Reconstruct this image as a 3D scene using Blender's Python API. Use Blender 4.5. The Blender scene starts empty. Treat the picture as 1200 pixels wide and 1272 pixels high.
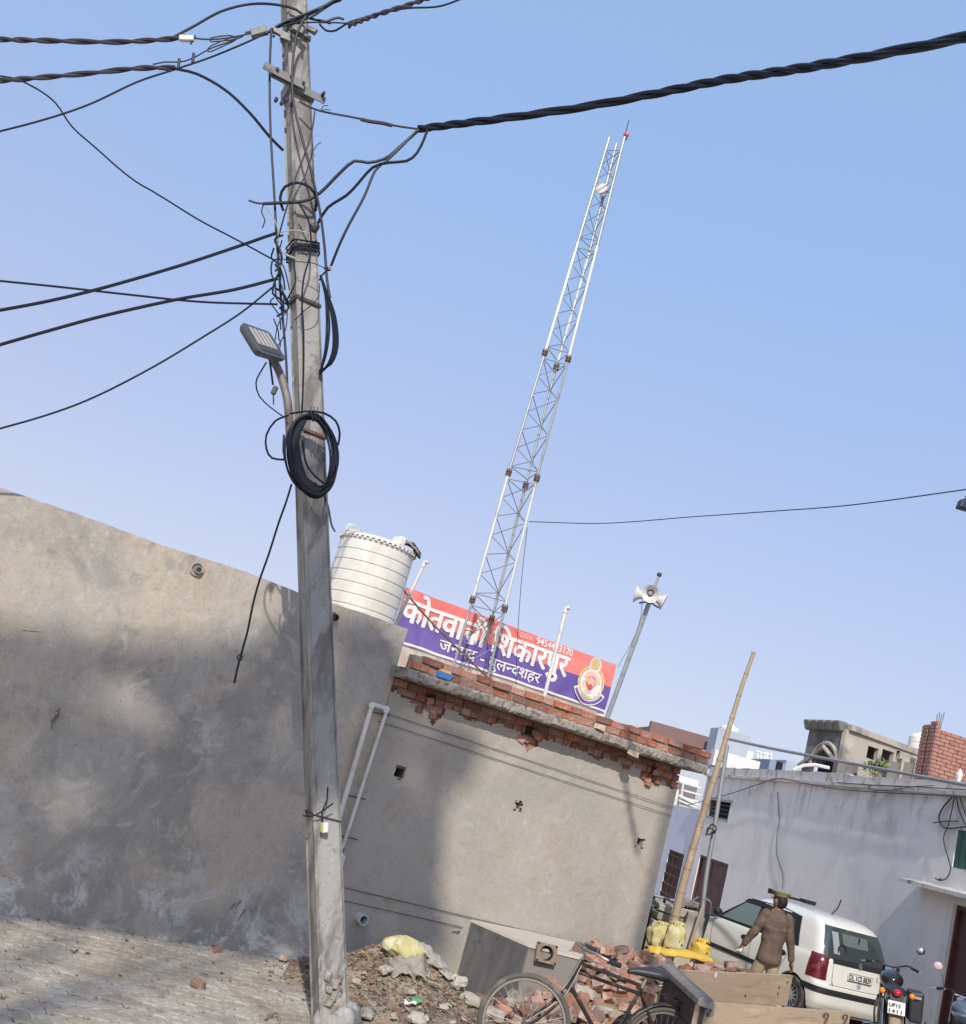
import bpy, bmesh, math, random
from mathutils import Vector, Matrix, noise
R = math.radians
PI = math.pi
random.seed(7)
scene = bpy.context.scene
COL = scene.collection

# ---------------------------------------------------------------- camera, sky, sun, exposure
CAM_F, CAM_P, CAM_R, CAM_H = 1350.0, R(13.0), R(15.8), 2.2
F_ = Vector((0, math.cos(CAM_P), math.sin(CAM_P)))
U0 = Vector((0, -math.sin(CAM_P), math.cos(CAM_P)))
X_ = math.cos(CAM_R) * Vector((1, 0, 0)) + math.sin(CAM_R) * U0
Y_ = -math.sin(CAM_R) * Vector((1, 0, 0)) + math.cos(CAM_R) * U0
CP = Vector((0, 0, CAM_H))
cd = bpy.data.cameras.new('camera')
cd.sensor_fit = 'VERTICAL'; cd.sensor_height = 24.0; cd.lens = 24.0 * CAM_F / 1272.0
cd.clip_start = 0.05; cd.clip_end = 3000
cam = bpy.data.objects.new('camera', cd); COL.objects.link(cam)
mw = Matrix((X_, Y_, -F_)).transposed().to_4x4(); mw.translation = CP
cam.matrix_world = mw
scene.camera = cam

SUN_AZ, SUN_EL = R(185), R(36)
w = bpy.data.worlds.new('World'); scene.world = w; w.use_nodes = True
nt = w.node_tree; bg = nt.nodes['Background']
sky = nt.nodes.new('ShaderNodeTexSky'); sky.sky_type = 'NISHITA'; sky.sun_disc = False
sky.sun_elevation = SUN_EL; sky.sun_rotation = SUN_AZ
sky.altitude = 100; sky.air_density = 1.0; sky.dust_density = 1.6; sky.ozone_density = 4.0
# winter haze: the clear-sky model is mixed with a pale veil that is bluer overhead and greyer towards the horizon
tc = nt.nodes.new('ShaderNodeTexCoord'); sx_ = nt.nodes.new('ShaderNodeSeparateXYZ'); nt.links.new(tc.outputs['Generated'], sx_.inputs[0])
cr_ = nt.nodes.new('ShaderNodeValToRGB'); nt.links.new(sx_.outputs['Z'], cr_.inputs[0]); cr_.color_ramp.interpolation = 'EASE'
cr_.color_ramp.elements[0].position = 0.08; cr_.color_ramp.elements[0].color = (2.35 / 5, 2.2 / 5, 2.78 / 5, 1)
cr_.color_ramp.elements[1].position = 0.58; cr_.color_ramp.elements[1].color = (1.62 / 5, 2.36 / 5, 3.78 / 5, 1)
sc_ = nt.nodes.new('ShaderNodeVectorMath'); sc_.operation = 'SCALE'; sc_.inputs[3].default_value = 5.3; 
nz_ = nt.nodes.new('ShaderNodeTexNoise'); nz_.inputs['Scale'].default_value = 1.3; nz_.inputs['Detail'].default_value = 3; nt.links.new(tc.outputs['Generated'], nz_.inputs[0])
ma_ = nt.nodes.new('ShaderNodeMath'); ma_.operation = 'MULTIPLY_ADD'; ma_.inputs[1].default_value = 0.22; ma_.inputs[2].default_value = -0.11; nt.links.new(nz_.outputs['Fac'], ma_.inputs[0])
ad_s = nt.nodes.new('ShaderNodeMath'); ad_s.operation = 'ADD'; nt.links.new(ma_.outputs[0], ad_s.inputs[0]); nt.links.new(sx_.outputs['Z'], ad_s.inputs[1]); nt.links.new(ad_s.outputs[0], cr_.inputs[0])
nt.links.new(cr_.outputs[0], sc_.inputs[0])
mx_ = nt.nodes.new('ShaderNodeMix'); mx_.data_type = 'RGBA'; mx_.inputs[0].default_value = 0.72
nt.links.new(sky.outputs[0], mx_.inputs[6]); nt.links.new(sc_.outputs[0], mx_.inputs[7])
nt.links.new(mx_.outputs[2], bg.inputs[0]); bg.inputs[1].default_value = 0.15
sl = bpy.data.lights.new('sun', 'SUN'); sl.energy = 2.6; sl.angle = R(0.7); sl.color = (1.0, 0.94, 0.86)
so = bpy.data.objects.new('sun', sl); COL.objects.link(so)
SD = Vector((math.sin(SUN_AZ) * math.cos(SUN_EL), math.cos(SUN_AZ) * math.cos(SUN_EL), math.sin(SUN_EL)))
so.rotation_euler = SD.to_track_quat('Z', 'Y').to_euler(); so.location = (0, -20, 30)
vs = scene.view_settings
scene.display_settings.display_device = 'sRGB'
vs.view_transform = 'Standard'; vs.look = 'None'; vs.gamma = 1.0; vs.exposure = 0.58
vs.use_curve_mapping = False

# ---------------------------------------------------------------- survey helpers: sight line of a point, cut with a known plane
def ray(x, y): return F_ + (x - 600) / CAM_F * X_ - (y - 636) / CAM_F * Y_
def onz(x, y, z): d = ray(x, y); return CP + d * ((z - CAM_H) / d.z)
def onx(x, y, X): d = ray(x, y); return CP + d * (X / d.x)
def aty(x, y, Y): d = ray(x, y); return CP + d * (Y / d.y)
WA = R(60.3)
WD = Vector((math.sin(WA), math.cos(WA), 0)); WN = Vector((math.cos(WA), -math.sin(WA), 0))
P0 = onz(382, 1197, 0)
def onw(x, y, off=0.0):
    d = ray(x, y); return CP + d * (((P0 + WN * off) - CP).dot(WN) / d.dot(WN))
def W(s, off, z): return P0 + WD * s + WN * off + Vector((0, 0, z))
def ws(p): return (p - P0).dot(WD)

# ---------------------------------------------------------------- materials
MATS = {}
def nodes_of(m): return m.node_tree.nodes, m.node_tree.links
def mat(name, col, rough=0.8, metal=0.0, layers=(), bump=0.0, bscale=40.0, rand=0.0, coords='pos', spec=0.4, bdetail=8, coat=0.0):
    """layers: (colour, scale, lo, hi, strength, opts) noise-driven colour layers over the base"""
    if name in MATS: return MATS[name]
    m = bpy.data.materials.new(name); m.use_nodes = True
    N, L = nodes_of(m); bs = N['Principled BSDF']
    bs.inputs['Roughness'].default_value = rough; bs.inputs['Metallic'].default_value = metal
    bs.inputs['Specular IOR Level'].default_value = spec
    if coat: bs.inputs['Coat Weight'].default_value = coat; bs.inputs['Coat Roughness'].default_value = 0.08
    if coords == 'pos':
        g = N.new('ShaderNodeNewGeometry'); vec = g.outputs['Position']
    else:
        g = N.new('ShaderNodeTexCoord'); vec = g.outputs['Object']
    rgb = N.new('ShaderNodeRGB'); rgb.outputs[0].default_value = (*col, 1); cur = rgb.outputs[0]
    gp = N.new('ShaderNodeNewGeometry'); sep = N.new('ShaderNodeSeparateXYZ'); L.new(gp.outputs['Position'], sep.inputs[0])
    for ly in layers:
        c, sc, lo, hi, st = ly[:5]; o = ly[5] if len(ly) > 5 else {}
        v = vec
        if 'stretch' in o:
            mp = N.new('ShaderNodeMapping'); mp.inputs['Scale'].default_value = o['stretch']; L.new(v, mp.inputs[0]); v = mp.outputs[0]
        n = N.new('ShaderNodeTexNoise'); n.inputs['Scale'].default_value = sc
        n.inputs['Detail'].default_value = o.get('detail', 6); n.inputs['Roughness'].default_value = o.get('nr', 0.6)
        n.inputs['Distortion'].default_value = o.get('dist', 0.3)
        L.new(v, n.inputs['Vector'])
        mr = N.new('ShaderNodeMapRange'); mr.inputs['From Min'].default_value = lo; mr.inputs['From Max'].default_value = hi
        mr.inputs['To Max'].default_value = st; mr.interpolation_type = 'SMOOTHSTEP'; src_ = n.outputs['Fac']
        if o.get('ridge'):      # thin lines where the noise crosses its middle: scratches, trowel arcs
            s1_ = N.new('ShaderNodeMath'); s1_.operation = 'SUBTRACT'; s1_.inputs[1].default_value = 0.5; L.new(src_, s1_.inputs[0])
            s2_ = N.new('ShaderNodeMath'); s2_.operation = 'ABSOLUTE'; L.new(s1_.outputs[0], s2_.inputs[0])
            s3_ = N.new('ShaderNodeMath'); s3_.operation = 'SUBTRACT'; s3_.inputs[0].default_value = 1.0; L.new(s2_.outputs[0], s3_.inputs[1]); src_ = s3_.outputs[0]
        L.new(src_, mr.inputs['Value']); fac = mr.outputs[0]
        for key, ax in (('z', 'Z'), ('x', 'X'), ('y', 'Y')):      # fade: full at a, none at b
            if key in o:
                a, b = o[key]; m2 = N.new('ShaderNodeMapRange')
                m2.inputs['From Min'].default_value = b; m2.inputs['From Max'].default_value = a
                L.new(sep.outputs[ax], m2.inputs['Value'])
                mu = N.new('ShaderNodeMath'); mu.operation = 'MULTIPLY'; L.new(fac, mu.inputs[0]); L.new(m2.outputs[0], mu.inputs[1]); fac = mu.outputs[0]
        mx = N.new('ShaderNodeMix'); mx.data_type = 'RGBA'; L.new(fac, mx.inputs[0]); L.new(cur, mx.inputs[6]); mx.inputs[7].default_value = (*c, 1)
        cur = mx.outputs[2]
    if rand:
        oi = N.new('ShaderNodeObjectInfo'); hs = N.new('ShaderNodeHueSaturation')
        a = N.new('ShaderNodeMapRange'); a.inputs['To Min'].default_value = 1 - rand; a.inputs['To Max'].default_value = 1 + rand
        L.new(oi.outputs['Random'], a.inputs['Value']); L.new(a.outputs[0], hs.inputs['Value'])
        mm = N.new('ShaderNodeMath'); mm.operation = 'MULTIPLY'; mm.inputs[1].default_value = 7.31; L.new(oi.outputs['Random'], mm.inputs[0])
        fr = N.new('ShaderNodeMath'); fr.operation = 'FRACT'; L.new(mm.outputs[0], fr.inputs[0])
        b = N.new('ShaderNodeMapRange'); b.inputs['To Min'].default_value = 1 - rand * .7; b.inputs['To Max'].default_value = 1.05
        L.new(fr.outputs[0], b.inputs['Value']); L.new(b.outputs[0], hs.inputs['Saturation'])
        L.new(cur, hs.inputs['Color']); cur = hs.outputs[0]
    L.new(cur, bs.inputs['Base Color'])
    if bump:
        n = N.new('ShaderNodeTexNoise'); n.inputs['Scale'].default_value = bscale; n.inputs['Detail'].default_value = bdetail; n.inputs['Roughness'].default_value = 0.65
        L.new(vec, n.inputs['Vector']); bm = N.new('ShaderNodeBump'); bm.inputs['Strength'].default_value = min(1, bump); bm.inputs['Distance'].default_value = 0.02
        L.new(n.outputs['Fac'], bm.inputs['Height']); L.new(bm.outputs[0], bs.inputs['Normal'])
    MATS[name] = m
    return m

CEM = (0.30, 0.268, 0.23)
M_PLAST = mat('cement_plaster', (0.40, 0.362, 0.315), 0.92, layers=[
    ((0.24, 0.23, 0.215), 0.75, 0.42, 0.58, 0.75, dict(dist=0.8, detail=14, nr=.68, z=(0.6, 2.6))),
    ((0.49, 0.41, 0.32), 0.45, 0.42, 0.60, 0.85, dict(dist=1.4, detail=10)),
    ((0.29, 0.265, 0.235), 0.8, 0.50, 0.62, 0.8, dict(dist=1.0, detail=12)),
    ((0.52, 0.49, 0.44), 3.2, 0.52, 0.70, 0.6, dict(dist=2.0, detail=10)),
    ((0.23, 0.215, 0.20), 2.0, 0.56, 0.68, 0.65, dict(dist=1.2, detail=12, nr=.7, stretch=(1, 1, 1.5))),
    ((0.25, 0.23, 0.205), 7.0, 0.58, 0.70, 0.45, dict(dist=.6, detail=14, nr=.75)),
    ((0.20, 0.185, 0.165), 1.7, 0.992, 1.0, 0.45, dict(dist=4.0, detail=3, ridge=1)),
    ((0.56, 0.53, 0.48), 3.1, 0.990, 1.0, 0.40, dict(dist=3.0, detail=4, ridge=1)),
    ((0.24, 0.22, 0.195), 5.0, 0.985, 1.0, 0.35, dict(dist=1.0, detail=8, ridge=1, stretch=(1, 1, .35))),
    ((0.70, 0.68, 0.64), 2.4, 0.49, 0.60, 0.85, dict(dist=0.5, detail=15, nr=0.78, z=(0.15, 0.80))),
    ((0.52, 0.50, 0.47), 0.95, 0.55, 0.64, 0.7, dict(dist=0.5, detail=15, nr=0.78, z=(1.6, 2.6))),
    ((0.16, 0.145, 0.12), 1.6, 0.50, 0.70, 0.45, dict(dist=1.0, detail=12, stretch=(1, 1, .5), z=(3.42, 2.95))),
    ((0.15, 0.14, 0.125), 22.0, 0.66, 0.74, 0.5, dict(detail=3)),
], bump=0.6, bscale=7, bdetail=12)
M_PLAST2 = mat('pale_plaster', (0.425, 0.378, 0.318), 0.92, layers=[
    ((0.36, 0.33, 0.285), 0.7, 0.42, 0.62, 0.8, dict(dist=1.0, detail=10)),
    ((0.38, 0.305, 0.225), 1.6, 0.54, 0.68, 0.65, dict(dist=2.2, detail=10)),
    ((0.53, 0.50, 0.45), 3.0, 0.54, 0.76, 0.5, dict(dist=2.0, detail=10)),
    ((0.26, 0.235, 0.205), 1.9, 0.990, 1.0, 0.5, dict(dist=5.0, detail=4, ridge=1)),
    ((0.27, 0.25, 0.22), 4.2, 0.988, 1.0, 0.4, dict(dist=2.5, detail=6, ridge=1)),
    ((0.58, 0.55, 0.50), 3.4, 0.992, 1.0, 0.35, dict(dist=3.5, detail=4, ridge=1)),
    ((0.27, 0.24, 0.20), 8.0, 0.58, 0.72, 0.5, dict(detail=14, nr=.75)),
    ((0.16, 0.14, 0.12), 26.0, 0.67, 0.74, 0.5, dict(detail=3)),
], bump=0.6, bscale=8, bdetail=12)
M_BRICK = mat('fired_brick', (0.36, 0.115, 0.060), 0.92, rand=0.40, coords='obj', layers=[
    ((0.38, 0.17, 0.10), 9, 0.45, 0.7, 0.7), ((0.13, 0.055, 0.04), 12, 0.52, 0.68, 0.7), ((0.34, 0.28, 0.22), 6, 0.53, 0.66, 0.7)], bump=0.5, bscale=60)
M_BRICKD = mat('dusty_brick', (0.30, 0.14, 0.09), 0.96, rand=0.45, coords='obj', layers=[
    ((0.45, 0.24, 0.15), 8, 0.45, 0.7, 0.8), ((0.40, 0.34, 0.27), 5, 0.47, 0.60, 0.8, dict(detail=12)), ((0.15, 0.07, 0.05), 10, 0.58, 0.75, 0.6)], bump=0.6, bscale=45)
M_MORTAR = mat('mortar', (0.28, 0.245, 0.20), 0.95, layers=[((0.14, 0.11, 0.09), 12, 0.45, 0.65, 0.8)], bump=0.8, bscale=30)
M_CONC = mat('rough_concrete', (0.34, 0.30, 0.25), 0.95, layers=[((0.14, 0.12, 0.10), 16, 0.48, 0.64, 0.9), ((0.48, 0.44, 0.38), 26, 0.55, 0.68, 0.8), ((0.22, 0.14, 0.10), 3, 0.5, 0.7, 0.5)], bump=1.0, bscale=34)
M_POLE = mat('pole_concrete', (0.33, 0.315, 0.29), 0.85, layers=[((0.14, 0.128, 0.115), 5, 0.44, 0.62, 0.85, dict(stretch=(1, 1, .22), detail=10)), ((0.46, 0.44, 0.41), 7, 0.54, 0.66, 0.8, dict(stretch=(1, 1, .3), detail=14, nr=.75)), ((0.13, 0.12, 0.115), 18, 0.60, 0.7, 0.6, dict(stretch=(.6, .6, 1.6)))], bump=0.5, bscale=22)
M_CABLE = mat('black_cable', (0.009, 0.012, 0.024), 0.5, spec=0.3)
M_CLAMP = mat('clamp_steel', (0.21, 0.205, 0.195), 0.6, 0.3, layers=[((0.11, 0.095, 0.085), 12, 0.5, 0.66, 0.7)])
M_CABLEG = mat('weathered_cable', (0.060, 0.052, 0.062), 0.7, spec=0.2)
M_CABLEL = mat('pale_wire', (0.38, 0.36, 0.33), 0.5)
M_GALV = mat('galvanised_steel', (0.36, 0.37, 0.37), 0.5, 0.5, layers=[((0.22, 0.21, 0.20), 8, 0.5, 0.7, 0.6)])
M_SILVER = mat('silver_paint', (0.62, 0.64, 0.64), 0.45, 0.35, layers=[((0.34, 0.33, 0.31), 2.5, 0.55, 0.68, 0.8)])
M_BRACE = mat('brace_rod', (0.20, 0.215, 0.23), 0.5, 0.3)
M_RUST = mat('rusty_steel', (0.14, 0.085, 0.06), 0.8, 0.2, layers=[((0.24, 0.12, 0.06), 14, 0.5, 0.65, 0.8)])
M_DARKST = mat('dark_steel', (0.06, 0.062, 0.068), 0.55, 0.4)
M_PVC = mat('white_pvc', (0.66, 0.64, 0.59), 0.4, layers=[((0.45, 0.41, 0.34), 4, 0.52, 0.68, 0.6)])
M_TANK = mat('white_tank_plastic', (0.72, 0.69, 0.62), 0.55, layers=[((0.52, 0.48, 0.40), 2.2, 0.50, 0.70, 0.6, dict(stretch=(1, 1, .35), detail=10)), ((0.3, 0.26, 0.2), 5, 0.66, 0.75, 0.6)], bump=0.1, bscale=5)
M_WHITEW = mat('white_limewash', (0.72, 0.71, 0.68), 0.9, layers=[((0.5, 0.48, 0.44), 1.4, 0.55, 0.72, 0.6)], bump=0.2, bscale=8)
M_HOUSE = mat('grey_white_limewash', (0.82, 0.755, 0.69), 0.92, layers=[
    ((0.70, 0.645, 0.59), 0.8, 0.45, 0.66, 0.7, dict(dist=1.0)),
    ((0.52, 0.47, 0.42), 1.5, 0.50, 0.62, 0.8, dict(stretch=(1, 1, .16), detail=12, z=(4.1, 2.7))),
    ((0.13, 0.12, 0.115), 2.2, 0.57, 0.70, 0.8, dict(stretch=(1, 1, .12), detail=12, z=(4.15, 2.9))),
    ((0.36, 0.32, 0.27), 0.9, 0.52, 0.66, 0.6, dict(dist=1.5, detail=10, z=(3.9, 2.6))),
    ((0.86, 0.80, 0.74), 2.2, 0.6, 0.72, 0.5, dict(dist=2.5)),
    ((0.30, 0.27, 0.24), 1.4, 0.58, 0.72, 0.5, dict(dist=1.0, z=(0.0, 1.0)))], bump=0.25, bscale=6)
M_PARAP = mat('stained_parapet', (0.64, 0.585, 0.52), 0.95, layers=[
    ((0.17, 0.16, 0.145), 1.8, 0.50, 0.68, 0.85, dict(stretch=(1, 1, .5), detail=12, dist=1.0)),
    ((0.58, 0.56, 0.54), 1.1, 0.5, 0.66, 0.7), ((0.30, 0.22, 0.15), 3, 0.6, 0.7, 0.6)], bump=0.3, bscale=8)
M_MAROON = mat('maroon_paint', (0.085, 0.028, 0.026), 0.6, layers=[((0.13, 0.06, 0.05), 3, 0.5, 0.7, 0.6)])
M_DARK = mat('dark_void', (0.015, 0.015, 0.017), 0.9)
M_WOOD = mat('raw_plank', (0.47, 0.35, 0.235), 0.8, layers=[((0.30, 0.20, 0.12), 5, 0.5, 0.66, 0.6, dict(stretch=(.3, .3, 4), detail=10, dist=1.5)), ((0.62, 0.50, 0.36), 6, 0.54, 0.7, 0.6, dict(stretch=(.3, .3, 3))), ((0.14, 0.09, 0.06), 3.5, 0.66, 0.72, 0.8)], bump=0.3, bscale=25)
M_WOODG = mat('grey_timber', (0.27, 0.245, 0.21), 0.85, layers=[((0.15, 0.13, 0.11), 7, 0.48, 0.66, 0.7, dict(detail=10))], bump=0.4, bscale=30)
M_WOODD = mat('shade_dark_timber', (0.07, 0.055, 0.048), 0.9, layers=[((0.12, 0.10, 0.085), 5, 0.5, 0.66, 0.7)], bump=0.4, bscale=30)
M_BAMBOO = mat('bamboo', (0.36, 0.28, 0.19), 0.7, layers=[((0.22, 0.15, 0.09), 3, 0.52, 0.66, 0.7, dict(stretch=(1, 1, .3))), ((0.52, 0.42, 0.29), 8, 0.55, 0.7, 0.6)], bump=0.2, bscale=20)
M_SOIL = mat('soil_debris', (0.26, 0.185, 0.125), 0.98, layers=[((0.42, 0.33, 0.22), 2.6, 0.45, 0.60, 0.85, dict(detail=12)), ((0.06, 0.05, 0.045), 4.5, 0.55, 0.66, 0.85, dict(detail=12)), ((0.42, 0.36, 0.29), 20, 0.56, 0.66, 0.8, dict(detail=6)), ((0.08, 0.06, 0.045), 35, 0.55, 0.64, 0.7)], bump=1.0, bscale=45)
M_GROUND = mat('dusty_ground', (0.36, 0.30, 0.235), 0.97, layers=[((0.40, 0.36, 0.31), 1.2, 0.42, 0.62, 0.8, dict(dist=1.0, detail=12)), ((0.20, 0.165, 0.135), 3.5, 0.52, 0.66, 0.7, dict(detail=12)), ((0.12, 0.10, 0.085), 22, 0.62, 0.70, 0.6)], bump=0.8, bscale=25)
M_PAVER = mat('cement_paver', (0.40, 0.345, 0.275), 0.95, rand=0.10, layers=[((0.50, 0.44, 0.36), 1.4, 0.42, 0.62, 0.7, dict(dist=1.0, detail=12)), ((0.29, 0.24, 0.19), 2.0, 0.48, 0.62, 0.8, dict(detail=14, nr=.7)), ((0.30, 0.25, 0.20), 22.0, 0.50, 0.62, 0.7, dict(detail=8)), ((0.42, 0.33, 0.22), 0.9, 0.55, 0.68, 0.6)], bump=0.6, bscale=40)
M_YEL = mat('yellow_sack', (0.52, 0.45, 0.20), 0.95, spec=0.1, layers=[((0.60, 0.56, 0.38), 9, 0.48, 0.6, 0.8), ((0.16, 0.19, 0.06), 14, 0.62, 0.68, 0.8), ((0.42, 0.34, 0.12), 5, 0.55, 0.68, 0.6)], bump=0.3, bscale=20)
M_TARP = mat('bright_yellow_sheet', (0.62, 0.40, 0.07), 0.9, spec=0.1, layers=[((0.88, 0.66, 0.2), 6, 0.5, 0.65, 0.7)], bump=0.2, bscale=14)

# ---------------------------------------------------------------- geometry helpers
def xf(axis_z, origin=Vector((0, 0, 0)), up=Vector((0, 0, 1))):
    z = axis_z.normalized(); x = up.cross(z)
    if x.length < 1e-4: x = Vector((1, 0, 0)).cross(z)
    if x.length < 1e-4: x = Vector((0, 1, 0)).cross(z)
    x.normalize(); y = z.cross(x); m = Matrix((x, y, z)).transposed().to_4x4(); m.translation = origin; return m

class MB:
    def __init__(s): s.v = []; s.f = []; s.mi = []; s.cur = 0
    def add(s, vs, fs):
        b = len(s.v); s.v += [Vector(v) for v in vs]; s.f += [tuple(i + b for i in f) for f in fs]; s.mi += [s.cur] * len(fs); return s
    def box(s, c, d, m=None, jit=0.0):
        x, y, z = d[0] / 2, d[1] / 2, d[2] / 2
        vs = [Vector((a * x, b * y, e * z)) for a in (-1, 1) for b in (-1, 1) for e in (-1, 1)]
        if jit: vs = [v + Vector([random.uniform(-jit, jit) for _ in range(3)]) for v in vs]
        if m is not None: vs = [m @ v for v in vs]
        c = Vector(c); return s.add([v + c for v in vs], [(0, 1, 3, 2), (4, 6, 7, 5), (0, 4, 5, 1), (2, 3, 7, 6), (0, 2, 6, 4), (1, 5, 7, 3)])
    def hexa(s, b, t):      # four bottom points, four top points
        return s.add(list(b) + list(t), [(3, 2, 1, 0), (4, 5, 6, 7)] + [(i, (i + 1) % 4, 4 + (i + 1) % 4, 4 + i) for i in range(4)])
    def wbox(s, s0, s1, o0, o1, z0, z1):
        return s.hexa([W(s0, o0, z0), W(s1, o0, z0), W(s1, o1, z0), W(s0, o1, z0)], [W(s0, o0, z1), W(s1, o0, z1), W(s1, o1, z1), W(s0, o1, z1)])
    def cyl(s, a, b, r0, r1=None, n=10, cap=True):
        a = Vector(a); b = Vector(b); r1 = r0 if r1 is None else r1
        m = xf(b - a); vs = []
        for p, r in ((a, r0), (b, r1)):
            for k in range(n):
                t = 2 * PI * k / n; vs.append(p + m.to_3x3() @ Vector((r * math.cos(t), r * math.sin(t), 0)))
        fs = [(k, (k + 1) % n, n + (k + 1) % n, n + k) for k in range(n)]
        if cap: fs += [tuple(range(n - 1, -1, -1)), tuple(range(n, 2 * n))]
        return s.add(vs, fs)
    def tube(s, pts, r, n=6, cap=True):
        pts = [Vector(p) for p in pts]; rr = r if isinstance(r, (list, tuple)) else [r] * len(pts)
        vs = []; fs = []; up = Vector((0.13, 0.21, 0.97)); t0 = (pts[1] - pts[0]).normalized(); x = up.cross(t0)
        if x.length < 1e-3: x = Vector((1, 0, 0)).cross(t0)
        x.normalize()
        for i, p in enumerate(pts):
            t = (pts[min(i + 1, len(pts) - 1)] - pts[max(i - 1, 0)])
            t = t.normalized() if t.length > 1e-9 else t0
            x = x - t * x.dot(t)
            x = x.normalized() if x.length > 1e-6 else t.orthogonal().normalized()
            y = t.cross(x)
            for k in range(n):
                a = 2 * PI * k / n; vs.append(p + (x * math.cos(a) + y * math.sin(a)) * rr[i])
            if i:
                b = (i - 1) * n; fs += [(b + k, b + (k + 1) % n, b + n + (k + 1) % n, b + n + k) for k in range(n)]
        if cap:
            b = (len(pts) - 1) * n; fs += [tuple(range(n - 1, -1, -1)), tuple(range(b, b + n))]
        return s.add(vs, fs)
    def lathe(s, prof, n=32, m=None, cap=True):      # prof: (r, z)
        m = m or Matrix.Identity(4); vs = []; fs = []
        for r, z in prof:
            for k in range(n):
                a = 2 * PI * k / n; vs.append(m @ Vector((r * math.cos(a), r * math.sin(a), z)))
        for i in range(len(prof) - 1):
            b = i * n; fs += [(b + k, b + (k + 1) % n, b + n + (k + 1) % n, b + n + k) for k in range(n)]
        if cap: b = (len(prof) - 1) * n; fs += [tuple(range(n - 1, -1, -1)), tuple(range(b, b + n))]
        return s.add(vs, fs)
    def torus(s, c, R_, r, m=None, n=40, k=8, sx=1.0, sy=1.0):
        m = m or Matrix.Identity(4); vs = []; fs = []
        for i in range(n):
            a = 2 * PI * i / n
            for j in range(k):
                b = 2 * PI * j / k; rr = R_ + r * math.cos(b)
                vs.append(Vector(c) + m.to_3x3() @ Vector((rr * math.cos(a) * sx, rr * math.sin(a) * sy, r * math.sin(b))))
                fs.append((i * k + j, ((i + 1) % n) * k + j, ((i + 1) % n) * k + (j + 1) % k, i * k + (j + 1) % k))
        return s.add(vs, fs)
    def ball(s, c, rad, n=12, k=8, m=None):
        rad = (rad,) * 3 if not isinstance(rad, (tuple, list)) else rad
        m3 = m.to_3x3() if m else Matrix.Identity(3); vs = []; fs = []
        for i in range(k + 1):
            ph = PI * i / k
            for j in range(n):
                a = 2 * PI * j / n
                vs.append(Vector(c) + m3 @ Vector((rad[0] * math.sin(ph) * math.cos(a), rad[1] * math.sin(ph) * math.sin(a), rad[2] * math.cos(ph))))
        for i in range(k):
            for j in range(n): fs.append((i * n + j, (i + 1) * n + j, (i + 1) * n + (j + 1) % n, i * n + (j + 1) % n))
        return s.add(vs, fs)
    def prism(s, poly, d):      # poly: list of points, d: extrusion vector
        n = len(poly); d = Vector(d); poly = [Vector(p) for p in poly]
        return s.add(poly + [p + d for p in poly], [tuple(range(n - 1, -1, -1)), tuple(range(n, 2 * n))] + [(i, (i + 1) % n, n + (i + 1) % n, n + i) for i in range(n)])
    def xform(s, m): s.v = [m @ v for v in s.v]; return s
    def build(s, name, m, parent=None, local=False, smooth=False, bevel=0.0, segs=1):
        me = bpy.data.meshes.new(name); org = Vector((0, 0, 0))
        if parent is not None and not local: org = wloc(parent)
        elif parent is None and not local:
            lo = [min(v[i] for v in s.v) for i in range(3)]; hi = [max(v[i] for v in s.v) for i in range(3)]
            org = Vector(((lo[0] + hi[0]) / 2, (lo[1] + hi[1]) / 2, lo[2]))
        me.from_pydata([v - org for v in s.v], [], s.f); me.validate()
        for mm in (m if isinstance(m, (list, tuple)) else [m]): me.materials.append(mm)
        if isinstance(m, (list, tuple)) and len(me.polygons) == len(s.mi): me.polygons.foreach_set('material_index', s.mi)
        bm = bmesh.new(); bm.from_mesh(me); bmesh.ops.recalc_face_normals(bm, faces=bm.faces)
        if bevel: bmesh.ops.bevel(bm, geom=bm.edges[:], offset=bevel, segments=segs, affect='EDGES', profile=0.5)
        bm.to_mesh(me); bm.free()
        if smooth: shade(me, smooth if smooth is not True else 40)
        o = bpy.data.objects.new(name, me); COL.objects.link(o)
        if parent is not None: o.parent = parent
        elif not local: o.location = org
        return o
def shade(me, deg=40):
    me.polygons.foreach_set('use_smooth', [True] * len(me.polygons)); me.set_sharp_from_angle(angle=R(deg))
def wloc(o):
    l = Vector((0, 0, 0))
    while o is not None: l += o.location; o = o.parent
    return l
def tag(o, label=None, cat=None, group=None, kind=None):
    if label: o['label'] = label
    if cat: o['category'] = cat
    if group: o['group'] = group
    if kind: o['kind'] = kind
    return o
def thing(name, loc, label, cat, group=None, rz=0.0):
    o = bpy.data.objects.new(name, None); COL.objects.link(o); o.location = loc; o.rotation_euler = (0, 0, rz); o.empty_display_size = 0.1
    return tag(o, label, cat, group)
def inst(name, me, loc, rot=None, parent=None, scale=None):
    o = bpy.data.objects.new(name, me); COL.objects.link(o)
    if parent is not None: o.parent = parent; o.location = Vector(loc) - wloc(parent)
    else: o.location = loc
    if rot is not None: o.rotation_euler = rot
    if scale is not None: o.scale = scale
    return o
def copy_tree(o, parent=None):
    c = o.copy(); COL.objects.link(c)
    if parent is not None: c.parent = parent
    for ch in o.children: copy_tree(ch, c)
    return c
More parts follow.
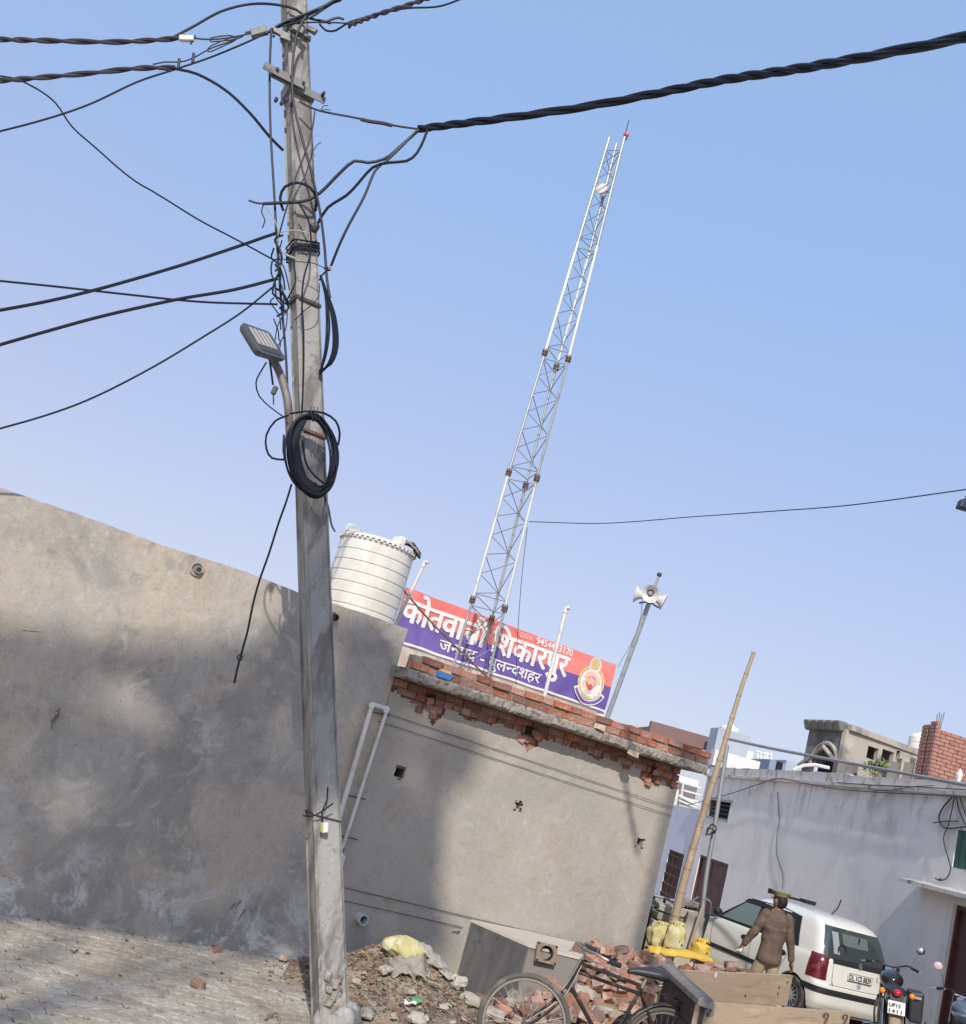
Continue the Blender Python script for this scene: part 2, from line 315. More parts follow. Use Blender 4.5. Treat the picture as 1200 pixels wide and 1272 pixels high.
def crom(P, step=0.06):
    P = [Vector(p) for p in P]; Q = [P[0] * 2 - P[1]] + P + [P[-1] * 2 - P[-2]]; out = []
    for i in range(1, len(Q) - 2):
        a, b, c, d = Q[i - 1:i + 3]; n = max(2, min(40, int((c - b).length / step)))
        for k in range(n):
            t = k / n; out.append(0.5 * ((2 * b) + (c - a) * t + (2 * a - 5 * b + 4 * c - d) * t * t + (3 * b - a - 3 * c + d) * t ** 3))
    out.append(P[-1]); return out
def nearw(p): return (p[0], p[1], 9.05 - (9.05 - p[2]) * .12) if p[0] < 350 and p[2] < 8.95 else p
def cpts(pts): return [aty(*nearw(p)) for p in pts]
def cable(name, pts, r, m, label, cat='cable', group=None, parent=None, step=0.06, wob=0.0, n=6):
    c = crom(cpts(pts), step)
    if wob: c = [p + Vector((noise.noise(p * 2.0), 0, noise.noise(p * 2.0 + Vector((9, 9, 9))))) * wob for p in c]
    mb = MB().tube(c, r, n); o = mb.build(name, m, parent, smooth=True)
    if parent is None: tag(o, label, cat, group)
    return o
def twist(name, pts, r, k, sr, pitch, m, label, group=None, cat='cable'):
    c = crom(cpts(pts), 0.03); L = 0; ph = [0]
    for a, b in zip(c, c[1:]): L += (b - a).length; ph.append(L)
    root = thing(name, c[0], label, cat, group); t = (c[-1] - c[0]).normalized(); x = t.orthogonal().normalized(); y = t.cross(x)
    ph = [l + .10 * pitch / .4 * math.sin(l * 1.9 / pitch ** .5) + .05 * noise.noise(Vector((l * 1.3, 0, 0))) for l in ph]
    for q in range(k):
        P = [p + (x * math.cos(2 * PI * (l / pitch + q / k)) + y * math.sin(2 * PI * (l / pitch + q / k))) * r for p, l in zip(c, ph)]
        MB().tube(P, sr, 6).build('strand', m, root, smooth=True)
    return root

def glyphs(s, bold=0.0):
    """each character as its own flat mesh with pen positions: list of (bmesh verts, faces); unit text height"""
    def meas(t):
        c = bpy.data.curves.new('t', 'FONT'); c.body = t; o = bpy.data.objects.new('t', c); COL.objects.link(o)
        me = o.to_mesh(); x = max(v.co.x for v in me.vertices); o.to_mesh_clear(); bpy.data.objects.remove(o); bpy.data.curves.remove(c); return x
    bar = meas('____'); out = []
    for i, ch in enumerate(s):
        if ch == ' ': continue
        half = (ch == '\u200c')
        if half: continue
        pen = meas(s[:i] + '____') - bar
        c = bpy.data.curves.new('t', 'FONT'); c.body = ch; c.offset = bold; c.resolution_u = 4; o = bpy.data.objects.new('t', c); COL.objects.link(o)
        me = o.to_mesh(); out.append(([Vector((v.co.x + pen, v.co.y, 0)) for v in me.vertices], [tuple(p.vertices) for p in me.polygons]))
        o.to_mesh_clear(); bpy.data.objects.remove(o); bpy.data.curves.remove(c)
    return out
def lettering(s, org, ux, uy, width, m, parent, name='lettering', bold=0.0, local=False, xs=None, lift=0.002):
    """s laid on a surface: org lower left, ux along, uy up (unit vectors); width in metres"""
    G = glyphs(s, bold); mx = max(v.x for g, _ in G for v in g); mn = min(v.x for g, _ in G for v in g); k = width / (mx - mn); mb = MB()
    ky = k if xs is None else xs; nrm = ux.cross(uy)
    for i, (vs_, fs) in enumerate(G): mb.add([org + ux * ((v.x - mn) * k) + uy * (v.y * ky) + nrm * (lift + 0.0006 * (i % 4)) for v in vs_], fs)
    return mb.build(name, m, parent, local=local)
# ================================================================ THE SETTING
def hmound(x, y):
    """height of the tipped soil and brick heaps above the street"""
    h = 0.0
    for cx, cy, sx, sy, rz, A in HEAPS:
        dx, dy = x - cx, y - cy; c, s = math.cos(rz), math.sin(rz); a = (dx * c + dy * s) / sx; b = (-dx * s + dy * c) / sy
        h += A * math.exp(-(a * a + b * b))
    return h
HEAPS = [(0.46, 10.95, 0.66, 0.68, 0.3, 0.50), (0.75, 10.0, 0.7, 0.5, 0, 0.14), (2.35, 12.05, 0.70, 0.55, 0.2, 0.50), (3.15, 12.75, 0.9, 0.62, 0.7, 0.60), (4.4, 14.3, 1.2, 0.75, 0.85, 0.68), (2.1, 11.1, 0.45, 0.35, 0, 0.14)]
g = MB(); nx = 60
g.add([(-600, -600, -.012), (600, -600, -.012), (600, 900, -.012), (-600, 900, -.012)], [(0, 1, 2, 3)])
go = g.build('ground', M_GROUND, local=True); tag(go, 'dusty bare ground of the street', None, kind='structure')

# street paving of interlocking pavers in front of the wall, left
base = MB(); A = Vector((-9, 3.0, -.008)); base.add([(-12, 0.5, -.008), (0.15, 0.5, -.008), (0.15, 11.9, -.008), (-12, 4.6, -.008)], [(0, 1, 2, 3)])
pv = base.build('street_paving', M_GROUND, local=True); tag(pv, 'paved street edge of worn interlocking cement pavers', None, kind='structure')
def paver_mesh(v):
    L_, Wd, H_ = 0.235, 0.115, 0.05; k = 0.016; n = 6; top = []
    for i in range(n + 1): top.append((-L_ / 2 + L_ * i / n, (k if (i % 4) in (1, 2) else -k)))
    poly = [Vector((x, y + Wd / 2, 0)) for x, y in top] + [Vector((x, y - Wd / 2, 0)) for x, y in reversed(top)]
    mb = MB().prism([p + Vector((0, 0, -H_)) for p in poly], (0, 0, H_))
    me_o = mb.build('paver', M_PAVER, local=True); me = me_o.data; bpy.data.objects.remove(me_o)
    bm = bmesh.new(); bm.from_mesh(me); e = [x for x in bm.edges if all(v_.co.z > -1e-4 for v_ in x.verts)]
    bmesh.ops.bevel(bm, geom=e, offset=0.006, segments=1, affect='EDGES'); bm.to_mesh(me); bm.free(); return me
PM = paver_mesh(0)
cand = []
for i in range(-40, 46):
    for j in range(0, 44):
        s_ = i * 0.243 + (0.1215 if j % 2 else 0); o_ = 0.10 + j * 0.121
        p = W(s_, o_, 0)
        if p.x > -0.02 or s_ > 0.3 or p.y < 2: continue
        if (p.x - 0.05) ** 2 + (p.y - 9.2) ** 2 < 0.05: continue
        d = p - CP; z = d.dot(F_); px = 600 + CAM_F * d.dot(X_) / z; py = 636 - CAM_F * d.dot(Y_) / z
        if -60 < px < 440 and py < 1330: cand.append((d.length, p))
cand.sort(key=lambda t: t[0]); rs = random.Random(3); stuffp = MB()
PR = math.atan2(WD.y, WD.x)
for k, (_, p) in enumerate(cand):
    sink = 0.016 * (noise.noise(p * 1.1) + 0.15) ; hz = 0.013 + rs.uniform(-.005, .005) + sink
    hz = max(0.004, hz); rot = (rs.uniform(-.022, .022), rs.uniform(-.022, .022), PR + rs.uniform(-.02, .02))
    if k < 300: inst('paver', PM, (p.x, p.y, hz), rot, pv)
    else:
        m_ = Matrix.Translation((p.x, p.y, hz)) @ Matrix.Rotation(rot[2], 4, 'Z') @ Matrix.Rotation(rot[0], 4, 'X')
        stuffp.add([m_ @ v.co for v in PM.vertices], [tuple(q.vertices) for q in PM.polygons])
if stuffp.f: tag(stuffp.build('distant_pavers', M_PAVER, pv), kind='stuff')

# raised concrete strip along the white house
pl = MB().box((7.1, 11.2, 0.045), (3.1, 7.8, 0.27)).build('pavement', M_CONC); tag(pl, 'raised concrete strip along the white house', None, kind='structure')

# ================================================================ left building with the big plastered wall
lw = thing('plastered_building', W(-3, -1.0, 0), 'long grey plastered building with a bare wall left of the concrete pole', 'building')
wl = MB()
nS, nZ = 150, 34; s0, s1, zt = -16.0, 0.03, 3.40
def wallpt(i, j):
    s_ = s0 + (s1 - s0) * i / nS; z_ = zt * j / nZ
    o_ = 0.018 * noise.noise(Vector((s_ * .7, z_ * .7, 3))) + 0.006 * noise.noise(Vector((s_ * 3, z_ * 3, 1)))
    if j == nZ: z_ += 0.025 * noise.noise(Vector((s_ * 1.3, 0, 5))) + 0.008 * noise.noise(Vector((s_ * 9, 0, 5)))
    return W(s_, o_, z_)
wl.add([wallpt(i, j) for i in range(nS + 1) for j in range(nZ + 1)], [(i * (nZ + 1) + j, (i + 1) * (nZ + 1) + j, (i + 1) * (nZ + 1) + j + 1, i * (nZ + 1) + j + 1) for i in range(nS) for j in range(nZ)])
b_ = len(wl.v); wl.v += [wallpt(i, nZ) - WN * 0.23 for i in range(nS + 1)] + [W(s1, -.23, 0), W(s0, -.23, 0)]
for i in range(nS): wl.f.append((i * (nZ + 1) + nZ, (i + 1) * (nZ + 1) + nZ, b_ + i + 1, b_ + i)); wl.mi.append(0)
wl.f.append(tuple([nS * (nZ + 1) + j for j in range(nZ + 1)] + [b_ + nS, b_ + nS + 1])); wl.mi.append(0)
wl.f.append(tuple([b_ + i for i in range(nS + 1)] + [b_ + nS + 1, b_ + nS + 2])); wl.mi.append(0)
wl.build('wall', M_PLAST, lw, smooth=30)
MB().wbox(-16, -0.02, -6.0, -0.24, 3.16, 3.30).build('roof', M_CONC, lw)
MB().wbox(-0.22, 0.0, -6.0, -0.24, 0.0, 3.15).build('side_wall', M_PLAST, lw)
def stub(px, py, off, r, ln, parent, m=M_PVC, tilt=0.0):
    c = onw(px, py, 0); mb = MB(); a = c - WN * 0.03; b = c + WN * ln + Vector((0, 0, -tilt))
    P = xf(b - a, a); L2 = (b - a).length
    mb.lathe([(r, 0), (r, L2), (r * .78, L2), (r * .78, 0.01)], 20, P, cap=False); mb.build('drain_stub', m, parent, smooth=True)
    MB().lathe([(r * .79, 0.02), (0.001, 0.021)], 20, P, cap=False).build('stub_bore', M_DARK, parent)
stub(447, 1140, 0, 0.055, 0.10, lw, mat('grey_pvc', (0.55, 0.55, 0.54), 0.5)); 
stub(245, 708, 0, 0.034, 0.05, lw, M_GALV); stub(414, 767, 0, 0.034, 0.07, lw, M_DARKST)
# broken ring of plaster round the wall stubs
for px, py, r in ((245, 707, .06), (414, 766, .05)):
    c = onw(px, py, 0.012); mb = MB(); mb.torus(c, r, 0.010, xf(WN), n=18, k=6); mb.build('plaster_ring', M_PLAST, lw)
# small rusty ties left in the plaster
for px, py, L_ in ((68, 890, .06), (290, 1124, .05), (297, 1121, .05), (302, 1131, .09)):
    c = onw(px, py, .02); MB().tube([c, c + Vector((.006, 0, .02)) + WD * .01, c - Vector((0, 0, L_)) - WD * .02], 0.0035, 5).build('wire_tie', M_RUST, lw)
MB().tube([onw(69, 885, .02), onw(74, 880, .03), onw(72, 890, .02), onw(66, 897, .03), onw(64, 905, .02)], 0.005, 5).build('rusty_nail', M_RUST, lw)

# ================================================================ plastered room with brick top and overhanging slab
SR = ws(onw(844, 971)) ; OV = 0.30
rb = thing('unfinished_room', W(2, -1, 0), 'unfinished plastered room with exposed brick below a rough overhanging concrete slab', 'building')
spurs = [(531, 884, .10, 0.20), (508, 0, .34, .07), (572, 0, .22, .06), (657, 0, .17, .21), (742, 0, .16, .06), (818, 0, .20, .20), (845, 0, .25, .12), (784, 0, .10, .08), (600, 0, .12, .03)]
SP = [(ws(onw(px, 930)), wd_, dp) for px, _, wd_, dp in spurs]
def ztop(s_):
    z = 2.745 + 0.025 * noise.noise(Vector((s_ * 6, 0, 2))) + 0.02 * noise.noise(Vector((s_ * 25, 0, 7)))
    for c, w_, d_ in SP: z -= d_ * max(0, 1 - (abs(s_ - c) / w_) ** 1.6) * (0.9 + 0.3 * noise.noise(Vector((s_ * 14, 4, 4))))
    return min(z, 2.86)
HO = [(onw(497, 960), .065, .062), (onw(645, 1002), .052, .05), (onw(796, 1047), .055, .058)]
HO = [(ws(p), p.z, a, b) for p, a, b in HO]
def inhole(s_, z_, grow=0.0):
    for cs, cz, a, b in HO:
        jx = 0.018 * noise.noise(Vector((s_ * 30, z_ * 30, 1)))
        if abs(s_ - cs) < a + grow + jx and abs(z_ - cz) < b + grow + jx: return True
    return False
def sheet(s0, s1, z0, z1, off, thick, cs, keep, name, m, parent, wav=0.0):
    ni = int((s1 - s0) / cs); nj = int((z1 - z0) / cs); V = {}; mb = MB()
    ok = [[keep(s0 + (i + .5) * (s1 - s0) / ni, z0 + (j + .5) * (z1 - z0) / nj) for j in range(nj)] for i in range(ni)]
    def vid(i, j, k):
        if (i, j, k) not in V:
            s_ = s0 + i * (s1 - s0) / ni; z_ = z0 + j * (z1 - z0) / nj
            nb = [ok[a][b] for a in (i - 1, i) for b in (j - 1, j) if 0 <= a < ni and 0 <= b < nj]
            js = jz = 0
            if not all(nb) and 0 < i < ni: js = cs * .42 * noise.noise(Vector((i * 1.7, j * 1.3, 1))); jz = cs * .42 * noise.noise(Vector((i * 1.1, j * 1.9, 8)))
            o_ = off + (wav * noise.noise(Vector((s_ * .9, z_ * .9, 6))) + wav * .3 * noise.noise(Vector((s_ * 4, z_ * 4, 6))) if k == 0 else -thick)
            if i == ni and k == 0: s_ += 0.006 * noise.noise(Vector((0, z_ * 8, 1)))
            V[(i, j, k)] = len(mb.v); mb.v.append(W(s_ + js, o_, z_ + jz))
        return V[(i, j, k)]
    def F(*a): mb.f.append(a); mb.mi.append(0)
    for i in range(ni):
        for j in range(nj):
            if not ok[i][j]: continue
            F(vid(i, j, 0), vid(i + 1, j, 0), vid(i + 1, j + 1, 0), vid(i, j + 1, 0))
            if i == 0 or not ok[i - 1][j]: F(vid(i, j, 0), vid(i, j + 1, 0), vid(i, j + 1, 1), vid(i, j, 1))
            if i == ni - 1 or not ok[i + 1][j]: F(vid(i + 1, j, 1), vid(i + 1, j + 1, 1), vid(i + 1, j + 1, 0), vid(i + 1, j, 0))
            if j == nj - 1 or not ok[i][j + 1]: F(vid(i, j + 1, 0), vid(i + 1, j + 1, 0), vid(i + 1, j + 1, 1), vid(i, j + 1, 1))
            if j == 0 or not ok[i][j - 1]: F(vid(i + 1, j, 0), vid(i, j, 0), vid(i, j, 1), vid(i + 1, j, 1))
    return mb.build(name, m, parent, smooth=30)
sheet(0.04, SR, 0.0, 2.88, -0.006, 0.022, 0.024, lambda s_, z_: z_ < ztop(s_) and not inhole(s_, z_), 'plaster', M_PLAST2, rb, 0.010)
sheet(0.0, SR - .01, 0.0, 2.885, -0.048, 0.16, 0.03, lambda s_, z_: not inhole(s_, z_, -0.008), 'wall_core', M_MORTAR, rb)
# far side wall, back wall (unseen faces close the room)
cr = W(SR - .01, -.06, 0); sd = Vector((math.sin(R(9)), math.cos(R(9)), 0))
mb = MB(); q = cr; q2 = cr + sd * 9; inn = Vector((-.2, 0, 0))
mb.hexa([q, q2, q2 + inn, q + inn], [p + Vector((0, 0, 2.885)) for p in (q, q2, q2 + inn, q + inn)]); mb.build('side_wall', M_PLAST2, rb)
b0 = W(0, -.3, 0); b1 = b0 - WN * 9
mb = MB().hexa([b0, b1, b1 - WD * .2, b0 - WD * .2], [p + Vector((0, 0, 2.885)) for p in (b0, b1, b1 - WD * .2, b0 - WD * .2)]); mb.build('side_wall', M_PLAST2, rb)
mb = MB().hexa([b1, q2, q2 + sd * .2, b1 + sd * .2], [p + Vector((0, 0, 2.885)) for p in (b1, q2, q2 + sd * .2, b1 + sd * .2)]); mb.build('back_wall', M_PLAST2, rb)
# slab: rough lip with broken arris
SE = ws(onw(882, 945, OV)); zS0, zS1 = 2.89, 3.0
def slabpt(s_, k):      # lip cross-section points
    o = [(-.30, zS0), (OV - .02, zS0), (OV, zS0 + .02), (OV, zS1 - .03), (OV - .015, zS1), (-.30, zS1)][k]
    n1 = 0.012 * noise.noise(Vector((s_ * 22, k * 3.1, 1))) + 0.014 * noise.noise(Vector((s_ * 7, k * 2.3, 4)))
    n2 = 0.010 * noise.noise(Vector((s_ * 25, k * 5.7, 9)))
    if k in (0, 5): n1 = n2 = 0
    return W(s_, o[0] + n1, o[1] + n2)
mb = MB(); n = 260
vs_ = [slabpt(-.03 + (SE + .03) * i / n, k) for i in range(n + 1) for k in range(6)]
mb.add(vs_, [(i * 6 + k, i * 6 + (k + 1) % 6, (i + 1) * 6 + (k + 1) % 6, (i + 1) * 6 + k) for i in range(n) for k in range(6)] + [tuple(range(6)), tuple(n * 6 + k for k in range(5, -1, -1))])
mb.build('slab_lip', M_CONC, rb)
e1 = W(SE, -.30, zS0); e2 = e1 + sd * 9; f1 = W(0.045, -.30, zS0); f2 = f1 - WN * 9
mb = MB().hexa([f1, e1, e2, f2], [p + Vector((0, 0, .13)) for p in (f1, e1, e2, f2)]); mb.build('roof_slab', M_CONC, rb)

BRM = []
for k in range(6):
    mb = MB().box((0, 0, 0), (0.226, 0.108, 0.072), jit=0.004); o_ = mb.build('brick', M_BRICK, local=True, bevel=0.005); BRM.append(o_.data); bpy.data.objects.remove(o_)
BRD = []
for k in range(8):
    mb = MB(); Lb = [0.22, 0.22, 0.16, 0.12, 0.19, 0.14, 0.2, 0.1][k]
    mb.box((0, 0, 0), (Lb, 0.105, 0.07), jit=0.006 if k < 2 else 0.014); o_ = mb.build('brick', M_BRICKD, local=True, bevel=0.008)
    o_.data['len'] = Lb; BRD.append(o_.data); bpy.data.objects.remove(o_)
rbk = random.Random(11)
def lay(s_, off, z, me=None, end=False, tw=0.012, sc=1.0):
    p = W(s_, off, z); return inst('brick', me or rbk.choice(BRM), p, (rbk.uniform(-tw, tw), rbk.uniform(-tw, tw), PR + (PI / 2 if end else 0) + rbk.uniform(-tw, tw)), rb, (sc, 1, 1))
# two courses of dry-laid parapet bricks on the lip
for row in range(2):
    s_ = 0.06 + (0.0 if row == 0 else 0.11)
    while s_ < SE - .1:
        sk = rbk.random(); z = zS1 + .040 + row * .086
        L_ = rbk.choice((0.236, 0.236, 0.236, .15, .19)); 
        if row == 0 and 0.32 < s_ < 0.50: s_ = max(s_, .53); continue      # gap with the painted lump
        if row == 1 and sk < 0.02: s_ += 0.08; continue
        o_ = lay(s_ + L_ / 2 - .008, OV - .075 + rbk.uniform(-.025, .012), z + rbk.uniform(-.005, .005), tw=0.035, sc=L_ / .236)
        s_ += L_ + rbk.uniform(.004, .020)
# mortar bed behind parapet bricks
MB().wbox(0.07, SE - .03, OV - .19, OV - .050, zS1 - .01, zS1 + .150).build('mortar_bed', M_MORTAR, rb)
# painted stone block, yellow over blue
pb = W(0.44, OV - .02, zS1 + .002); mt = Matrix.Rotation(PR + .1, 4, 'Z')
MB().box((pb.x, pb.y, pb.z + .03), (.16, .06, .06), mt, 0.008).build('painted_block', mat('blue_paint', (0.09, 0.26, 0.62), .6), rb)
MB().box((pb.x, pb.y, pb.z + .078), (.13, .055, .035), mt, 0.008).build('painted_block', mat('yellow_paint', (0.72, 0.46, 0.17), .6), rb)
for px, py in ((745, 903), (787, 936)):
    p = onw(px, py, OV + .0); MB().box(p, (.13, .05, .05), mt, .012).build('plaster_lump', mat('cream_plaster', (0.62, 0.52, 0.35), .8), rb)
# wall bricks that show under the slab
for row in range(6):
    z = 2.85 - row * 0.083; s_ = 0.0 + (0.12 if row % 2 else 0.0)
    while s_ < SR - .03:
        c = s_ + .115
        if c + .1 > SR: 
            if ztop(SR - .06) < z + .036: lay(SR - .06, -.062, z, sc=.45)
            break
        if min(ztop(c - .08), ztop(c), ztop(c + .08)) < z + .030:
            if row in (1, 2) and .5 < s_ < 3.0:
                for q_ in (-.058, .06): lay(c + q_, -.10 + rbk.uniform(-.02, .012), z, tw=.03, end=True, sc=.7)
            else: lay(c, -.075 + rbk.uniform(-.012, .008), z, tw=.02)
        s_ += 0.237
# sockets knocked in the brickwork at the spurs
for px, py in ((534, 868), (658, 908), (812, 957)):
    p = onw(px, py, -.01); MB().box(p, (.085, .03, .085), mt, .012).build('socket', M_DARK, rb)
    for k in range(6):
        q_ = p + WD * rbk.uniform(-.14, .14) + Vector((0, 0, rbk.uniform(-.17, .02))) + WN * .012
        inst('brick_chip', rbk.choice(BRM), q_, (rbk.uniform(-.3, .3), rbk.uniform(-.3, .3), PR + rbk.uniform(-.4, .4)), rb, (.38, .4, .9))
for cs, cz, a, b in HO:      # ragged brick edge inside the holes
    if cs > 1: inst('brick_chip', BRM[1], W(cs + .03, -.06, cz - b + .012), (.1, .1, PR + .5), rb, (.25, .5, .4))

# the old day joint, a ragged dark line across the upper wall
for P_ in (((28, 783), (50, 785), (78, 786), (100, 788)), ((118, 800), (134, 812), (150, 819))):
    MB().tube(crom([onw(x, y, .0) for x, y in P_], .04), .0028, 4).build('crack', M_WOODD, lw)
# thin wires strung along the plaster just below the bricks
for (a, b_, nm) in (((480, 886), (838, 1004), 'upper'), ((470, 896), (834, 1013), 'lower')):
    P = [onw(a[0] + (b_[0] - a[0]) * t / 8, a[1] + (b_[1] - a[1]) * t / 8, .012 + .004 * (t % 2)) for t in range(9)]
    tag(MB().tube(crom(P, .2), 0.0032, 5).build('wall_line', M_DARKST), nm + ' of two thin dark wires strung just below the bare bricks', 'wire', 'wires along the plaster')
for (a, b_, nm) in (((429, 1103), (700, 1167), 'upper'), ((423, 1118), (575, 1152), 'lower')):  # dark tubes drawn in for the shadow gap at the wall foot
    P = [onw(a[0] + (b_[0] - a[0]) * t / 8, a[1] + (b_[1] - a[1]) * t / 8, .008 + .003 * (t % 2)) for t in range(9)]
    tag(MB().tube(crom(P, .2), 0.0038, 5).build('wall_line', M_DARKST), nm + ' of two dark tubes drawn for the shadow gap low on the wall', 'wire', 'wires along the plaster')

# PVC downpipes
dp = thing('downpipe', onw(440, 980, .06), 'pair of joined white drain pipes running down the wall beside the concrete pole', 'pipe')
a, b_ = onw(461, 880, .07), onw(405, 1072, .07)
MB().tube([a, b_], 0.026, 12).build('pipe', M_PVC, dp, smooth=True)
c_, d_ = onw(480, 884, .07), onw(426, 1052, .07)
MB().tube([c_, d_], 0.019, 12).build('pipe', M_PVC, dp, smooth=True)
MB().tube([onw(461, 880, .07), onw(463, 875, .07), onw(480, 880, .07), onw(479, 886, .07)], 0.026, 12).build('elbow', M_PVC, dp, smooth=True)
MB().tube([onw(426, 1052, .07), onw(421, 1056, .07), onw(424, 1061, .07), onw(427, 1064, .07), onw(422, 1083, .05)], 0.019, 10).build('elbow', M_PVC, dp, smooth=True)
for p in ((462, 876), (480, 881)): MB().cyl(onw(*p, .045), onw(*p, .095), .034, n=14).build('elbow_collar', M_PVC, dp, smooth=True)
for p in ((470, 886), (430, 1040), (440, 990)): MB().tube([onw(p[0] - 12, p[1] - 3, .03), onw(p[0] + 14, p[1] + 3, .03)], .006, 5).build('pipe_clip', M_DARKST, dp)

# ================================================================ water tank on the roof
tb = aty(441, 772, 12.9); tb.z = 3.31
tk = thing('water_tank', tb, 'large white ribbed plastic water tank on the roof behind the concrete pole', 'water tank')
rad = 0.455; Ht = 1.12
prof = [(rad * .96, 0.0), (rad, 0.03)]
for k in range(8):
    z = 0.03 + (k + 1) * (Ht - .08) / 8; prof += [(rad, z - .012), (rad - .012, z - .004), (rad - .012, z + .004), (rad, z + .012)]
prof += [(rad, Ht - .01), (rad - .01, Ht)]
MB().lathe([(r, z) for r, z in prof], 56, Matrix.Translation(tb)).build('tank_body', M_TANK, tk, smooth=50)
MB().lathe([(rad + .02, Ht - .01), (rad + .02, Ht + .015), (rad - .02, Ht + .03), (rad * .55, Ht + .07), (.001, Ht + .075)], 56, Matrix.Translation(tb), cap=False).build('tank_top', M_TANK, tk, smooth=50)
for k in range(4):
    a = k * PI / 2 - 0.9; c = tb + Vector((math.cos(a) * .40, math.sin(a) * .40, Ht + .06)); MB().box(c, (.15, .1, .1), Matrix.Rotation(a, 4, 'Z'), .006).build('lifting_lug', M_TANK, tk, bevel=.012)
for k in range(44):
    a = 2 * PI * k / 44; c = tb + Vector((math.cos(a) * (rad + .018), math.sin(a) * (rad + .018), Ht - .022)); MB().box(c, (.02, .03, .02), Matrix.Rotation(a, 4, 'Z')).build('rim_tooth', M_TANK, tk) if math.sin(a) < .4 else None
MB().tube([tb + Vector((rad + .01, .02, .10)), tb + Vector((rad + .10, .02, .10)), tb + Vector((rad + .10, .02, 0.0))], .02, 8).build('outlet_pipe', M_PVC, tk)
MB().tube([tb + Vector((rad - .2, -.2, Ht + .07)), tb + Vector((rad - .05, -.1, Ht + .12)), tb + Vector((rad + .06, 0, Ht + .04))], .015, 8).build('inlet_hose', M_DARKST, tk)
rg = tb + Vector((.38, -.05, Ht + .05)); mb = MB()
for i in range(9):
    for j in range(7):
        u, v = i / 8 - .5, j / 6 - .5; mb.v.append(rg + Vector((u * .3, v * .3, .07 - .25 * max(0, u) ** 1.0 + .05 * noise.noise(Vector((u * 7, v * 7, 0))))))
mb.f = [(i * 7 + j, (i + 1) * 7 + j, (i + 1) * 7 + j + 1, i * 7 + j + 1) for i in range(8) for j in range(6)]; mb.mi = [0] * len(mb.f)
rgo = mb.build('rag', mat('brown_rag', (0.16, 0.085, 0.065), .9, layers=[((0.3, 0.28, 0.26), 8, .5, .6, .8)]), smooth=True); tag(rgo, 'dirty brown rag draped on the lid of the white water tank', 'cloth')
sm = rgo.modifiers.new('s', 'SOLIDIFY'); sm.thickness = .02

# ================================================================ low white wall on the roof, the banner, posts
BC = aty(622, 810, 17.7)
def onb(px, py, off=0.0):
    d = ray(px, py); return CP + d * (((BC + WN * off) - CP).dot(WN) / d.dot(WN))
bl, br = onb(490, 790), onb(762, 886)
zb = (onb(500, 797).z + onb(752, 887).z) / 2; ztb = (onb(508, 731).z + onb(766, 826).z) / 2
sL = ws(onb(494, 770)); sR = ws(onb(758, 858)); offB = (BC - P0).dot(WN)
bw = thing('roof_wall', W((sL + sR) / 2, offB - .1, 2.9), 'low whitewashed wall on the roof beneath the red and blue banner', 'wall')
MB().wbox(sL - .4, sR + .05, offB - .20, offB - .06, 2.895, zb + .10).build('wall', M_WHITEW, bw)
MB().wbox(sL - .4, sR - .25, offB - .06, offB + .10, 2.895, zb - .045).build('ledge', mat('pinkish_plaster', (0.5, 0.36, 0.29), .9, layers=[((0.6, .56, .5), 4, .45, .6, .8)]), bw)
bn = thing('police_banner', W((sL + sR) / 2, offB, zb), 'long red and blue banner with white Devanagari lettering above the brick parapet', 'banner')
n1, n2 = 90, 16
def bpt(u, v, off=0.0):
    s_ = sL + (sR - sL) * u; z_ = zb + (ztb - zb) * v
    o_ = 0.012 * math.sin(u * 19 + 2 * v) * (1 - v) + .02 * noise.noise(Vector((u * 9, v * 1.2, 0)))
    if u > .68: o_ += .018 * math.sin((u * 55 - v * 7)) * max(0, .55 - v) * 1.6
    if u < .12: o_ += .02 * math.sin(u * 90 + v * 5) * (1 - v)
    return W(s_, offB + off + o_, z_ - .02 * math.sin(u * PI) * 0 + .01 * noise.noise(Vector((u * 12, v, 4))))
M_RED = mat('banner_red', (0.78, 0.19, 0.165), .6, layers=[((0.84, .29, .25), 1.2, .45, .65, .6)]); M_BLUE = mat('banner_blue', (0.15, 0.095, 0.33), .6, layers=[((0.20, .14, .40), 1.3, .45, .65, .6)])
def strip(v0, v1, nv, m, nm):
    mb = MB(); mb.v = [bpt(i / n1, v0 + (v1 - v0) * j / nv) for i in range(n1 + 1) for j in range(nv + 1)]
    mb.f = [(i * (nv + 1) + j, (i + 1) * (nv + 1) + j, (i + 1) * (nv + 1) + j + 1, i * (nv + 1) + j + 1) for i in range(n1) for j in range(nv)]; mb.mi = [0] * len(mb.f)
    mb.build(nm, m, bn, smooth=60)
strip(.52, 1, 8, M_RED, 'red_cloth'); strip(.04, .52, 8, M_BLUE, 'blue_cloth'); strip(0, .04, 1, mat('banner_white', (.8, .78, .76), .5), 'white_hem')
M_LET = mat('banner_lettering', (0.80, 0.77, 0.72), .5)
LB, HB = sR - sL, ztb - zb
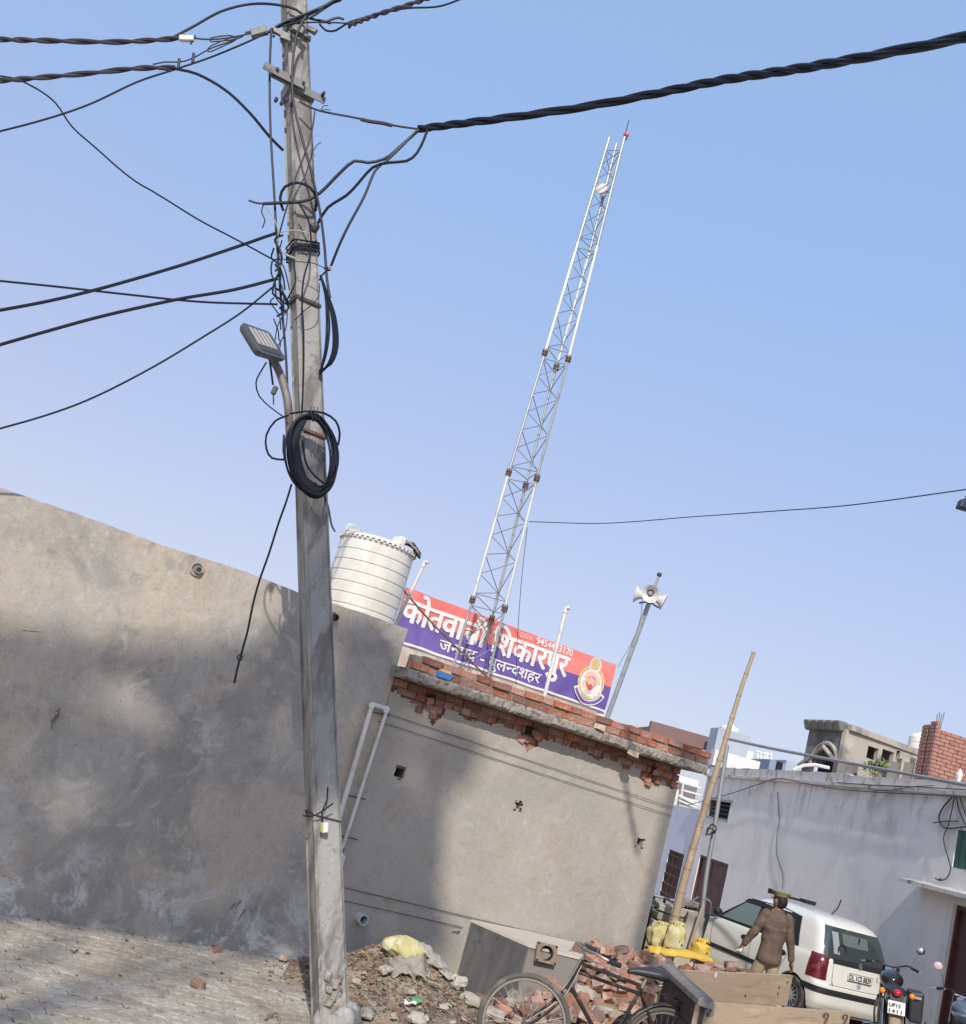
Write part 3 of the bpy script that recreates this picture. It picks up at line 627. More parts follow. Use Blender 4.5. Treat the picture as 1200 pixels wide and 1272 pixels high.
def btext(s, u0, u1, v0, bold, ky=None, name='lettering', cut=None, thick=((0, 0),)):
    G = glyphs(s, bold); mx = max(v.x for g_, _ in G for v in g_); mn = min(v.x for g_, _ in G for v in g_); k = (u1 - u0) * LB / (mx - mn); ky_ = ky or k; mb = MB()
    for i, (V_, F2) in enumerate(G):
        bm = bmesh.new(); vv = [bm.verts.new(((v.x - mn) * k, v.y * ky_, 0)) for v in V_]
        for f in F2:
            try: bm.faces.new([vv[a] for a in f])
            except ValueError: pass
        bmesh.ops.triangulate(bm, faces=bm.faces)
        if cut: bmesh.ops.bisect_plane(bm, geom=bm.verts[:] + bm.edges[:] + bm.faces[:], plane_co=(cut * k * (mx - mn), 0, 0), plane_no=(1, 0, 0), clear_outer=True)
        x = min(v.co.x for v in bm.verts); x1 = max(v.co.x for v in bm.verts); x = math.ceil(x / .05) * .05
        while x < x1: bmesh.ops.bisect_plane(bm, geom=bm.verts[:] + bm.edges[:] + bm.faces[:], plane_co=(x, 0, 0), plane_no=(1, 0, 0)); x += .05
        y = min(v.co.y for v in bm.verts); y1 = max(v.co.y for v in bm.verts); y = math.ceil(y / .08) * .08
        while y < y1: bmesh.ops.bisect_plane(bm, geom=bm.verts[:] + bm.edges[:] + bm.faces[:], plane_co=(0, y, 0), plane_no=(0, 1, 0)); y += .08
        bm.verts.index_update(); fs2 = [tuple(v.index for v in f.verts) for f in bm.faces]
        for q, (ex_, ey_) in enumerate(thick): mb.add([bpt(u0 + (v.co.x + ex_) / LB, v0 + (v.co.y + ey_) / HB, .010 + .0009 * (i % 4) + .0002 * q) for v in bm.verts], fs2)
        bm.free()
    return mb.build(name, M_LET, bn)
btext('कोतवाली िशकारपुर', .004, .766, .41, .008, .52, thick=((0, 0), (.012, 0), (.024, 0), (.012, .006), (.012, -.006)))
btext('जनपद - बुल', .19, .495, .12, .012, .24)
btext('न', .493, .535, .12, .012, .24, cut=.62); btext('दशहर', .519, .655, .12, .012, .24)
btext('9454403170', .595, .775, .845, .014, .165); btext('CUG N.', .515, .575, .87, .006, .10)
# the crest: wreath, ring, bust disc above, ribbon below
cu, cv = .895, .50
M_GOLD = mat('crest_gold', (0.66, 0.46, 0.20), .6); M_CW = mat('crest_white', (0.78, 0.73, 0.66), .6); M_CR = mat('crest_red', (0.62, .10, .09), .6)
def disc(cu_, cv_, r0, r1, m, lift, nm, a0=0, a1=2 * PI, n=36, sc=1.0):
    mb = MB()
    for i in range(n + 1):
        a = a0 + (a1 - a0) * i / n
        for r in (r0, r1): mb.v.append(bpt(cu_ + r * math.cos(a) / LB, cv_ + r * sc * math.sin(a) / HB, lift))
    mb.f = [(2 * i, 2 * i + 1, 2 * i + 3, 2 * i + 2) for i in range(n)]; mb.mi = [0] * n; mb.build(nm, m, bn)
hr = .32 * HB
disc(cu, cv - .03, .0, hr * 1.06, M_CW, .021, 'crest_field'); disc(cu, cv - .03, hr * .86, hr, M_GOLD, .0225, 'crest_ring'); disc(cu, cv - .03, 0, hr * .72, mat('crest_pink', (.78, .50, .42), .6), .0225, 'crest_centre')
disc(cu, cv - .03, hr * .28, hr * .42, M_CR, .024, 'crest_mark'); disc(cu - .3 * hr / LB, cv, 0, hr * .16, M_GOLD, .0255, 'crest_mark'); disc(cu + .3 * hr / LB, cv, 0, hr * .16, M_GOLD, .0255, 'crest_mark'); disc(cu, cv - .12, 0, hr * .2, M_CR, .0255, 'crest_mark')
disc(cu, cv + .34, 0, hr * .48, M_CW, .0235, 'crest_crown'); disc(cu, cv + .36, 0, hr * .34, M_GOLD, .025, 'crest_crown', sc=1.15)
for k in range(16):
    a = -1.1 * PI / 2 + k * 2 * PI / 16; disc(cu + hr * .98 * math.cos(a) / LB, cv - .03 + hr * .98 * math.sin(a) / HB, 0, hr * .11, M_GOLD, .0262, 'crest_leaf', n=8)
disc(cu, cv - .05, hr * 1.04, hr * 1.36, M_CW, .027, 'crest_ribbon', PI * 1.12, PI * 1.88); disc(cu, cv - .05, hr * 1.10, hr * 1.30, M_BLUE, .0285, 'crest_ribbon', PI * 1.15, PI * 1.85)
btext('उ प्र', .885, .91, cv - .46, .004, .05)
for u in (0.0, .25, .5, .75, 1.0):
    MB().tube([bpt(u, 0, -.03), bpt(u, 1, -.03)], .014, 6).build('frame_bar', M_GALV, bn)
for v in (.03, .97): MB().tube([bpt(t / 10, v, -.045) for t in range(11)], .012, 6).build('frame_bar', M_GALV, bn)

def post(px0, py0, px1, py1, Y, r, label):
    a, b_ = aty(px0, py0, Y), aty(px1, py1, Y); d = (b_ - a).normalized(); a2 = a - d * ((a.z - 2.9) / d.z)
    t = thing('roof_post', a2, label, 'post', 'white pipe posts on the roof')
    MB().tube([a2, b_], r, 10).build('pipe', M_PVC, t, smooth=True); MB().tube([b_ - d * .05, b_ + d * .02, b_ + d * .03 + Vector((.05, -.03, -.005))], r * 1.35, 10).build('elbow', M_PVC, t, smooth=True)
post(498, 762, 527, 700, 13.6, .022, 'white plastic pipe post with an elbow top beside the water tank')
post(677, 862, 703, 757, 14.6, .026, 'white pipe post with elbow top before the right half of the banner')

# ================================================================ lattice mast
TY = 15.9
zr = 2.895
Lp = [(587, 745), (632, 587), (677, 438), (718, 301), (757, 171)]
def tline(pxs, Y): return [aty(x, y, Y) for x, y in pxs]
# three legs: left, far middle, right ; joint heights taken from the left leg
Lf = tline(Lp, TY); Rt = tline([(627, 756), (667, 594), (706, 446), (742, 306), (776, 170)], TY + .10)
Md = tline([(611, 769), (653, 603), (691, 456), (732, 314), (766, 178)], TY)
H_ = [p.z for p in Lf]
def atz(P, k, z):       # follow the sight line to the height z
    d = P - CP; return CP + d * ((z - CAM_H) / d.z)
Rt = [atz(p, 0, h) for p, h in zip(Rt, H_)]; Md = [atz(p, 0, h) for p, h in zip(Md, H_)]
legs = [Lf, Md, Rt]
tw_ = thing('lattice_mast', Vector((Lf[0].x, Lf[0].y, zr)), 'tall slender three-legged lattice radio mast rising behind the brick parapet', 'radio mast')
ext = []
for lg in legs:
    d = (lg[0] - lg[1]).normalized(); ext.append([lg[0] + d * ((lg[0].z - zr) / -d.z)] + lg)
def lerp(a, b, t): return a + (b - a) * t
for lg in ext:
    for i in range(5):
        MB().tube([lg[i], lg[i + 1]], 0.020 if i in (0, 2) else 0.025, 8).build('leg', M_SILVER if i in (1, 3) else M_GALV, tw_, smooth=True)
    for i in range(1, 4):
        d = (lg[i + 1] - lg[i]).normalized(); fl = MB()
        fl.cyl(lg[i] - d * .035, lg[i] - d * .006, .046, n=10); fl.cyl(lg[i] + d * .008, lg[i] + d * .028, .046, n=10)
        for k in range(4): c = lg[i] + Vector((math.cos(k * PI / 2) * .034, math.sin(k * PI / 2) * .034, 0)); fl.cyl(c - d * .06, c + d * .06, .01, n=6)
        fl.build('flange', M_RUST, tw_)
for i in range(5):
    for a, b_ in ((0, 1), (1, 2), (2, 0)):
        A0, A1, B0, B1 = ext[a][i], ext[a][i + 1], ext[b_][i], ext[b_][i + 1]
        if i == 4: A1 = lerp(A0, A1, .92); B1 = lerp(B0, B1, .92)
        n = 6 if i else 3
        pts_ = []
        for k in range(n + 1):
            t = .05 + .9 * k / n; pts_.append(lerp(A0, A1, t) if k % 2 == (a % 2) else lerp(B0, B1, t))
        for k in range(n): MB().tube([pts_[k], pts_[k + 1]], .0065, 5).build('brace', M_BRACE, tw_)
        for t in (.05, .95): MB().tube([lerp(A0, A1, t), lerp(B0, B1, t)], .0065, 5).build('brace', M_BRACE, tw_)
# aerial rod, red lamp and lamp on the mast
tp = ext[2][5]; d = (ext[2][5] - ext[2][4]).normalized()
MB().tube([tp, tp + d * .30], .008, 6).build('aerial_rod', M_DARKST, tw_)
lc = aty(778, 167, TY + .1)
al = thing('warning_lamp', lc - d * .05, 'small round red and white warning lamp at the very top of the mast', 'lamp')
MB().ball(lc, .05).build('lens', mat('faded_red_plastic', (.60, .22, .2), .4), al, smooth=True); MB().cyl(lc - d * .09, lc - d * .03, .03).build('socket', M_DARKST, al)
lc = aty(748, 236, TY + .02); fl = thing('floodlight', lc, 'small white round lamp clamped high on the lattice mast', 'lamp')
MB().lathe([(.02, -.06), (.05, -.05), (.095, .02), (.10, .04), (.09, .045), (.001, .03)], 20, xf(Vector((-.5, -.8, .15)), lc), cap=False).build('shade', M_PVC, fl, smooth=True)
MB().tube([lc, lc + Vector((.10, .05, .03)), lc + Vector((.16, .06, .04))], .018, 8).build('bracket', M_GALV, fl)

# loudspeaker pole
a, b_ = aty(757, 884, 19.0), aty(819, 714, 19.0); d = (b_ - a).normalized()
lp = thing('loudspeaker_pole', a, 'slanting grey steel pole carrying loudspeakers beyond the right end of the banner', 'pole')
MB().tube([a - d * 1.2, lerp(a, b_, .80)], .042, 8).build('pole', M_GALV, lp, smooth=True); MB().tube([lerp(a, b_, .80), b_], .024, 8).build('pole_tip', M_GALV, lp, smooth=True); MB().ball(b_, .045).build('pole_cap', M_DARKST, lp)
def horn(px, py, Y, dirv, label):
    c = aty(px, py, Y); t = thing('horn_loudspeaker', c, label, 'loudspeaker', 'horn loudspeakers on the pole'); m = xf(Vector(dirv), c)
    MB().lathe([(.05, -.20), (.055, -.10), (.06, -.05), (.09, .02), (.155, .08), (.16, .095), (.148, .09), (.085, .02), (.055, -.03)], 24, m, cap=False).build('horn', M_PVC, t, smooth=60)
    MB().lathe([(.0, .04), (.03, .03), (.05, -.03)], 14, m, cap=False).build('reflector', mat('grey_paint', (.30, .30, .33), .5), t, smooth=True)
    MB().lathe([(.056, -.02), (.0, -.021)], 16, m, cap=False).build('throat', M_DARKST, t)
    MB().cyl(c + m.to_3x3() @ Vector((0, 0, -.26)), c + m.to_3x3() @ Vector((0, 0, -.17)), .065, n=14).build('driver', M_GALV, t, smooth=True)
horn(808, 737, 18.75, (-.1, -1, -.25), 'horn loudspeaker facing the street, middle of three on the slanting pole')
horn(795, 739, 19.0, (-1, .15, .0), 'white horn loudspeaker pointing left, one of three on the slanting pole')
horn(819, 745, 19.0, (1, -.2, -.25), 'white horn loudspeaker pointing right, one of three on the slanting pole')
MB().tube(cpts([(794, 749, 18.95), (806, 747, 18.95), (818, 755, 18.95)]), .015, 6).build('crossbar', M_DARKST, lp)
cable('slack_wire', [(798, 744, 18.9), (795, 770, 18.9), (786, 795, 18.9), (768, 828, 18.5)], .006, M_BRACE, 'thin wire hanging from the loudspeakers to the banner end', 'wire')
# ================================================================ the white house along the right
HX = 8.7
def hp(px, py, X=HX): return onx(px, py, X)
def xwall(X, y0, y1, z0, z1, ops, th, name, m, parent, rough=0.012):
    """wall facing -X with openings (ya, yb, za, zb), reveals th deep"""
    ys = {y0, y1}; zs = {z0, z1}
    for a, b, c, d in ops: ys |= {a, b}; zs |= {c, d}
    k = y0
    while k < y1: ys.add(k); k += 0.5
    k = z0
    while k < z1: zs.add(k); k += 0.5
    ys = sorted(ys); zs = sorted(zs); mb = MB()
    def P(y, z): return Vector((X + rough * noise.noise(Vector((y * .8, z * .8, 2))), y, z))
    for a, b in zip(ys, ys[1:]):
        for c, d in zip(zs, zs[1:]):
            cy, cz = (a + b) / 2, (c + d) / 2
            if any(o[0] < cy < o[1] and o[2] < cz < o[3] for o in ops): continue
            mb.add([P(a, c), P(b, c), P(b, d), P(a, d)], [(3, 2, 1, 0)])
    for a, b, c, d in ops:
        v = [Vector((X, a, c)), Vector((X, b, c)), Vector((X, b, d)), Vector((X, a, d))]; u = [p + Vector((th, 0, 0)) for p in v]
        mb.add(v + u, [(0, 1, 5, 4), (1, 2, 6, 5), (2, 3, 7, 6), (3, 0, 4, 7)])
    mb.add([Vector((X + .3, y0, z0)), Vector((X + .3, y1, z0)), Vector((X + .3, y1, z1)), Vector((X + .3, y0, z1)), Vector((X, y0, z1)), Vector((X, y1, z1)), Vector((X, y1, z0))], [(0, 1, 2, 3), (3, 2, 5, 4), (2, 1, 6, 5)])
    return mb.build(name, m, parent)
zp = (hp(905, 957).z + hp(1200, 968).z) / 2; zl = (hp(1040, 973).z + hp(1200, 992).z) / 2
yL = hp(871, 1000).y
wh = thing('white_house', (HX, 18, 0), 'grey-white limewashed house with a stained parapet along the right side', 'house')
dA = (hp(905, 1075).y, hp(868, 1070).y, 0.0, hp(886, 1067).z)
dB = (9.0, hp(1183, 1150).y, 0.15, hp(1190, 1124).z)
wn_ = (hp(908, 1005).y, hp(880, 1005).y, hp(893, 1019).z, hp(898, 993).z)
gs = (10.5, hp(1186, 1055).y, hp(1192, 1079).z, hp(1192, 1031).z)
xwall(HX, 8.0, yL, 0, zl, [dA, dB, wn_, gs], .22, 'wall', M_HOUSE, wh)
mb = MB(); n = 60      # parapet with a worn top
for i in range(n + 1):
    y = 8 + (yL - 8) * i / n; t = zp + .03 * noise.noise(Vector((y * 1.7, 0, 0))) + .02 * noise.noise(Vector((y * 6, 0, 0))) + (.05 if hp(1049, 960).y < y else 0)
    mb.v += [Vector((HX + .02, y, zl + .06)), Vector((HX + .02, y, t)), Vector((HX + .2, y, t)), Vector((HX + .2, y, zl))]
mb.f = [(i * 4 + k, (i + 1) * 4 + k, (i + 1) * 4 + (k + 1) % 4, i * 4 + (k + 1) % 4) for i in range(n) for k in range(4)]; mb.mi = [0] * len(mb.f)
mb.build('parapet', M_PARAP, wh)
mb = MB(); 
for i in range(n + 1):
    y = 8 + (yL - 8) * i / n; jx = .012 * noise.noise(Vector((y * 3, 1, 0)))
    mb.v += [Vector((HX - .10 + jx, y, zl - .02 + jx)), Vector((HX - .10 + jx, y, zl + .05 + jx)), Vector((HX + .03, y, zl + .08)), Vector((HX + .03, y, zl - .03))]
mb.f = [(i * 4 + k, (i + 1) * 4 + k, (i + 1) * 4 + (k + 1) % 4, i * 4 + (k + 1) % 4) for i in range(n) for k in range(4)]; mb.mi = [0] * len(mb.f)
mb.build('cornice', M_PARAP, wh)
MB().box((HX + 3, (8 + yL) / 2, zl - .1), (5.8, yL - 8, .2)).build('roof', M_CONC, wh)
def leaf_door(y0, y1, z0, z1, X, parent, m=M_MAROON, nleaf=2):
    d = MB().box((X + .10, (y0 + y1) / 2, (z0 + z1) / 2), (.04, y1 - y0, z1 - z0)).build('door', m, parent)
    f = MB(); f.box((X + .06, y0 + .03, (z0 + z1) / 2), (.07, .06, z1 - z0)); f.box((X + .06, y1 - .03, (z0 + z1) / 2), (.07, .06, z1 - z0)); f.box((X + .06, (y0 + y1) / 2, z1 - .03), (.068, y1 - y0 - .12, .06)); f.build('door_frame', m, d)
    w_ = (y1 - y0) / nleaf; hh_ = z1 - z0
    for k in range(nleaf):
        cy = y0 + w_ * (k + .5)
        for (a, b) in ((.07, .30), (.34, .62), (.66, .94)):
            MB().box((X + .074, cy, z0 + hh_ * (a + b) / 2), (.02, w_ * .66, hh_ * (b - a))).build('door_panel', m, d, bevel=.006)
    MB().box((X + .055, (y0 + y1) / 2, z0 + hh_ * .48), (.03, .16, .03)).build('bolt', M_DARKST, d)
leaf_door(*dA, HX, wh); leaf_door(*dB, HX, wh)
MB().box((HX - .012, dB[1] + .11, (dB[3] + .15) / 2), (.03, .20, dB[3] - .15)).build('door_surround', M_WHITEW, wh)
MB().box((HX - .012, 10.3, dB[3] + .06), (.03, 2 * (dB[1] + .21 - 10.3), .11)).build('door_surround', M_WHITEW, wh)
sh = MB(); ya, yb = 8.2, hp(1142, 1112).y; zs = hp(1190, 1117).z
sh.hexa([(HX - .38, ya, zs + .03), (HX - .38, yb, zs + .03), (HX + .01, yb, zs + .05), (HX + .01, ya, zs + .05)], [(HX - .38, ya, zs + .09), (HX - .38, yb, zs + .09), (HX + .01, yb, zs + .14), (HX + .01, ya, zs + .14)])
sh.build('sunshade', M_PARAP, wh)
wf = MB(); a, b, c, d = wn_
wf.box((HX + .03, a + .03, (c + d) / 2), (.1, .06, d - c)); wf.box((HX + .03, b - .03, (c + d) / 2), (.1, .06, d - c)); wf.box((HX + .03, (a + b) / 2, d - .03), (.098, b - a - .12, .06)); wf.box((HX + .03, (a + b) / 2, c + .03), (.098, b - a - .12, .06))
wfo = wf.build('window', M_GALV, wh)
MB().box((HX + .2, (a + b) / 2, (c + d) / 2), (.02, b - a, d - c)).build('window_backing', M_DARK, wfo)
for k in range(5):
    z = c + (d - c) * (k + .6) / 5; MB().box((HX + .07, (a + b) / 2, z), (.09, b - a - .12, .012), Matrix.Rotation(R(35), 4, 'Y')).build('louvre', M_DARKST, wfo)
a, b, c, d = gs; k = 0; y = a
M_GREEN = mat('green_shutter_paint', (.035, .11, .075), .7, layers=[((.015, .03, .03), 3, .5, .66, .8, dict(stretch=(1, 1, .2)))])
while y < b: MB().box((HX + .03 + .01 * (k % 2), min(y + .065, b - .06), (c + d) / 2), (.03, .12, d - c)).build('shutter_board', M_GREEN, wh); y += .135; k += 1

# paler neighbouring house further along
ph = thing('pale_house', (HX + .4, yL + 4, 0), 'pale bluish house with a maroon door just right of the unfinished room', 'house')
X2 = HX + .12; zh = onx(855, 1003, X2).z - .6
dC = (onx(846, 1080, X2).y, onx(826, 1080, X2).y, .0, onx(838, 1057, X2).z)
xwall(X2, yL + .02, yL + 14, 0, zh + .6, [dC], .22, 'wall', mat('pale_blue_limewash', (.64, .65, .70), .9, layers=[((.52, .53, .57), 1, .5, .66, .6)], bump=.2, bscale=6), ph)
leaf_door(*dC, X2, ph, mat('brown_grille_door', (.09, .045, .035), .7))
for k in range(4):
    y = dC[0] + (dC[1] - dC[0]) * (k + .5) / 4; MB().tube([(X2 + .03, y, 0.0), (X2 + .03, y, dC[3])], .018, 6).build('door_bar', M_RUST, ph)
for k in range(5):
    z = dC[3] * (k + .5) / 5; MB().tube([(X2 + .01, dC[0], z), (X2 + .01, dC[1], z)], .015, 6).build('door_bar', M_RUST, ph)

# ================================================================ far roofs
def fbox(name, pts, Y, depth, m, parent=None):
    """block facing the street: pts are the seen outline corners, extruded away"""
    P = [aty(px, py, Y) for px, py in pts]; return MB().prism(P, (depth * .12, depth, 0)).build(name, m, parent)
M_BLUEG = mat('blue_grey_shade_tone', (.40, .43, .49), .9, layers=[((.32, .34, .39), .5, .45, .65, .6)], bump=.2, bscale=4)  # bluish grey of shade, painted as the far upper room's colour
def box3(name, px0, py0, px1, pyb, Y, depth, m, parent=None, z0=None):
    a = aty(px0, py0, Y); b = onz(px1, py0 + (px1 - px0) * .283, a.z); b = Vector((aty(px1, py0, Y).x, Y, a.z))
    z0 = aty(px0, pyb, Y).z - 2 if z0 is None else z0
    c = Vector(((a.x + b.x) / 2, Y + depth / 2, (a.z + z0) / 2)); return MB().box(c, (b.x - a.x, depth, a.z - z0)).build(name, m, parent)
fs_ = thing('far_shed', aty(850, 930, 38), 'brown open shed on a far roof above the right end of the brick parapet', 'shed')
box3('roof', 812, 911, 888, 916, 38, 6, mat('brown_sheet', (.25, .13, .12), .7), fs_, z0=aty(888, 922, 38).z)
box3('fascia', 806, 911.5, 893, 913, 37.6, .3, mat('dull_brown', (.20, .12, .11), .7), fs_, z0=aty(893, 919, 37.6).z)
for px in (826, 851, 868, 885): MB().box(aty(px, 930, 38.6), (.14, .14, .9)).build('post', M_RUST, fs_)
for k in range(3): MB().box(aty(868, 928 + k * 6, 39), (1.6, .08, .10)).build('rail', M_GALV, fs_)
box3('back_wall', 812, 920, 890, 960, 41, .3, M_DARK, fs_, z0=aty(870, 945, 41).z)  # black sheet painted in for the shade under the shed roof
hb_ = thing('far_building', aty(912, 930, 36), 'block-shaped far upper room in painted blue-grey shade, behind the top of the bamboo pole', 'building')
box3('wall', 893, 903.5, 935, 960, 36, 1.0, M_BLUEG, hb_, z0=aty(900, 958, 36).z)
MB().box(aty(912, 948, 35.6) + Vector((0, 0, 0)), (1.5, .5, .5)).build('white_parapet', M_WHITEW, hb_)
def tank(px, py, Y, r, h, label):
    b = aty(px, py, Y); t = thing('rooftop_tank', b, label, 'water tank', 'small far water tanks')
    MB().lathe([(r, 0), (r, h * .3), (r * .96, h * .32), (r, h * .34), (r, h * .6), (r * .96, h * .62), (r, h * .64), (r, h * .85), (r * .7, h), (.01, h)], 24, Matrix.Translation(b)).build('tank_body', M_TANK, t, smooth=40)
    MB().cyl(b + Vector((0, 0, h - .02)), b + Vector((0, 0, h + .08)), r * .36, n=16).build('lid', M_TANK, t)
tank(903, 924, 38.5, .36, .62, 'small white water tank with a lid on the blue-grey upper room')
tank(1139, 944, 36, .36, .85, 'small white water tank between the arched room and the red brick block')
hb2 = thing('far_building', aty(935, 950, 44), 'sunlit white rooftop walls with thin white railings, left of the small blue-grey hut', 'building')
for a_ in ((929, 932, 937, 941, 44), (905, 941, 921, 950, 43), (925, 941, 960, 960, 45)):
    box3('wall', a_[0], a_[1], a_[2], a_[3], a_[4], 2, M_WHITEW, hb2)
for px in (940, 944, 949, 952, 957): MB().tube([aty(px, 951, 44), aty(px + 1.5, 934, 44)], .04, 5).build('railing_post', M_WHITEW, hb2)
for py in (935, 941): MB().tube([aty(939, py - 2, 44), aty(959, py + 3, 44)], .035, 5).build('railing_bar', M_WHITEW, hb2)
hb3 = thing('far_building', aty(975, 950, 40), 'small blue-grey hut with one tiny window on a far roof', 'building')
box3('wall', 957, 943, 977, 962, 40, 3, mat('blue_wall_shaded', (.24, .29, .40), .9), hb3); a = aty(977.3, 944.5, 40.1)  # left side of the hut painted darker, as its shaded face
box3('wall', 977.2, 944, 1003, 962, 40.6, 3, M_BLUEG, hb3); MB().box(aty(968, 951.5, 39.95), (.22, .06, .3)).build('window', M_DARK, hb3)
MB().tube([aty(x, y, 30) for x, y in ((985, 957), (998, 951), (1012, 950), (1030, 954))], .05, 6).build('white_pipe', M_PVC, hb3)
for bx in ((838, 964, 870, 1000, 46),):
    vb = thing('far_building', aty(855, 985, 46), 'bright white balcony block seen in the gap right of the unfinished room', 'building')
    box3('wall', 840, 962, 870, 1000, 46, 3, M_WHITEW, vb, z0=0)
    for k in range(3): MB().box(aty(857, 975 + k * 9, 45.8), (.9 - .1 * k, .35, .07)).build('ledge', M_WHITEW, vb)
    MB().tube([aty(846, 992, 45.6), aty(849, 972, 45.6)], .05, 6).build('drain_pipe', M_PVC, vb); MB().tube([aty(843, 988, 45.2), aty(868, 1001, 45.2)], .06, 6).build('railing_bar', M_WHITEW, vb); MB().tube([aty(843, 994, 45.2), aty(866, 1004, 45.2)], .04, 6).build('railing_bar', M_WHITEW, vb)

# old concrete room with an arched doorway
M_OLD = mat('old_concrete', (.42, .375, .31), .95, layers=[((.17, .16, .145), 1.3, .45, .62, .8, dict(detail=12)), ((.55, .50, .42), 2, .55, .7, .6)], bump=.4, bscale=5)
M_OLDD = mat('old_concrete_shade_copy', (.20, .185, .165), .95, layers=[((.10, .095, .09), 1.6, .45, .62, .8, dict(detail=12)), ((.32, .30, .27), 2, .55, .7, .6)], bump=.4, bscale=5)  # darker copy of the old concrete, painting shade on the arched front
oc = aty(1052, 906, 30); z1 = oc.z; orr = thing('old_arched_room', Vector((oc.x, oc.y, 2)), 'old concrete rooftop room with an arched doorway and thick eave, shade painted on its front', 'building')
fl_ = onz(1006, 904, z1); rr_ = onz(1140, 938, z1); z0 = 3.0
fd = (oc - fl_).normalized(); rd = (rr_ - oc).normalized(); fnm = Vector((fd.y, -fd.x, 0)); rnm = Vector((rd.y, -rd.x, 0)); FL = (oc - fl_).length; RL = (rr_ - oc).length
def fp(u, off, z): p = fl_ + fd * u - (fnm * -off); p.z = z; return p
def rp(u, off, z): p = oc + rd * u + rnm * off; p.z = z; return p
def arch_face(mb, u0, u1, zb_, zt_, uc, ra, zspr, n=14):
    """front wall with an arched opening: two jambs, and spandrels over the arch"""
    P = lambda u, z: fp(u, 0, z)
    mb.add([P(u0, zb_), P(uc - ra, zb_), P(uc - ra, zspr), P(u0, zspr)], [(0, 1, 2, 3)]); mb.add([P(uc + ra, zb_), P(u1, zb_), P(u1, zspr), P(uc + ra, zspr)], [(0, 1, 2, 3)])
    pr_ = [(uc - ra * math.cos(PI * k / n), zspr + ra * .9 * math.sin(PI * k / n)) for k in range(n + 1)]
    for (a, za), (b, zb2) in zip(pr_, pr_[1:]): mb.add([P(a, za), P(b, zb2), P(b, zt_), P(a, zt_)], [(0, 1, 2, 3)])
    mb.add([P(u0, zspr), P(uc - ra, zspr), P(uc - ra, zt_), P(u0, zt_)], [(0, 1, 2, 3)]); mb.add([P(uc + ra, zspr), P(u1, zspr), P(u1, zt_), P(uc + ra, zt_)], [(0, 1, 2, 3)])
    for (a, za), (b, zb2) in zip(pr_, pr_[1:]): mb.add([fp(a, 0, za), fp(b, 0, zb2), fp(b, -.3, zb2), fp(a, -.3, za)], [(0, 1, 2, 3)])
mb = MB(); arch_face(mb, 0, FL, z0, z1, FL * .60, FL * .26, z1 - 1.05); mb.build('front_wall', M_OLDD, orr)
MB().add([fp(0, -.5, z0), fp(FL * .85, -.3, z0), fp(FL * .85, -.3, z1), fp(0, -.5, z1)], [(0, 1, 2, 3)]).build('doorway_back', M_DARK, orr)
ga = [fp(FL * .60 + (FL * .34) * math.cos(PI * k / 12) * -1, .05, z1 - 1.05 + FL * .31 * math.sin(PI * k / 12)) for k in range(13)]
MB().tube(ga, .06, 6).build('arch_moulding', M_OLD, orr)
MB().tube([fp(0, .10, z1 - 1.15), fp(FL * .58, .10, z1 - .55), fp(FL * 1.02, .10, z1 - 1.0)], .07, 6).build('gable_moulding', M_OLD, orr)
# side wall with three broken openings
def rq(px, py):
    d = ray(px, py); q = CP + d * ((oc - CP).dot(rnm) / d.dot(rnm)); return (q - oc).dot(rd), q.z
ops = []
for x0, x1, ya, yb in ((1076, 1090, 925, 941), (1094, 1109, 929, 945), (1112, 1117, 931, 944)):
    a, b = rq(x0, yb), rq(x1, yb); t_ = rq(x0, ya); ops.append((a[0], b[0], a[1], t_[1]))
us = sorted({0, RL} | {o[0] for o in ops} | {o[1] for o in ops}); zs2 = sorted({z0, z1} | {o[2] for o in ops} | {o[3] for o in ops}); mb = MB()
for a, b in zip(us, us[1:]):
    for c, d in zip(zs2, zs2[1:]):
        if not any(o[0] < (a + b) / 2 < o[1] and o[2] < (c + d) / 2 < o[3] for o in ops): mb.hexa([rp(a, 0, c), rp(b, 0, c), rp(b, -.14, c), rp(a, -.14, c)], [rp(a, 0, d), rp(b, 0, d), rp(b, -.14, d), rp(a, -.14, d)])
mb.build('side_wall', M_OLD, orr); MB().add([rp(RL * .25, -.9, z0), rp(RL, -.9, z0), rp(RL, -.9, z1), rp(RL * .25, -.9, z1)], [(0, 1, 2, 3)]).build('inner_wall', M_MAROON, orr)
MB().hexa([fp(.0, .2, z1), rp(.05, .12, z1), rp(RL, .05, z1), rp(RL, -3, z1)], [fp(.0, .2, z1 + .16), rp(.05, .12, z1 + .16), rp(RL, .05, z1 + .16), rp(RL, -3, z1 + .16)]).build('roof', M_OLD, orr)
for k in range(5):
    a = -.05 + k * FL / 5; MB().hexa([fp(a, .14, z1 - .10), fp(a + FL * .19, .14, z1 - .10), fp(a + FL * .19, -.1, z1 - .05), fp(a, -.1, z1 - .05)], [fp(a, .26, z1 + .20), fp(a + FL * .19, .26, z1 + .20), fp(a + FL * .19, -.1, z1 + .2), fp(a, -.1, z1 + .2)]).build('eave_block', M_OLDD, orr, bevel=.06, segs=2)
gp_ = thing('roof_parapet', aty(1110, 960, 27), 'low grey block parapet with pale uprights in front of the old arched room', 'wall')
for px0, px1, py in ((1042, 1068, 944), (1105, 1119, 944), (1124, 1137, 946)): box3('block_panel', px0, py, px1, 968, 27, .3, M_OLDD, gp_, z0=3.6)
for px in (1121, 1138): box3('upright', px, 942, px + 3.5, 970, 26.9, .3, M_OLD, gp_, z0=3.6)
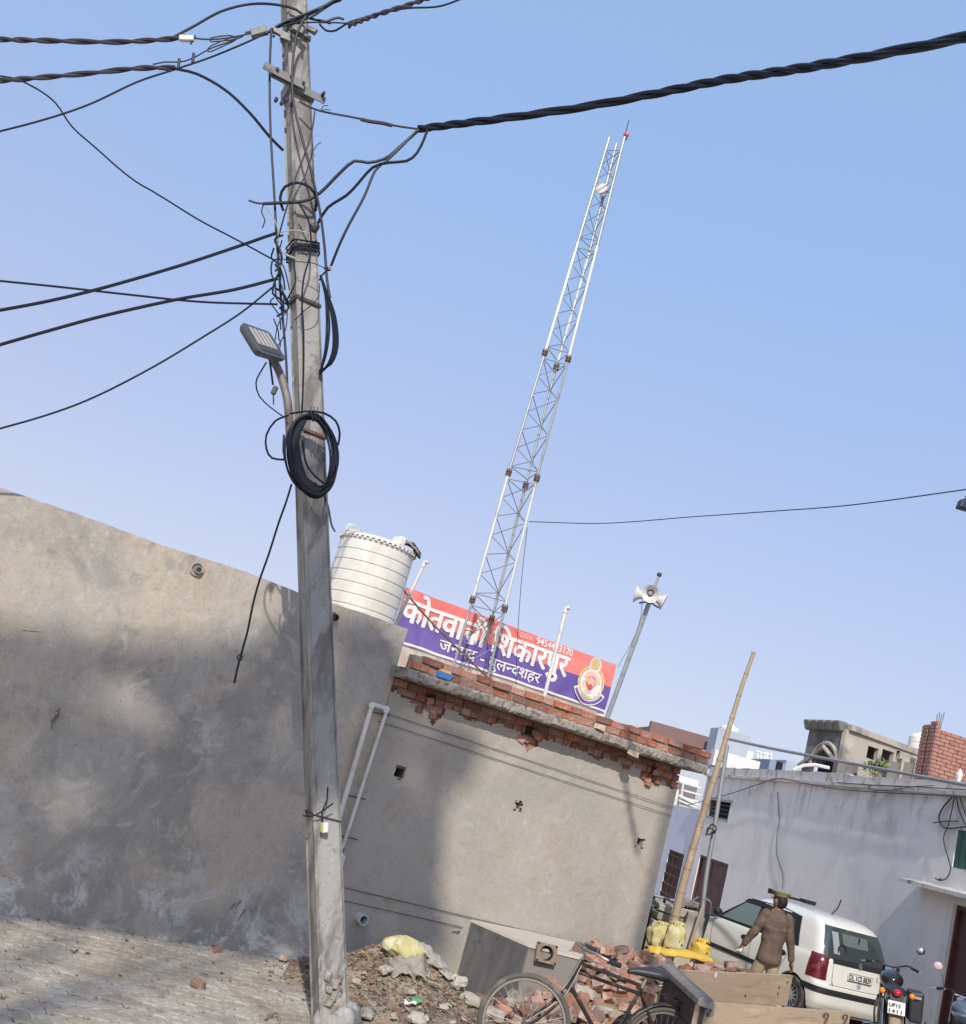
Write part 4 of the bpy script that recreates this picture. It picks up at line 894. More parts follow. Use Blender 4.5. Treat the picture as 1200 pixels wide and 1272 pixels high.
# weeds on the roof
wd = MB(); rs = random.Random(5)
for k in range(170):
    c = aty(rs.uniform(1075, 1102), rs.gauss(955, 4), 26.6); d = Vector((rs.uniform(-1, 1), rs.uniform(-1, .4), rs.uniform(-.1, 1))).normalized(); s_ = rs.uniform(.05, .11); n_ = d.orthogonal().normalized()
    wd.add([c, c + d * s_ + n_ * s_ * .4, c + d * s_ * 2, c + d * s_ - n_ * s_ * .4], [(0, 1, 2, 3)])
wdo = thing('roof_weed', aty(1088, 966, 26.6), 'small yellow-green weed growing before the old arched room', 'plant')
wd.build('leaves', mat('weed_leaf', (.24, .27, .10), .7), wdo)
for k in range(7): MB().tube([aty(1088, 972, 26.6), aty(1078 + k * 3.5, 952 - (k % 3) * 2, 26.6)], .01, 5).build('stem', mat('weed_stem', (.16, .12, .06), .8), wdo)

# red brick block with two piers
bc = aty(1165, 899, 23); zt_ = bc.z; bk = thing('brick_block', Vector((bc.x, bc.y, 3)), 'bare red brick block with rusty bars on top, at the right edge', 'building')
bl_ = onz(1147, 900, zt_); br_ = onz(1262, 930, zt_); M_BF = mat('raw_brick', (.40, .20, .155), .9, layers=[((.30, .13, .10), 9, .45, .62, .7), ((.46, .24, .19), 14, .55, .68, .7)], bump=.2, bscale=40)
def brickface(a, b, zlo, zhi, parent, nm, cut=0):
    d = (b - a).normalized(); L_ = (b - a).length; nrm = Vector((d.y, -d.x, 0)); mb = MB(); z = zlo; row = 0; rs = random.Random(9)
    e_ = b - d * cut; core = MB().hexa([a - nrm * .02, e_ - nrm * .02, e_ - nrm * .10, a - nrm * .10], [Vector((p.x, p.y, zhi)) for p in (a - nrm * .02, e_ - nrm * .02, e_ - nrm * .10, a - nrm * .10)])
    core.v = [Vector((p.x, p.y, zlo)) if i < 4 else p for i, p in enumerate(core.v)]; core.build('mortar_core', M_MORTAR, parent)
    mm = Matrix.Rotation(math.atan2(d.y, d.x), 4, 'Z')
    while z < zhi - .04:
        u = -.12 if row % 2 else 0
        while u < L_ - .02:
            a0 = max(u, 0); a1 = min(u + .225, L_)
            if a1 - a0 > .03:
                c = a + d * ((a0 + a1) / 2) - nrm * (.01 + rs.uniform(-.004, .004)); mb.box((c.x, c.y, z + .036), (a1 - a0 - .008, .05, .070), mm)
            u += .235
        z += .082; row += 1
    tag(mb.build(nm, M_BF, parent), kind='stuff')
brickface(bc, br_, 3.2, zt_ - .12, bk, 'brick_courses'); m1 = lerp(bl_, bc, .42); m2 = lerp(bl_, bc, .56)
brickface(bl_, m1, 3.2, zt_, bk, 'brick_courses'); brickface(m2 + (m2 - bc).cross(Vector((0, 0, 1))) * .0, bc, 3.2, zt_ + .03, bk, 'brick_courses', .09)
nrm_ = Vector(((bc - bl_).y, -(bc - bl_).x, 0)).normalized(); mb = MB().hexa([m1 - nrm_ * .12, m2 - nrm_ * .12, m2 - nrm_ * .2, m1 - nrm_ * .2], [Vector((p.x, p.y, zt_ - .1)) for p in (m1 - nrm_ * .12, m2 - nrm_ * .12, m2 - nrm_ * .2, m1 - nrm_ * .2)])
mb.v = [Vector((p.x, p.y, 3.2)) if i < 4 else p for i, p in enumerate(mb.v)]; mb.build('joint_wall', M_BF, bk)
for k in range(4): q = lerp(bl_, bc, .62 + .09 * k) - nrm_ * .1; MB().tube([Vector((q.x, q.y, zt_ - .1)), Vector((q.x + .02 * (k - 1.5), q.y, zt_ + .24 + .05 * (k % 2)))], .008, 5).build('rebar', M_RUST, bk)
MB().lathe([(.03, -.12), (.055, 0), (.03, .05), (.001, .10)], 12, Matrix.Translation(hp(1192, 962, 8.8)), cap=False).build('finial', M_WHITEW, wh)

# ================================================================ bamboo, steel rod, sacks by the room corner
def pole_thing(name, pts, Y, r0, r1, m, label, cat, knots=0):
    P = [aty(x, y, Y) for x, y in pts]; t = thing(name, P[0], label, cat); C_ = crom(P, .15); n = len(C_)
    rr = [r0 + (r1 - r0) * i / (n - 1) for i in range(n)]; C_ = [p + Vector((noise.noise(p * 1.2), 0, 0)) * .018 for p in C_]
    MB().tube(C_, rr, 10).build('shaft', m, t, smooth=True)
    if knots:
        for k in range(knots):
            i = int((k + .5) * n / knots); d = (C_[min(i + 1, n - 1)] - C_[i - 1]).normalized(); MB().cyl(C_[i] - d * .012, C_[i] + d * .012, rr[i] * 1.14, n=10).build('node_ring', m, t, smooth=True)
    return t
pole_thing('bamboo_pole', [(833, 1165), (850, 1090), (882, 985), (913, 880), (936, 811)], 15.6, .062, .028, M_BAMBOO, 'tall leaning bamboo pole standing behind the yellow cement sacks', 'pole', 14)
rt_ = pole_thing('steel_pole', [(867, 1182), (878, 1090), (890, 1010), (903, 925)], 16.3, .036, .030, M_GALV, 'thin grey steel pole beside the bamboo with a wire tied round its middle', 'pole')
MB().tube(crom([aty(*p) for p in ((882, 1036, 16.2), (890, 1030, 16.1), (884, 1024, 16.2), (878, 1036, 16.2), (888, 1034, 16.15), (880, 1028, 16.2), (877, 1038, 16.2))], .02), .012, 5).build('wire_knot', M_DARKST, rt_)
cable('service_pipe', [(905, 918, 17.0), (960, 930, 16.0), (1040, 945, 14.6), (1120, 960, 13.2), (1215, 978, 11.8)], .022, M_GALV, 'thick pale grey cable running right from the top of the bamboo across the house parapet')
pole_thing('wooden_stick', [(857, 1178), (872, 1128)], 15.9, .022, .016, M_BAMBOO, 'short pale stick leaning between the yellow sacks and the steel pole', 'stick')
def sack(px, py, Y, sx, sy, sz, rz, m, label, name='cement_sack'):
    b = aty(px, py, Y); rs = random.Random(int(px)); t = thing(name, b, label, 'sack', None)
    mb = MB().ball((0, 0, 0), (sx, sy, sz), 40, 28); pw = .60
    def sq(v, r): return math.copysign(abs(v / r) ** pw, v) * r
    o3 = Vector((px, py, 0)) * .1
    mb.v = [Vector((sq(v.x, sx), sq(v.y, sy), sq(v.z, sz))) for v in mb.v]
    mb.v = [v * (1 + .20 * noise.noise(v * 11 + o3) + .12 * noise.noise(v * 24 + o3) + .05 * noise.noise(v * 50 + o3)) for v in mb.v]
    mr = Matrix.Rotation(rz, 4, 'Z'); mb.v = [b + Vector((0, 0, sz)) + mr @ v for v in mb.v]; mb.build('sack_body', m, t, smooth=70)
    nk = MB(); 
    for k in range(7): a = k * .9; nk.tube([b + Vector((math.cos(a) * .03, math.sin(a) * .03, sz * 1.85)), b + Vector((math.cos(a) * .07, math.sin(a) * .05, sz * 2.0 + .05)), b + Vector((math.cos(a) * .11, math.sin(a) * .06, sz * 2.0 + .02))], [.022, .018, .008], 6)
    nk.build('gathered_neck', m, t, smooth=70)
    for k in range(3): MB().box(b + Vector((-.02 + k * .04, -sy * .97, sz * (.7 + .2 * (k % 2)))), (.03, .01, .06), Matrix.Rotation(.3 * k, 4, 'Y')).build('print', mat('sack_print', (.12, .18, .10), .7), t)
sack(817, 1180, 15.2, .17, .14, .155, .2, M_YEL, 'yellow cement sack with dark print touching the corner of the unfinished room')
sack(835, 1183, 15.0, .13, .13, .17, -.3, M_YEL, 'yellow printed cement sack at the foot of the bamboo pole')
sack(868, 1188, 15.4, .12, .11, .09, .4, M_TARP, 'small bright yellow sack at the foot of the steel pole')
# stacked slabs and boards behind the sacks
rs = random.Random(21)
tj = [((823, 1150), .34, .13, M_OLD), ((826, 1139), .32, .11, M_WOODG), ((829, 1129), .30, .10, M_OLD), ((852, 1147), .36, .14, M_WOODG), ((854, 1134), .34, .12, M_OLD), ((857, 1122), .3, .08, M_WOODG)]
for k, ((px, py), w_, h_, m) in enumerate(tj):
    c = aty(px, py, 16.6); o = MB().box(c, (w_, .4, h_), Matrix.Rotation(rs.uniform(-.2, .2), 4, 'Z') @ Matrix.Rotation(rs.uniform(-.05, .05), 4, 'Y'), .012).build('stacked_block', m, bevel=.01)
    tag(o, 'weathered grey-brown block stacked behind the yellow cement sacks', 'block', 'blocks stacked behind the sacks')
o = MB().box(aty(852, 1172, 16.2), (.22, .2, .85), Matrix.Rotation(.1, 4, 'Y'), .02).build('grey_board', M_OLD, bevel=.01); tag(o, 'upright pale grey board standing just right of the yellow cement sacks', 'board')
fr = thing('pipe_barrier', aty(838, 1125, 16.9), 'low barrier of a pale pipe rail on dark posts behind the stacked blocks', 'barrier')
MB().tube(cpts([(812, 1112, 16.9), (838, 1119, 16.9), (866, 1127, 16.9)]), .018, 8).build('rail', M_GALV, fr, smooth=True)
for px, py in ((813, 1113), (826, 1116), (840, 1120), (853, 1123), (864, 1126)): a = aty(px, py, 16.95); MB().tube([a, a - Vector((0, 0, 1.2))], .02, 6).build('upright', M_DARKST, fr)
for k in range(12): a = aty(810 + k * 1.3, 1120 + k * 6, 16.9 - k * .05); MB().ball(a, (.07, .05, .05), 8, 6).build('hanging_tangle', M_DARKST, fr)
jx = thing('dark_bucket', aty(862, 1150, 16.6), 'dark folded bicycle part or bucket standing by the steel pole', 'bucket'); b = aty(860, 1170, 16.6)
MB().lathe([(.13, 0), (.17, .42), (.18, .44), (.15, .42), (.12, .05)], 18, Matrix.Translation(b), cap=False).build('body', M_DARKST, jx, smooth=40); MB().tube(crom([b + Vector((-.17, 0, .42)), b + Vector((-.1, -.1, .62)), b + Vector((.1, -.1, .62)), b + Vector((.17, 0, .42))], .05), .012, 5).build('handle', M_GALV, jx)
jx['label'] = 'dark bucket standing by the steel pole'
# yellow sheet draped over the bricks
mb = MB(); P = [(803, 1178, 14.2), (830, 1182, 14.1), (858, 1185, 14.1), (884, 1193, 14.3)]; C_ = crom(cpts(P), .05)
for i, p in enumerate(C_):
    for j in range(5):
        mb.v.append(p + Vector((0, (j - 2) * .06, .04 * math.cos((j - 2) * .9) + .02 * noise.noise(Vector((i * .5, j, 0))))) + Vector((0, 0, -.02 * (j == 0))))
nn = len(C_); mb.f = [(i * 5 + j, (i + 1) * 5 + j, (i + 1) * 5 + j + 1, i * 5 + j + 1) for i in range(nn - 1) for j in range(4)]; mb.mi = [0] * len(mb.f)
o = mb.build('yellow_sheet', M_TARP, smooth=60); tag(o, 'bright yellow plastic sheet lying in a strip over the brick heap below the sacks', 'sheet'); s_ = o.modifiers.new('s', 'SOLIDIFY'); s_.thickness = .015
# ================================================================ hatchback
CARW = mat('cream_white_car_paint', (.70, .685, .62), .28, coat=.6, layers=[((.60, .58, .52), 1.5, .5, .7, .5)])
BLK = mat('black_plastic', (.022, .022, .026), .5)
GLS = mat('car_window_glass', (.045, .06, .062), .06, spec=.8, coat=.5)
GLS2 = mat('window_glass_teal_reflection', (.16, .22, .22), .12, spec=.8, coat=.5)  # front glass colour carries a painted teal reflection
TAILR = mat('dark_red_lamp', (.10, .012, .018), .15, coat=.6, layers=[((.30, .05, .06), 12, .5, .62, .6)])
RUB = mat('tyre_rubber', (.035, .033, .031), .8, layers=[((.12, .10, .08), 6, .5, .66, .6)])
ALLOY = mat('wheel_silver', (.42, .42, .41), .4, .6)
rw = onz(983, 1236, .29)
HD = R(-24); fx = Vector((math.sin(HD), math.cos(HD), 0)); ly = Vector((-fx.y, fx.x, 0))
org = rw - ly * .70; org.z = 0
car = thing('parked_car', org, 'cream-white hatchback parked by the white house, seen from its rear left corner', 'car', None, math.atan2(fx.y, fx.x))
LV = [(.20, -.45, 2.90, .68), (.24, -.52, 3.00, .715), (.34, -.585, 3.06, .745), (.50, -.60, 3.08, .755), (.60, -.592, 3.05, .76), (.63, -.548, 3.02, .762), (.78, -.535, 2.92, .763), (.88, -.53, 2.55, .757),
      (.955, -.52, 2.18, .742), (.985, -.505, 2.08, .722), (1.15, -.455, 1.84, .695), (1.35, -.375, 1.53, .645), (1.44, -.315, 1.38, .612), (1.49, -.25, 1.27, .575), (1.53, -.15, 1.10, .51), (1.555, .0, .90, .40), (1.562, .2, .65, .22)]
def lev(z):
    if z <= LV[0][0]: return LV[0][1:]
    for a, b in zip(LV, LV[1:]):
        if z <= b[0]: t = (z - a[0]) / (b[0] - a[0]); return tuple(a[i] + (b[i] - a[i]) * t for i in (1, 2, 3))
    return LV[-1][1:]
def xrear(y, z, off=0.0):
    xr, xf_, hw = lev(z); r = min(.17, hw * .5); e = abs(y) - (hw - r)
    bow = .035 * (abs(y) / hw) ** 2
    return xr + bow - off + (r - math.sqrt(max(0, r * r - min(e, r) ** 2)) if e > 0 else 0)
def ring(z, n=10):
    xr, xf_, hw = lev(z); rr = min(.17, hw * .5); rf = min(.30, hw * .5); pts = []
    for k in range(7): y = -(hw - rr) + 2 * (hw - rr) * k / 6; pts.append(Vector((xrear(y, z), y, z)))
    for k in range(1, 6): a = PI / 2 * k / 6; pts.append(Vector((xr + .035 + rr - rr * math.cos(a), hw - rr + rr * math.sin(a), z)))
    xs0 = xr + .035 + rr; xs1 = xf_ - rf
    for k in range(17): pts.append(Vector((xs0 + (xs1 - xs0) * k / 16, hw, z)))
    for k in range(1, 6): a = PI / 2 * k / 6; pts.append(Vector((xf_ - rf + rf * math.sin(a), hw - rf + rf * math.cos(a), z)))
    for k in range(7): y = (hw - rf) - 2 * (hw - rf) * k / 6; pts.append(Vector((xf_ + .04 - .04 * (y / hw) ** 2, y, z)))
    for k in range(1, 6): a = PI / 2 * (1 - k / 6); pts.append(Vector((xf_ - rf + rf * math.sin(a), -(hw - rf + rf * math.cos(a)), z)))
    for k in range(17): pts.append(Vector((xs1 + (xs0 - xs1) * k / 16, -hw, z)))
    for k in range(1, 6): a = PI / 2 * (1 - k / 6); pts.append(Vector((xr + .035 + rr - rr * math.cos(a), -(hw - rr + rr * math.sin(a)), z)))
    return pts
mb = MB(); ZZ = []
for a, b in zip(LV, LV[1:]):
    for k in range(3 if b[0] - a[0] > .1 else 2): ZZ.append(a[0] + (b[0] - a[0]) * k / (3 if b[0] - a[0] > .1 else 2))
ZZ.append(LV[-1][0]); N_ = len(ring(.5))
for z in ZZ: mb.v += ring(z)
mb.f = [(i * N_ + k, i * N_ + (k + 1) % N_, (i + 1) * N_ + (k + 1) % N_, (i + 1) * N_ + k) for i in range(len(ZZ) - 1) for k in range(N_)] + [tuple(range(N_ - 1, -1, -1)), tuple((len(ZZ) - 1) * N_ + k for k in range(N_))]; mb.mi = [0] * len(mb.f)
body = mb.build('body', CARW, car, local=True)
cut = MB()
for x in (0, 2.38):
    for s_ in (-1, 1): cut.cyl((x, s_ * .48, .29), (x, s_ * .95, .29), .335, n=40)
co = cut.build('cutter', M_DARK, None, local=True); md = body.modifiers.new('b', 'BOOLEAN'); md.object = co; md.operation = 'DIFFERENCE'; md.solver = 'EXACT'
# the cutter shares the car's frame: place it the same way, apply, remove it
co.location = car.location; co.rotation_euler = car.rotation_euler
bpy.context.view_layer.update(); dg = bpy.context.evaluated_depsgraph_get(); ne = bpy.data.meshes.new_from_object(body.evaluated_get(dg)); body.modifiers.clear(); body.data = ne; bpy.data.objects.remove(co); shade(ne, 35)
def side(x, z, s_=1, off=.006): return Vector((x, s_ * (lev(z)[2] + off), z))
def spatch(name, poly, m, s_=1, off=.006, parent=None, nz=8, nx=12):
    """a panel on the flank: poly given as bottom and top edges [(x0,z0),(x1,z0')...]"""
    bot, top = poly; mb = MB()
    def at(e, t):
        t *= len(e) - 1; i = min(int(t), len(e) - 2); f = t - i; return (e[i][0] + (e[i + 1][0] - e[i][0]) * f, e[i][1] + (e[i + 1][1] - e[i][1]) * f)
    for i in range(nx + 1):
        a, b = at(bot, i / nx), at(top, i / nx)
        for j in range(nz + 1): t = j / nz; mb.v.append(side(a[0] + (b[0] - a[0]) * t, a[1] + (b[1] - a[1]) * t, s_, off))
    mb.f = [(i * (nz + 1) + j, (i + 1) * (nz + 1) + j, (i + 1) * (nz + 1) + j + 1, i * (nz + 1) + j + 1) for i in range(nx) for j in range(nz)]; mb.mi = [0] * len(mb.f)
    return mb.build(name, m, parent or car, local=True, smooth=40)
def rpatch(name, f0, f1, z0, z1, m, off=.006, ny=24, nz=8, parent=None):
    """panel on the tail: y from f0(z) to f1(z)"""
    mb = MB()
    for i in range(ny + 1):
        for j in range(nz + 1):
            z = z0 + (z1 - z0) * j / nz; y = f0(z) + (f1(z) - f0(z)) * i / ny; mb.v.append(Vector((xrear(y, z, off), y, z)))
    mb.f = [(i * (nz + 1) + j, (i + 1) * (nz + 1) + j, (i + 1) * (nz + 1) + j + 1, i * (nz + 1) + j + 1) for i in range(ny) for j in range(nz)]; mb.mi = [0] * len(mb.f)
    return mb.build(name, m, parent or car, local=True, smooth=40)
for s_ in (1, -1):
    wf_ = spatch('window_surround', ([(.02, 1.0), (.6, .985), (1.98, .985)], [(.16, 1.43), (.6, 1.475), (1.33, 1.44)]), BLK, s_, .004)
    spatch('front_window', ([(1.06, 1.03), (1.84, 1.02)], [(1.05, 1.36), (1.40, 1.36)]), GLS2, s_, .009, wf_)
    spatch('rain_visor', ([(.2, 1.385), (1.45, 1.365)], [(.2, 1.43), (1.38, 1.425)]), BLK, s_, .022, wf_)
    spatch('rear_window', ([(.16, 1.03), (.96, 1.02)], [(.26, 1.37), (.96, 1.38)]), GLS, s_, .009, wf_)
    spatch('side_moulding', ([(.40, .50), (2.02, .50)], [(.40, .565), (2.02, .565)]), BLK, s_, .014)
    for x0, x1, z0, z1 in ((1.02, 1.00, .26, 1.0), (1.93, 2.0, .26, .98), (.36, .10, .45, 1.0)):
        MB().tube([side(x0 + (x1 - x0) * k / 8, z0 + (z1 - z0) * k / 8, s_, .0) for k in range(9)], .004, 5).build('door_gap', BLK, car, local=True)
    for x in (1.16, .30): MB().ball(side(x, .83, s_, .004), (.095, .012, .045), 16, 10).build('door_handle', BLK, car, local=True, smooth=True)
    mb = MB().ball(side(1.86, 1.07, s_, .10), (.055, .085, .065), 14, 10); mb.build('wing_mirror', BLK, car, local=True, smooth=True)
    MB().tube([side(1.84, 1.02, s_, .0), side(1.86, 1.03, s_, .06)], .02, 6).build('mirror_arm', BLK, car, local=True)
MB().ball(side(2.25, .80, 1, .003), (.022, .006, .022), 10, 6).build('side_repeater', M_RUST, car, local=True); MB().ball(side(1.12, .70, 1, .002), (.012, .004, .012), 8, 6).build('key_lock', BLK, car, local=True)
# windscreen
mb = MB()
for i in range(13):
    for j in range(6):
        z = 1.0 + .42 * j / 5; xr, xf_, hw = lev(z); y = (-1 + 2 * i / 12) * (hw - .16); mb.v.append(Vector((xf_ + .046 - .04 * (y / hw) ** 2, y, z)))
mb.f = [(i * 6 + j, (i + 1) * 6 + j, (i + 1) * 6 + j + 1, i * 6 + j + 1) for i in range(12) for j in range(5)]; mb.mi = [0] * len(mb.f); mb.build('windscreen', GLS, car, local=True, smooth=True)
# tail: glass, lamps, bumper band, plate
hw_ = lambda z: lev(z)[2]
rg_ = rpatch('rear_glass', lambda z: -(hw_(z) - .055), lambda z: hw_(z) - .055, .985, 1.425, GLS, .007, 30, 10)
rpatch('glass_sticker', lambda z: .38, lambda z: .50, 1.06, 1.36, mat('pale_sticker', (.30, .32, .34), .3), .010, 6, 6, rg_)
rpatch('painted_reflection_panel', lambda z: -.22, lambda z: .30, 1.20, 1.36, mat('painted_reflection_and_seat', (.13, .155, .15), .12, coat=.5), .010, 10, 6, rg_)  # reflection and seat tone painted as a pale patch on opaque glass
MB().box((xrear(-.02, 1.27, .014), -.02, 1.28), (.008, .018, .15)).build('centre_bar', BLK, rg_, local=True)
MB().torus((xrear(.34, 1.13, .012), .34, 1.13), .075, .012, xf(Vector((1, 0, 0))), 24, 6).build('steering_wheel_shape', BLK, rg_, local=True); MB().ball((xrear(.34, 1.12, .004), .34, 1.12), (.01, .07, .07), 14, 8).build('round_speaker', mat('dark_grey_cloth', (.05, .05, .055), .8), rg_, local=True)
rpatch('garnish', lambda z: -.52, lambda z: .52, .93, 1.0, BLK, .012, 20, 3)
for s_ in (1, -1):
    mb = MB(); n = 14
    for i in range(n + 1):      # lamp wraps from tail to flank
        for j in range(9):
            z = .665 + .345 * j / 8; xr, xf_, hw = lev(z); t = i / n; rr = .17; ya = hw - rr - .02 + (.03 if z > .85 else .0) + (z - .66) * .18
            ang = PI / 2 * t; a0 = Vector((xr + .035 + rr - (rr + .012) * math.cos(ang), (hw - rr + (rr + .012) * math.sin(ang)), z))
            if t < .12: a0 = Vector((xr + .035 - .012, hw - rr - .05 + .05 * t / .12, z))
            if t > .7: a0.x += (t - .7) * .25 * (1 - (z - .665) / .5)
            mb.v.append(Vector((a0.x, a0.y * s_, z)))
    mb.f = [(i * 9 + j, (i + 1) * 9 + j, (i + 1) * 9 + j + 1, i * 9 + j + 1) for i in range(n) for j in range(8)]; mb.mi = [0] * len(mb.f)
    mb.build('tail_lamp', TAILR, car, local=True, smooth=60)
mb = MB(); rows = [.485, .51, .54, .565]     # black band round the bumper
for z in rows:
    for p in ring(z):
        if p.x < .0: mb.v.append(Vector((p.x - .012 if p.x < -.3 else p.x, p.y * 1.016, z)))
per = len(mb.v) // len(rows); seq = sorted(range(per), key=lambda i: math.atan2(mb.v[i].y, -(mb.v[i].x - .4)))
mb.v = [mb.v[r_ * per + k] for r_ in range(len(rows)) for k in seq]
mb.f = [(r_ * per + k, r_ * per + k + 1, (r_ + 1) * per + k + 1, (r_ + 1) * per + k) for r_ in range(len(rows) - 1) for k in range(per - 1)]; mb.mi = [0] * len(mb.f); mb.build('bumper_band', BLK, car, local=True, smooth=40)
for y in (.50, -.50): MB().tube([Vector((xrear(y * (1 - .0), z, .001), y, z)) for z in (.61, .7, .8, .9, .97)], .004, 5).build('hatch_gap', BLK, car, local=True)
MB().tube([Vector((xrear(y, .622, .003), y, .622)) for y in [(-.56 + 1.12 * k / 12) for k in range(13)]], .005, 5).build('hatch_gap', BLK, car, local=True)
pxr = xrear(-.02, .80, .02); pl_ = MB().box((pxr, -.03, .795), (.012, .50, .115)).build('number_plate', mat('plate_white', (.74, .72, .66), .4), car, local=True, bevel=.004)
mb = MB().tube([(pxr - .007, -.03 + a * .245, .795 + b * .052) for a, b in ((-1, -1), (1, -1), (1, 1), (-1, 1), (-1, -1))], .004, 5); mb.build('plate_border', BLK, pl_, local=True)
lettering('DL 1CS 8839', Vector((pxr - .0065, .195, .758)), Vector((0, -1, 0)), Vector((0, 0, 1)), .45, BLK, pl_, 'plate_lettering', .03, True, .105, lift=.0015)
MB().torus((xrear(0, .965, .02), -.02, .962), .042, .006, xf(Vector((1, 0, 0))), 24, 6, sx=.62, sy=1.0).build('oval_emblem', ALLOY, car, local=True, smooth=True)
em = MB(); ex = xrear(0, .965, .022)
for a, b in (((.020, -.018), (.012, .020)), ((-.012, -.020), (-.020, .018)), ((.016, 0), (-.016, .002))): em.tube([(ex, -.02 + a[0], .962 + a[1]), (ex, -.02 + b[0], .962 + b[1])], .004, 5)
em.build('emblem_mark', ALLOY, car, local=True)
rpatch('round_sticker', lambda z: -.04 - math.sqrt(max(0, .045 ** 2 - (z - .685) ** 2)), lambda z: -.04 + math.sqrt(max(0, .045 ** 2 - (z - .685) ** 2)), .64, .73, mat('blue_sticker', (.27, .36, .50), .4), .004, 8, 8)
lettering('1.1', Vector((xrear(-.42, .82, .006), -.40, .80)), Vector((0, -1, 0)), Vector((0, 0, 1)), .09, M_GALV, car, 'model_badge', .02, True)
rpatch('dent_patch', lambda z: -.64, lambda z: -.50, .34, .46, mat('grey_green_filler', (.33, .34, .29), .5), .003, 6, 6)
rpatch('rust_edge', lambda z: -.45, lambda z: .62, .225, .245, M_RUST, .004, 20, 2)
for x, nm in ((0, 'w'), (2.38, 'w')):
    for s_ in (1, -1):
        c = Vector((x, s_ * .70, .29)); m = xf(Vector((0, s_, 0)), c)
        ty = MB().lathe([(.19, -.08), (.27, -.08), (.287, -.06), (.29, 0), (.287, .05), (.272, .07), (.20, .072), (.185, .05)], 40, m, cap=False).build('wheel', RUB, car, local=True, smooth=35)
        MB().lathe([(.19, -.06), (.195, .055), (.185, .066), (.172, .055), (.165, .02), (.05, .045), (.03, .055), (.001, .056)], 36, m, cap=False).build('wheel_cover', ALLOY, ty, local=True, smooth=40)
        for k in range(12):
            a = 2 * PI * k / 12; u = m.to_3x3() @ Vector((math.cos(a), math.sin(a), 0)); MB().box(c + u * .115 + Vector((0, s_ * .034, 0)), (.075, .018, .018), xf(Vector((0, s_, 0))).to_3x3().to_4x4() @ Matrix.Rotation(a, 4, 'Z')).build('cover_slot', BLK, ty, local=True)
        MB().cyl(c - Vector((0, s_ * .02, 0)), c - Vector((0, s_ * .2, 0)), .33, n=30).build('arch_liner', BLK, car, local=True)
ra = thing('roof_light_bar', org + fx * 1.1 + Vector((0, 0, 1.58)), 'black bar mount with a small lamp lying on the front of the car roof', 'light bar', None, math.atan2(fx.y, fx.x))
MB().box((.05, .05, .03), (.12, .62, .035), None, .004).build('bar', BLK, ra, local=True); MB().box((.05, .36, .05), (.13, .16, .07), None, .006).build('end_box', BLK, ra, local=True); MB().box((-.25, -.1, .05), (.12, .25, .06), None, .006).build('end_box', BLK, ra, local=True)
MB().tube(crom([Vector((-.62, -.12, 0)), Vector((-.72, -.14, .13)), Vector((-.80, -.15, .30))], .05), .008, 6).build('aerial', BLK, car, local=False) if False else None
MB().tube(crom([Vector((.30, -.1, 1.56)), Vector((.20, -.1, 1.68)), Vector((.16, -.1, 1.82))], .05), .010, 6).build('aerial', BLK, car, local=True)

# ================================================================ people: voxel-joined figures
def remesh(mb, name, m, parent, vox, smooth_it=3, folds=0.0, fscale=9.0):
    o = mb.build('tmp', m, None, local=True); md = o.modifiers.new('r', 'REMESH'); md.mode = 'VOXEL'; md.voxel_size = vox; md.use_smooth_shade = True
    ms = o.modifiers.new('s', 'SMOOTH'); ms.iterations = smooth_it; ms.factor = .6
    bpy.context.view_layer.update(); me = bpy.data.meshes.new_from_object(o.evaluated_get(bpy.context.evaluated_depsgraph_get())); bpy.data.objects.remove(o)
    if folds:
        for v in me.vertices:
            q = v.co; f = noise.noise(Vector((q.x * fscale * .45, q.y * fscale * .45, q.z * fscale * 1.6))) + .6 * noise.noise(Vector((q.x * fscale, q.y * fscale, q.z * fscale * 2.4 + 7))); v.co = q + v.normal * folds * f
    me.name = name; r = bpy.data.objects.new(name, me); COL.objects.link(r); r.parent = parent
    return r
hp_ = aty(972, 1115, 15.6)
per = thing('person', Vector((hp_.x - .02, hp_.y, 0)), 'officer in brown jacket, khaki trousers and peaked cap walking past the car', 'person', None, R(14))
SKIN = mat('brown_skin', (.22, .12, .075), .6); JKT = mat('brown_padded_jacket', (.125, .083, .060), .8, layers=[((.17, .117, .087), 9, .48, .66, .7), ((.05, .034, .027), 5, .55, .7, .6)], coords='obj', bump=.3, bscale=30)
KHK = mat('khaki_trousers', (.37, .29, .18), .85, layers=[((.28, .21, .13), 5, .5, .68, .6)], coords='obj', bump=.2, bscale=60); HAIR = mat('black_hair', (.012, .010, .009), .7); CAPM = mat('khaki_cap', (.26, .235, .12), .7)
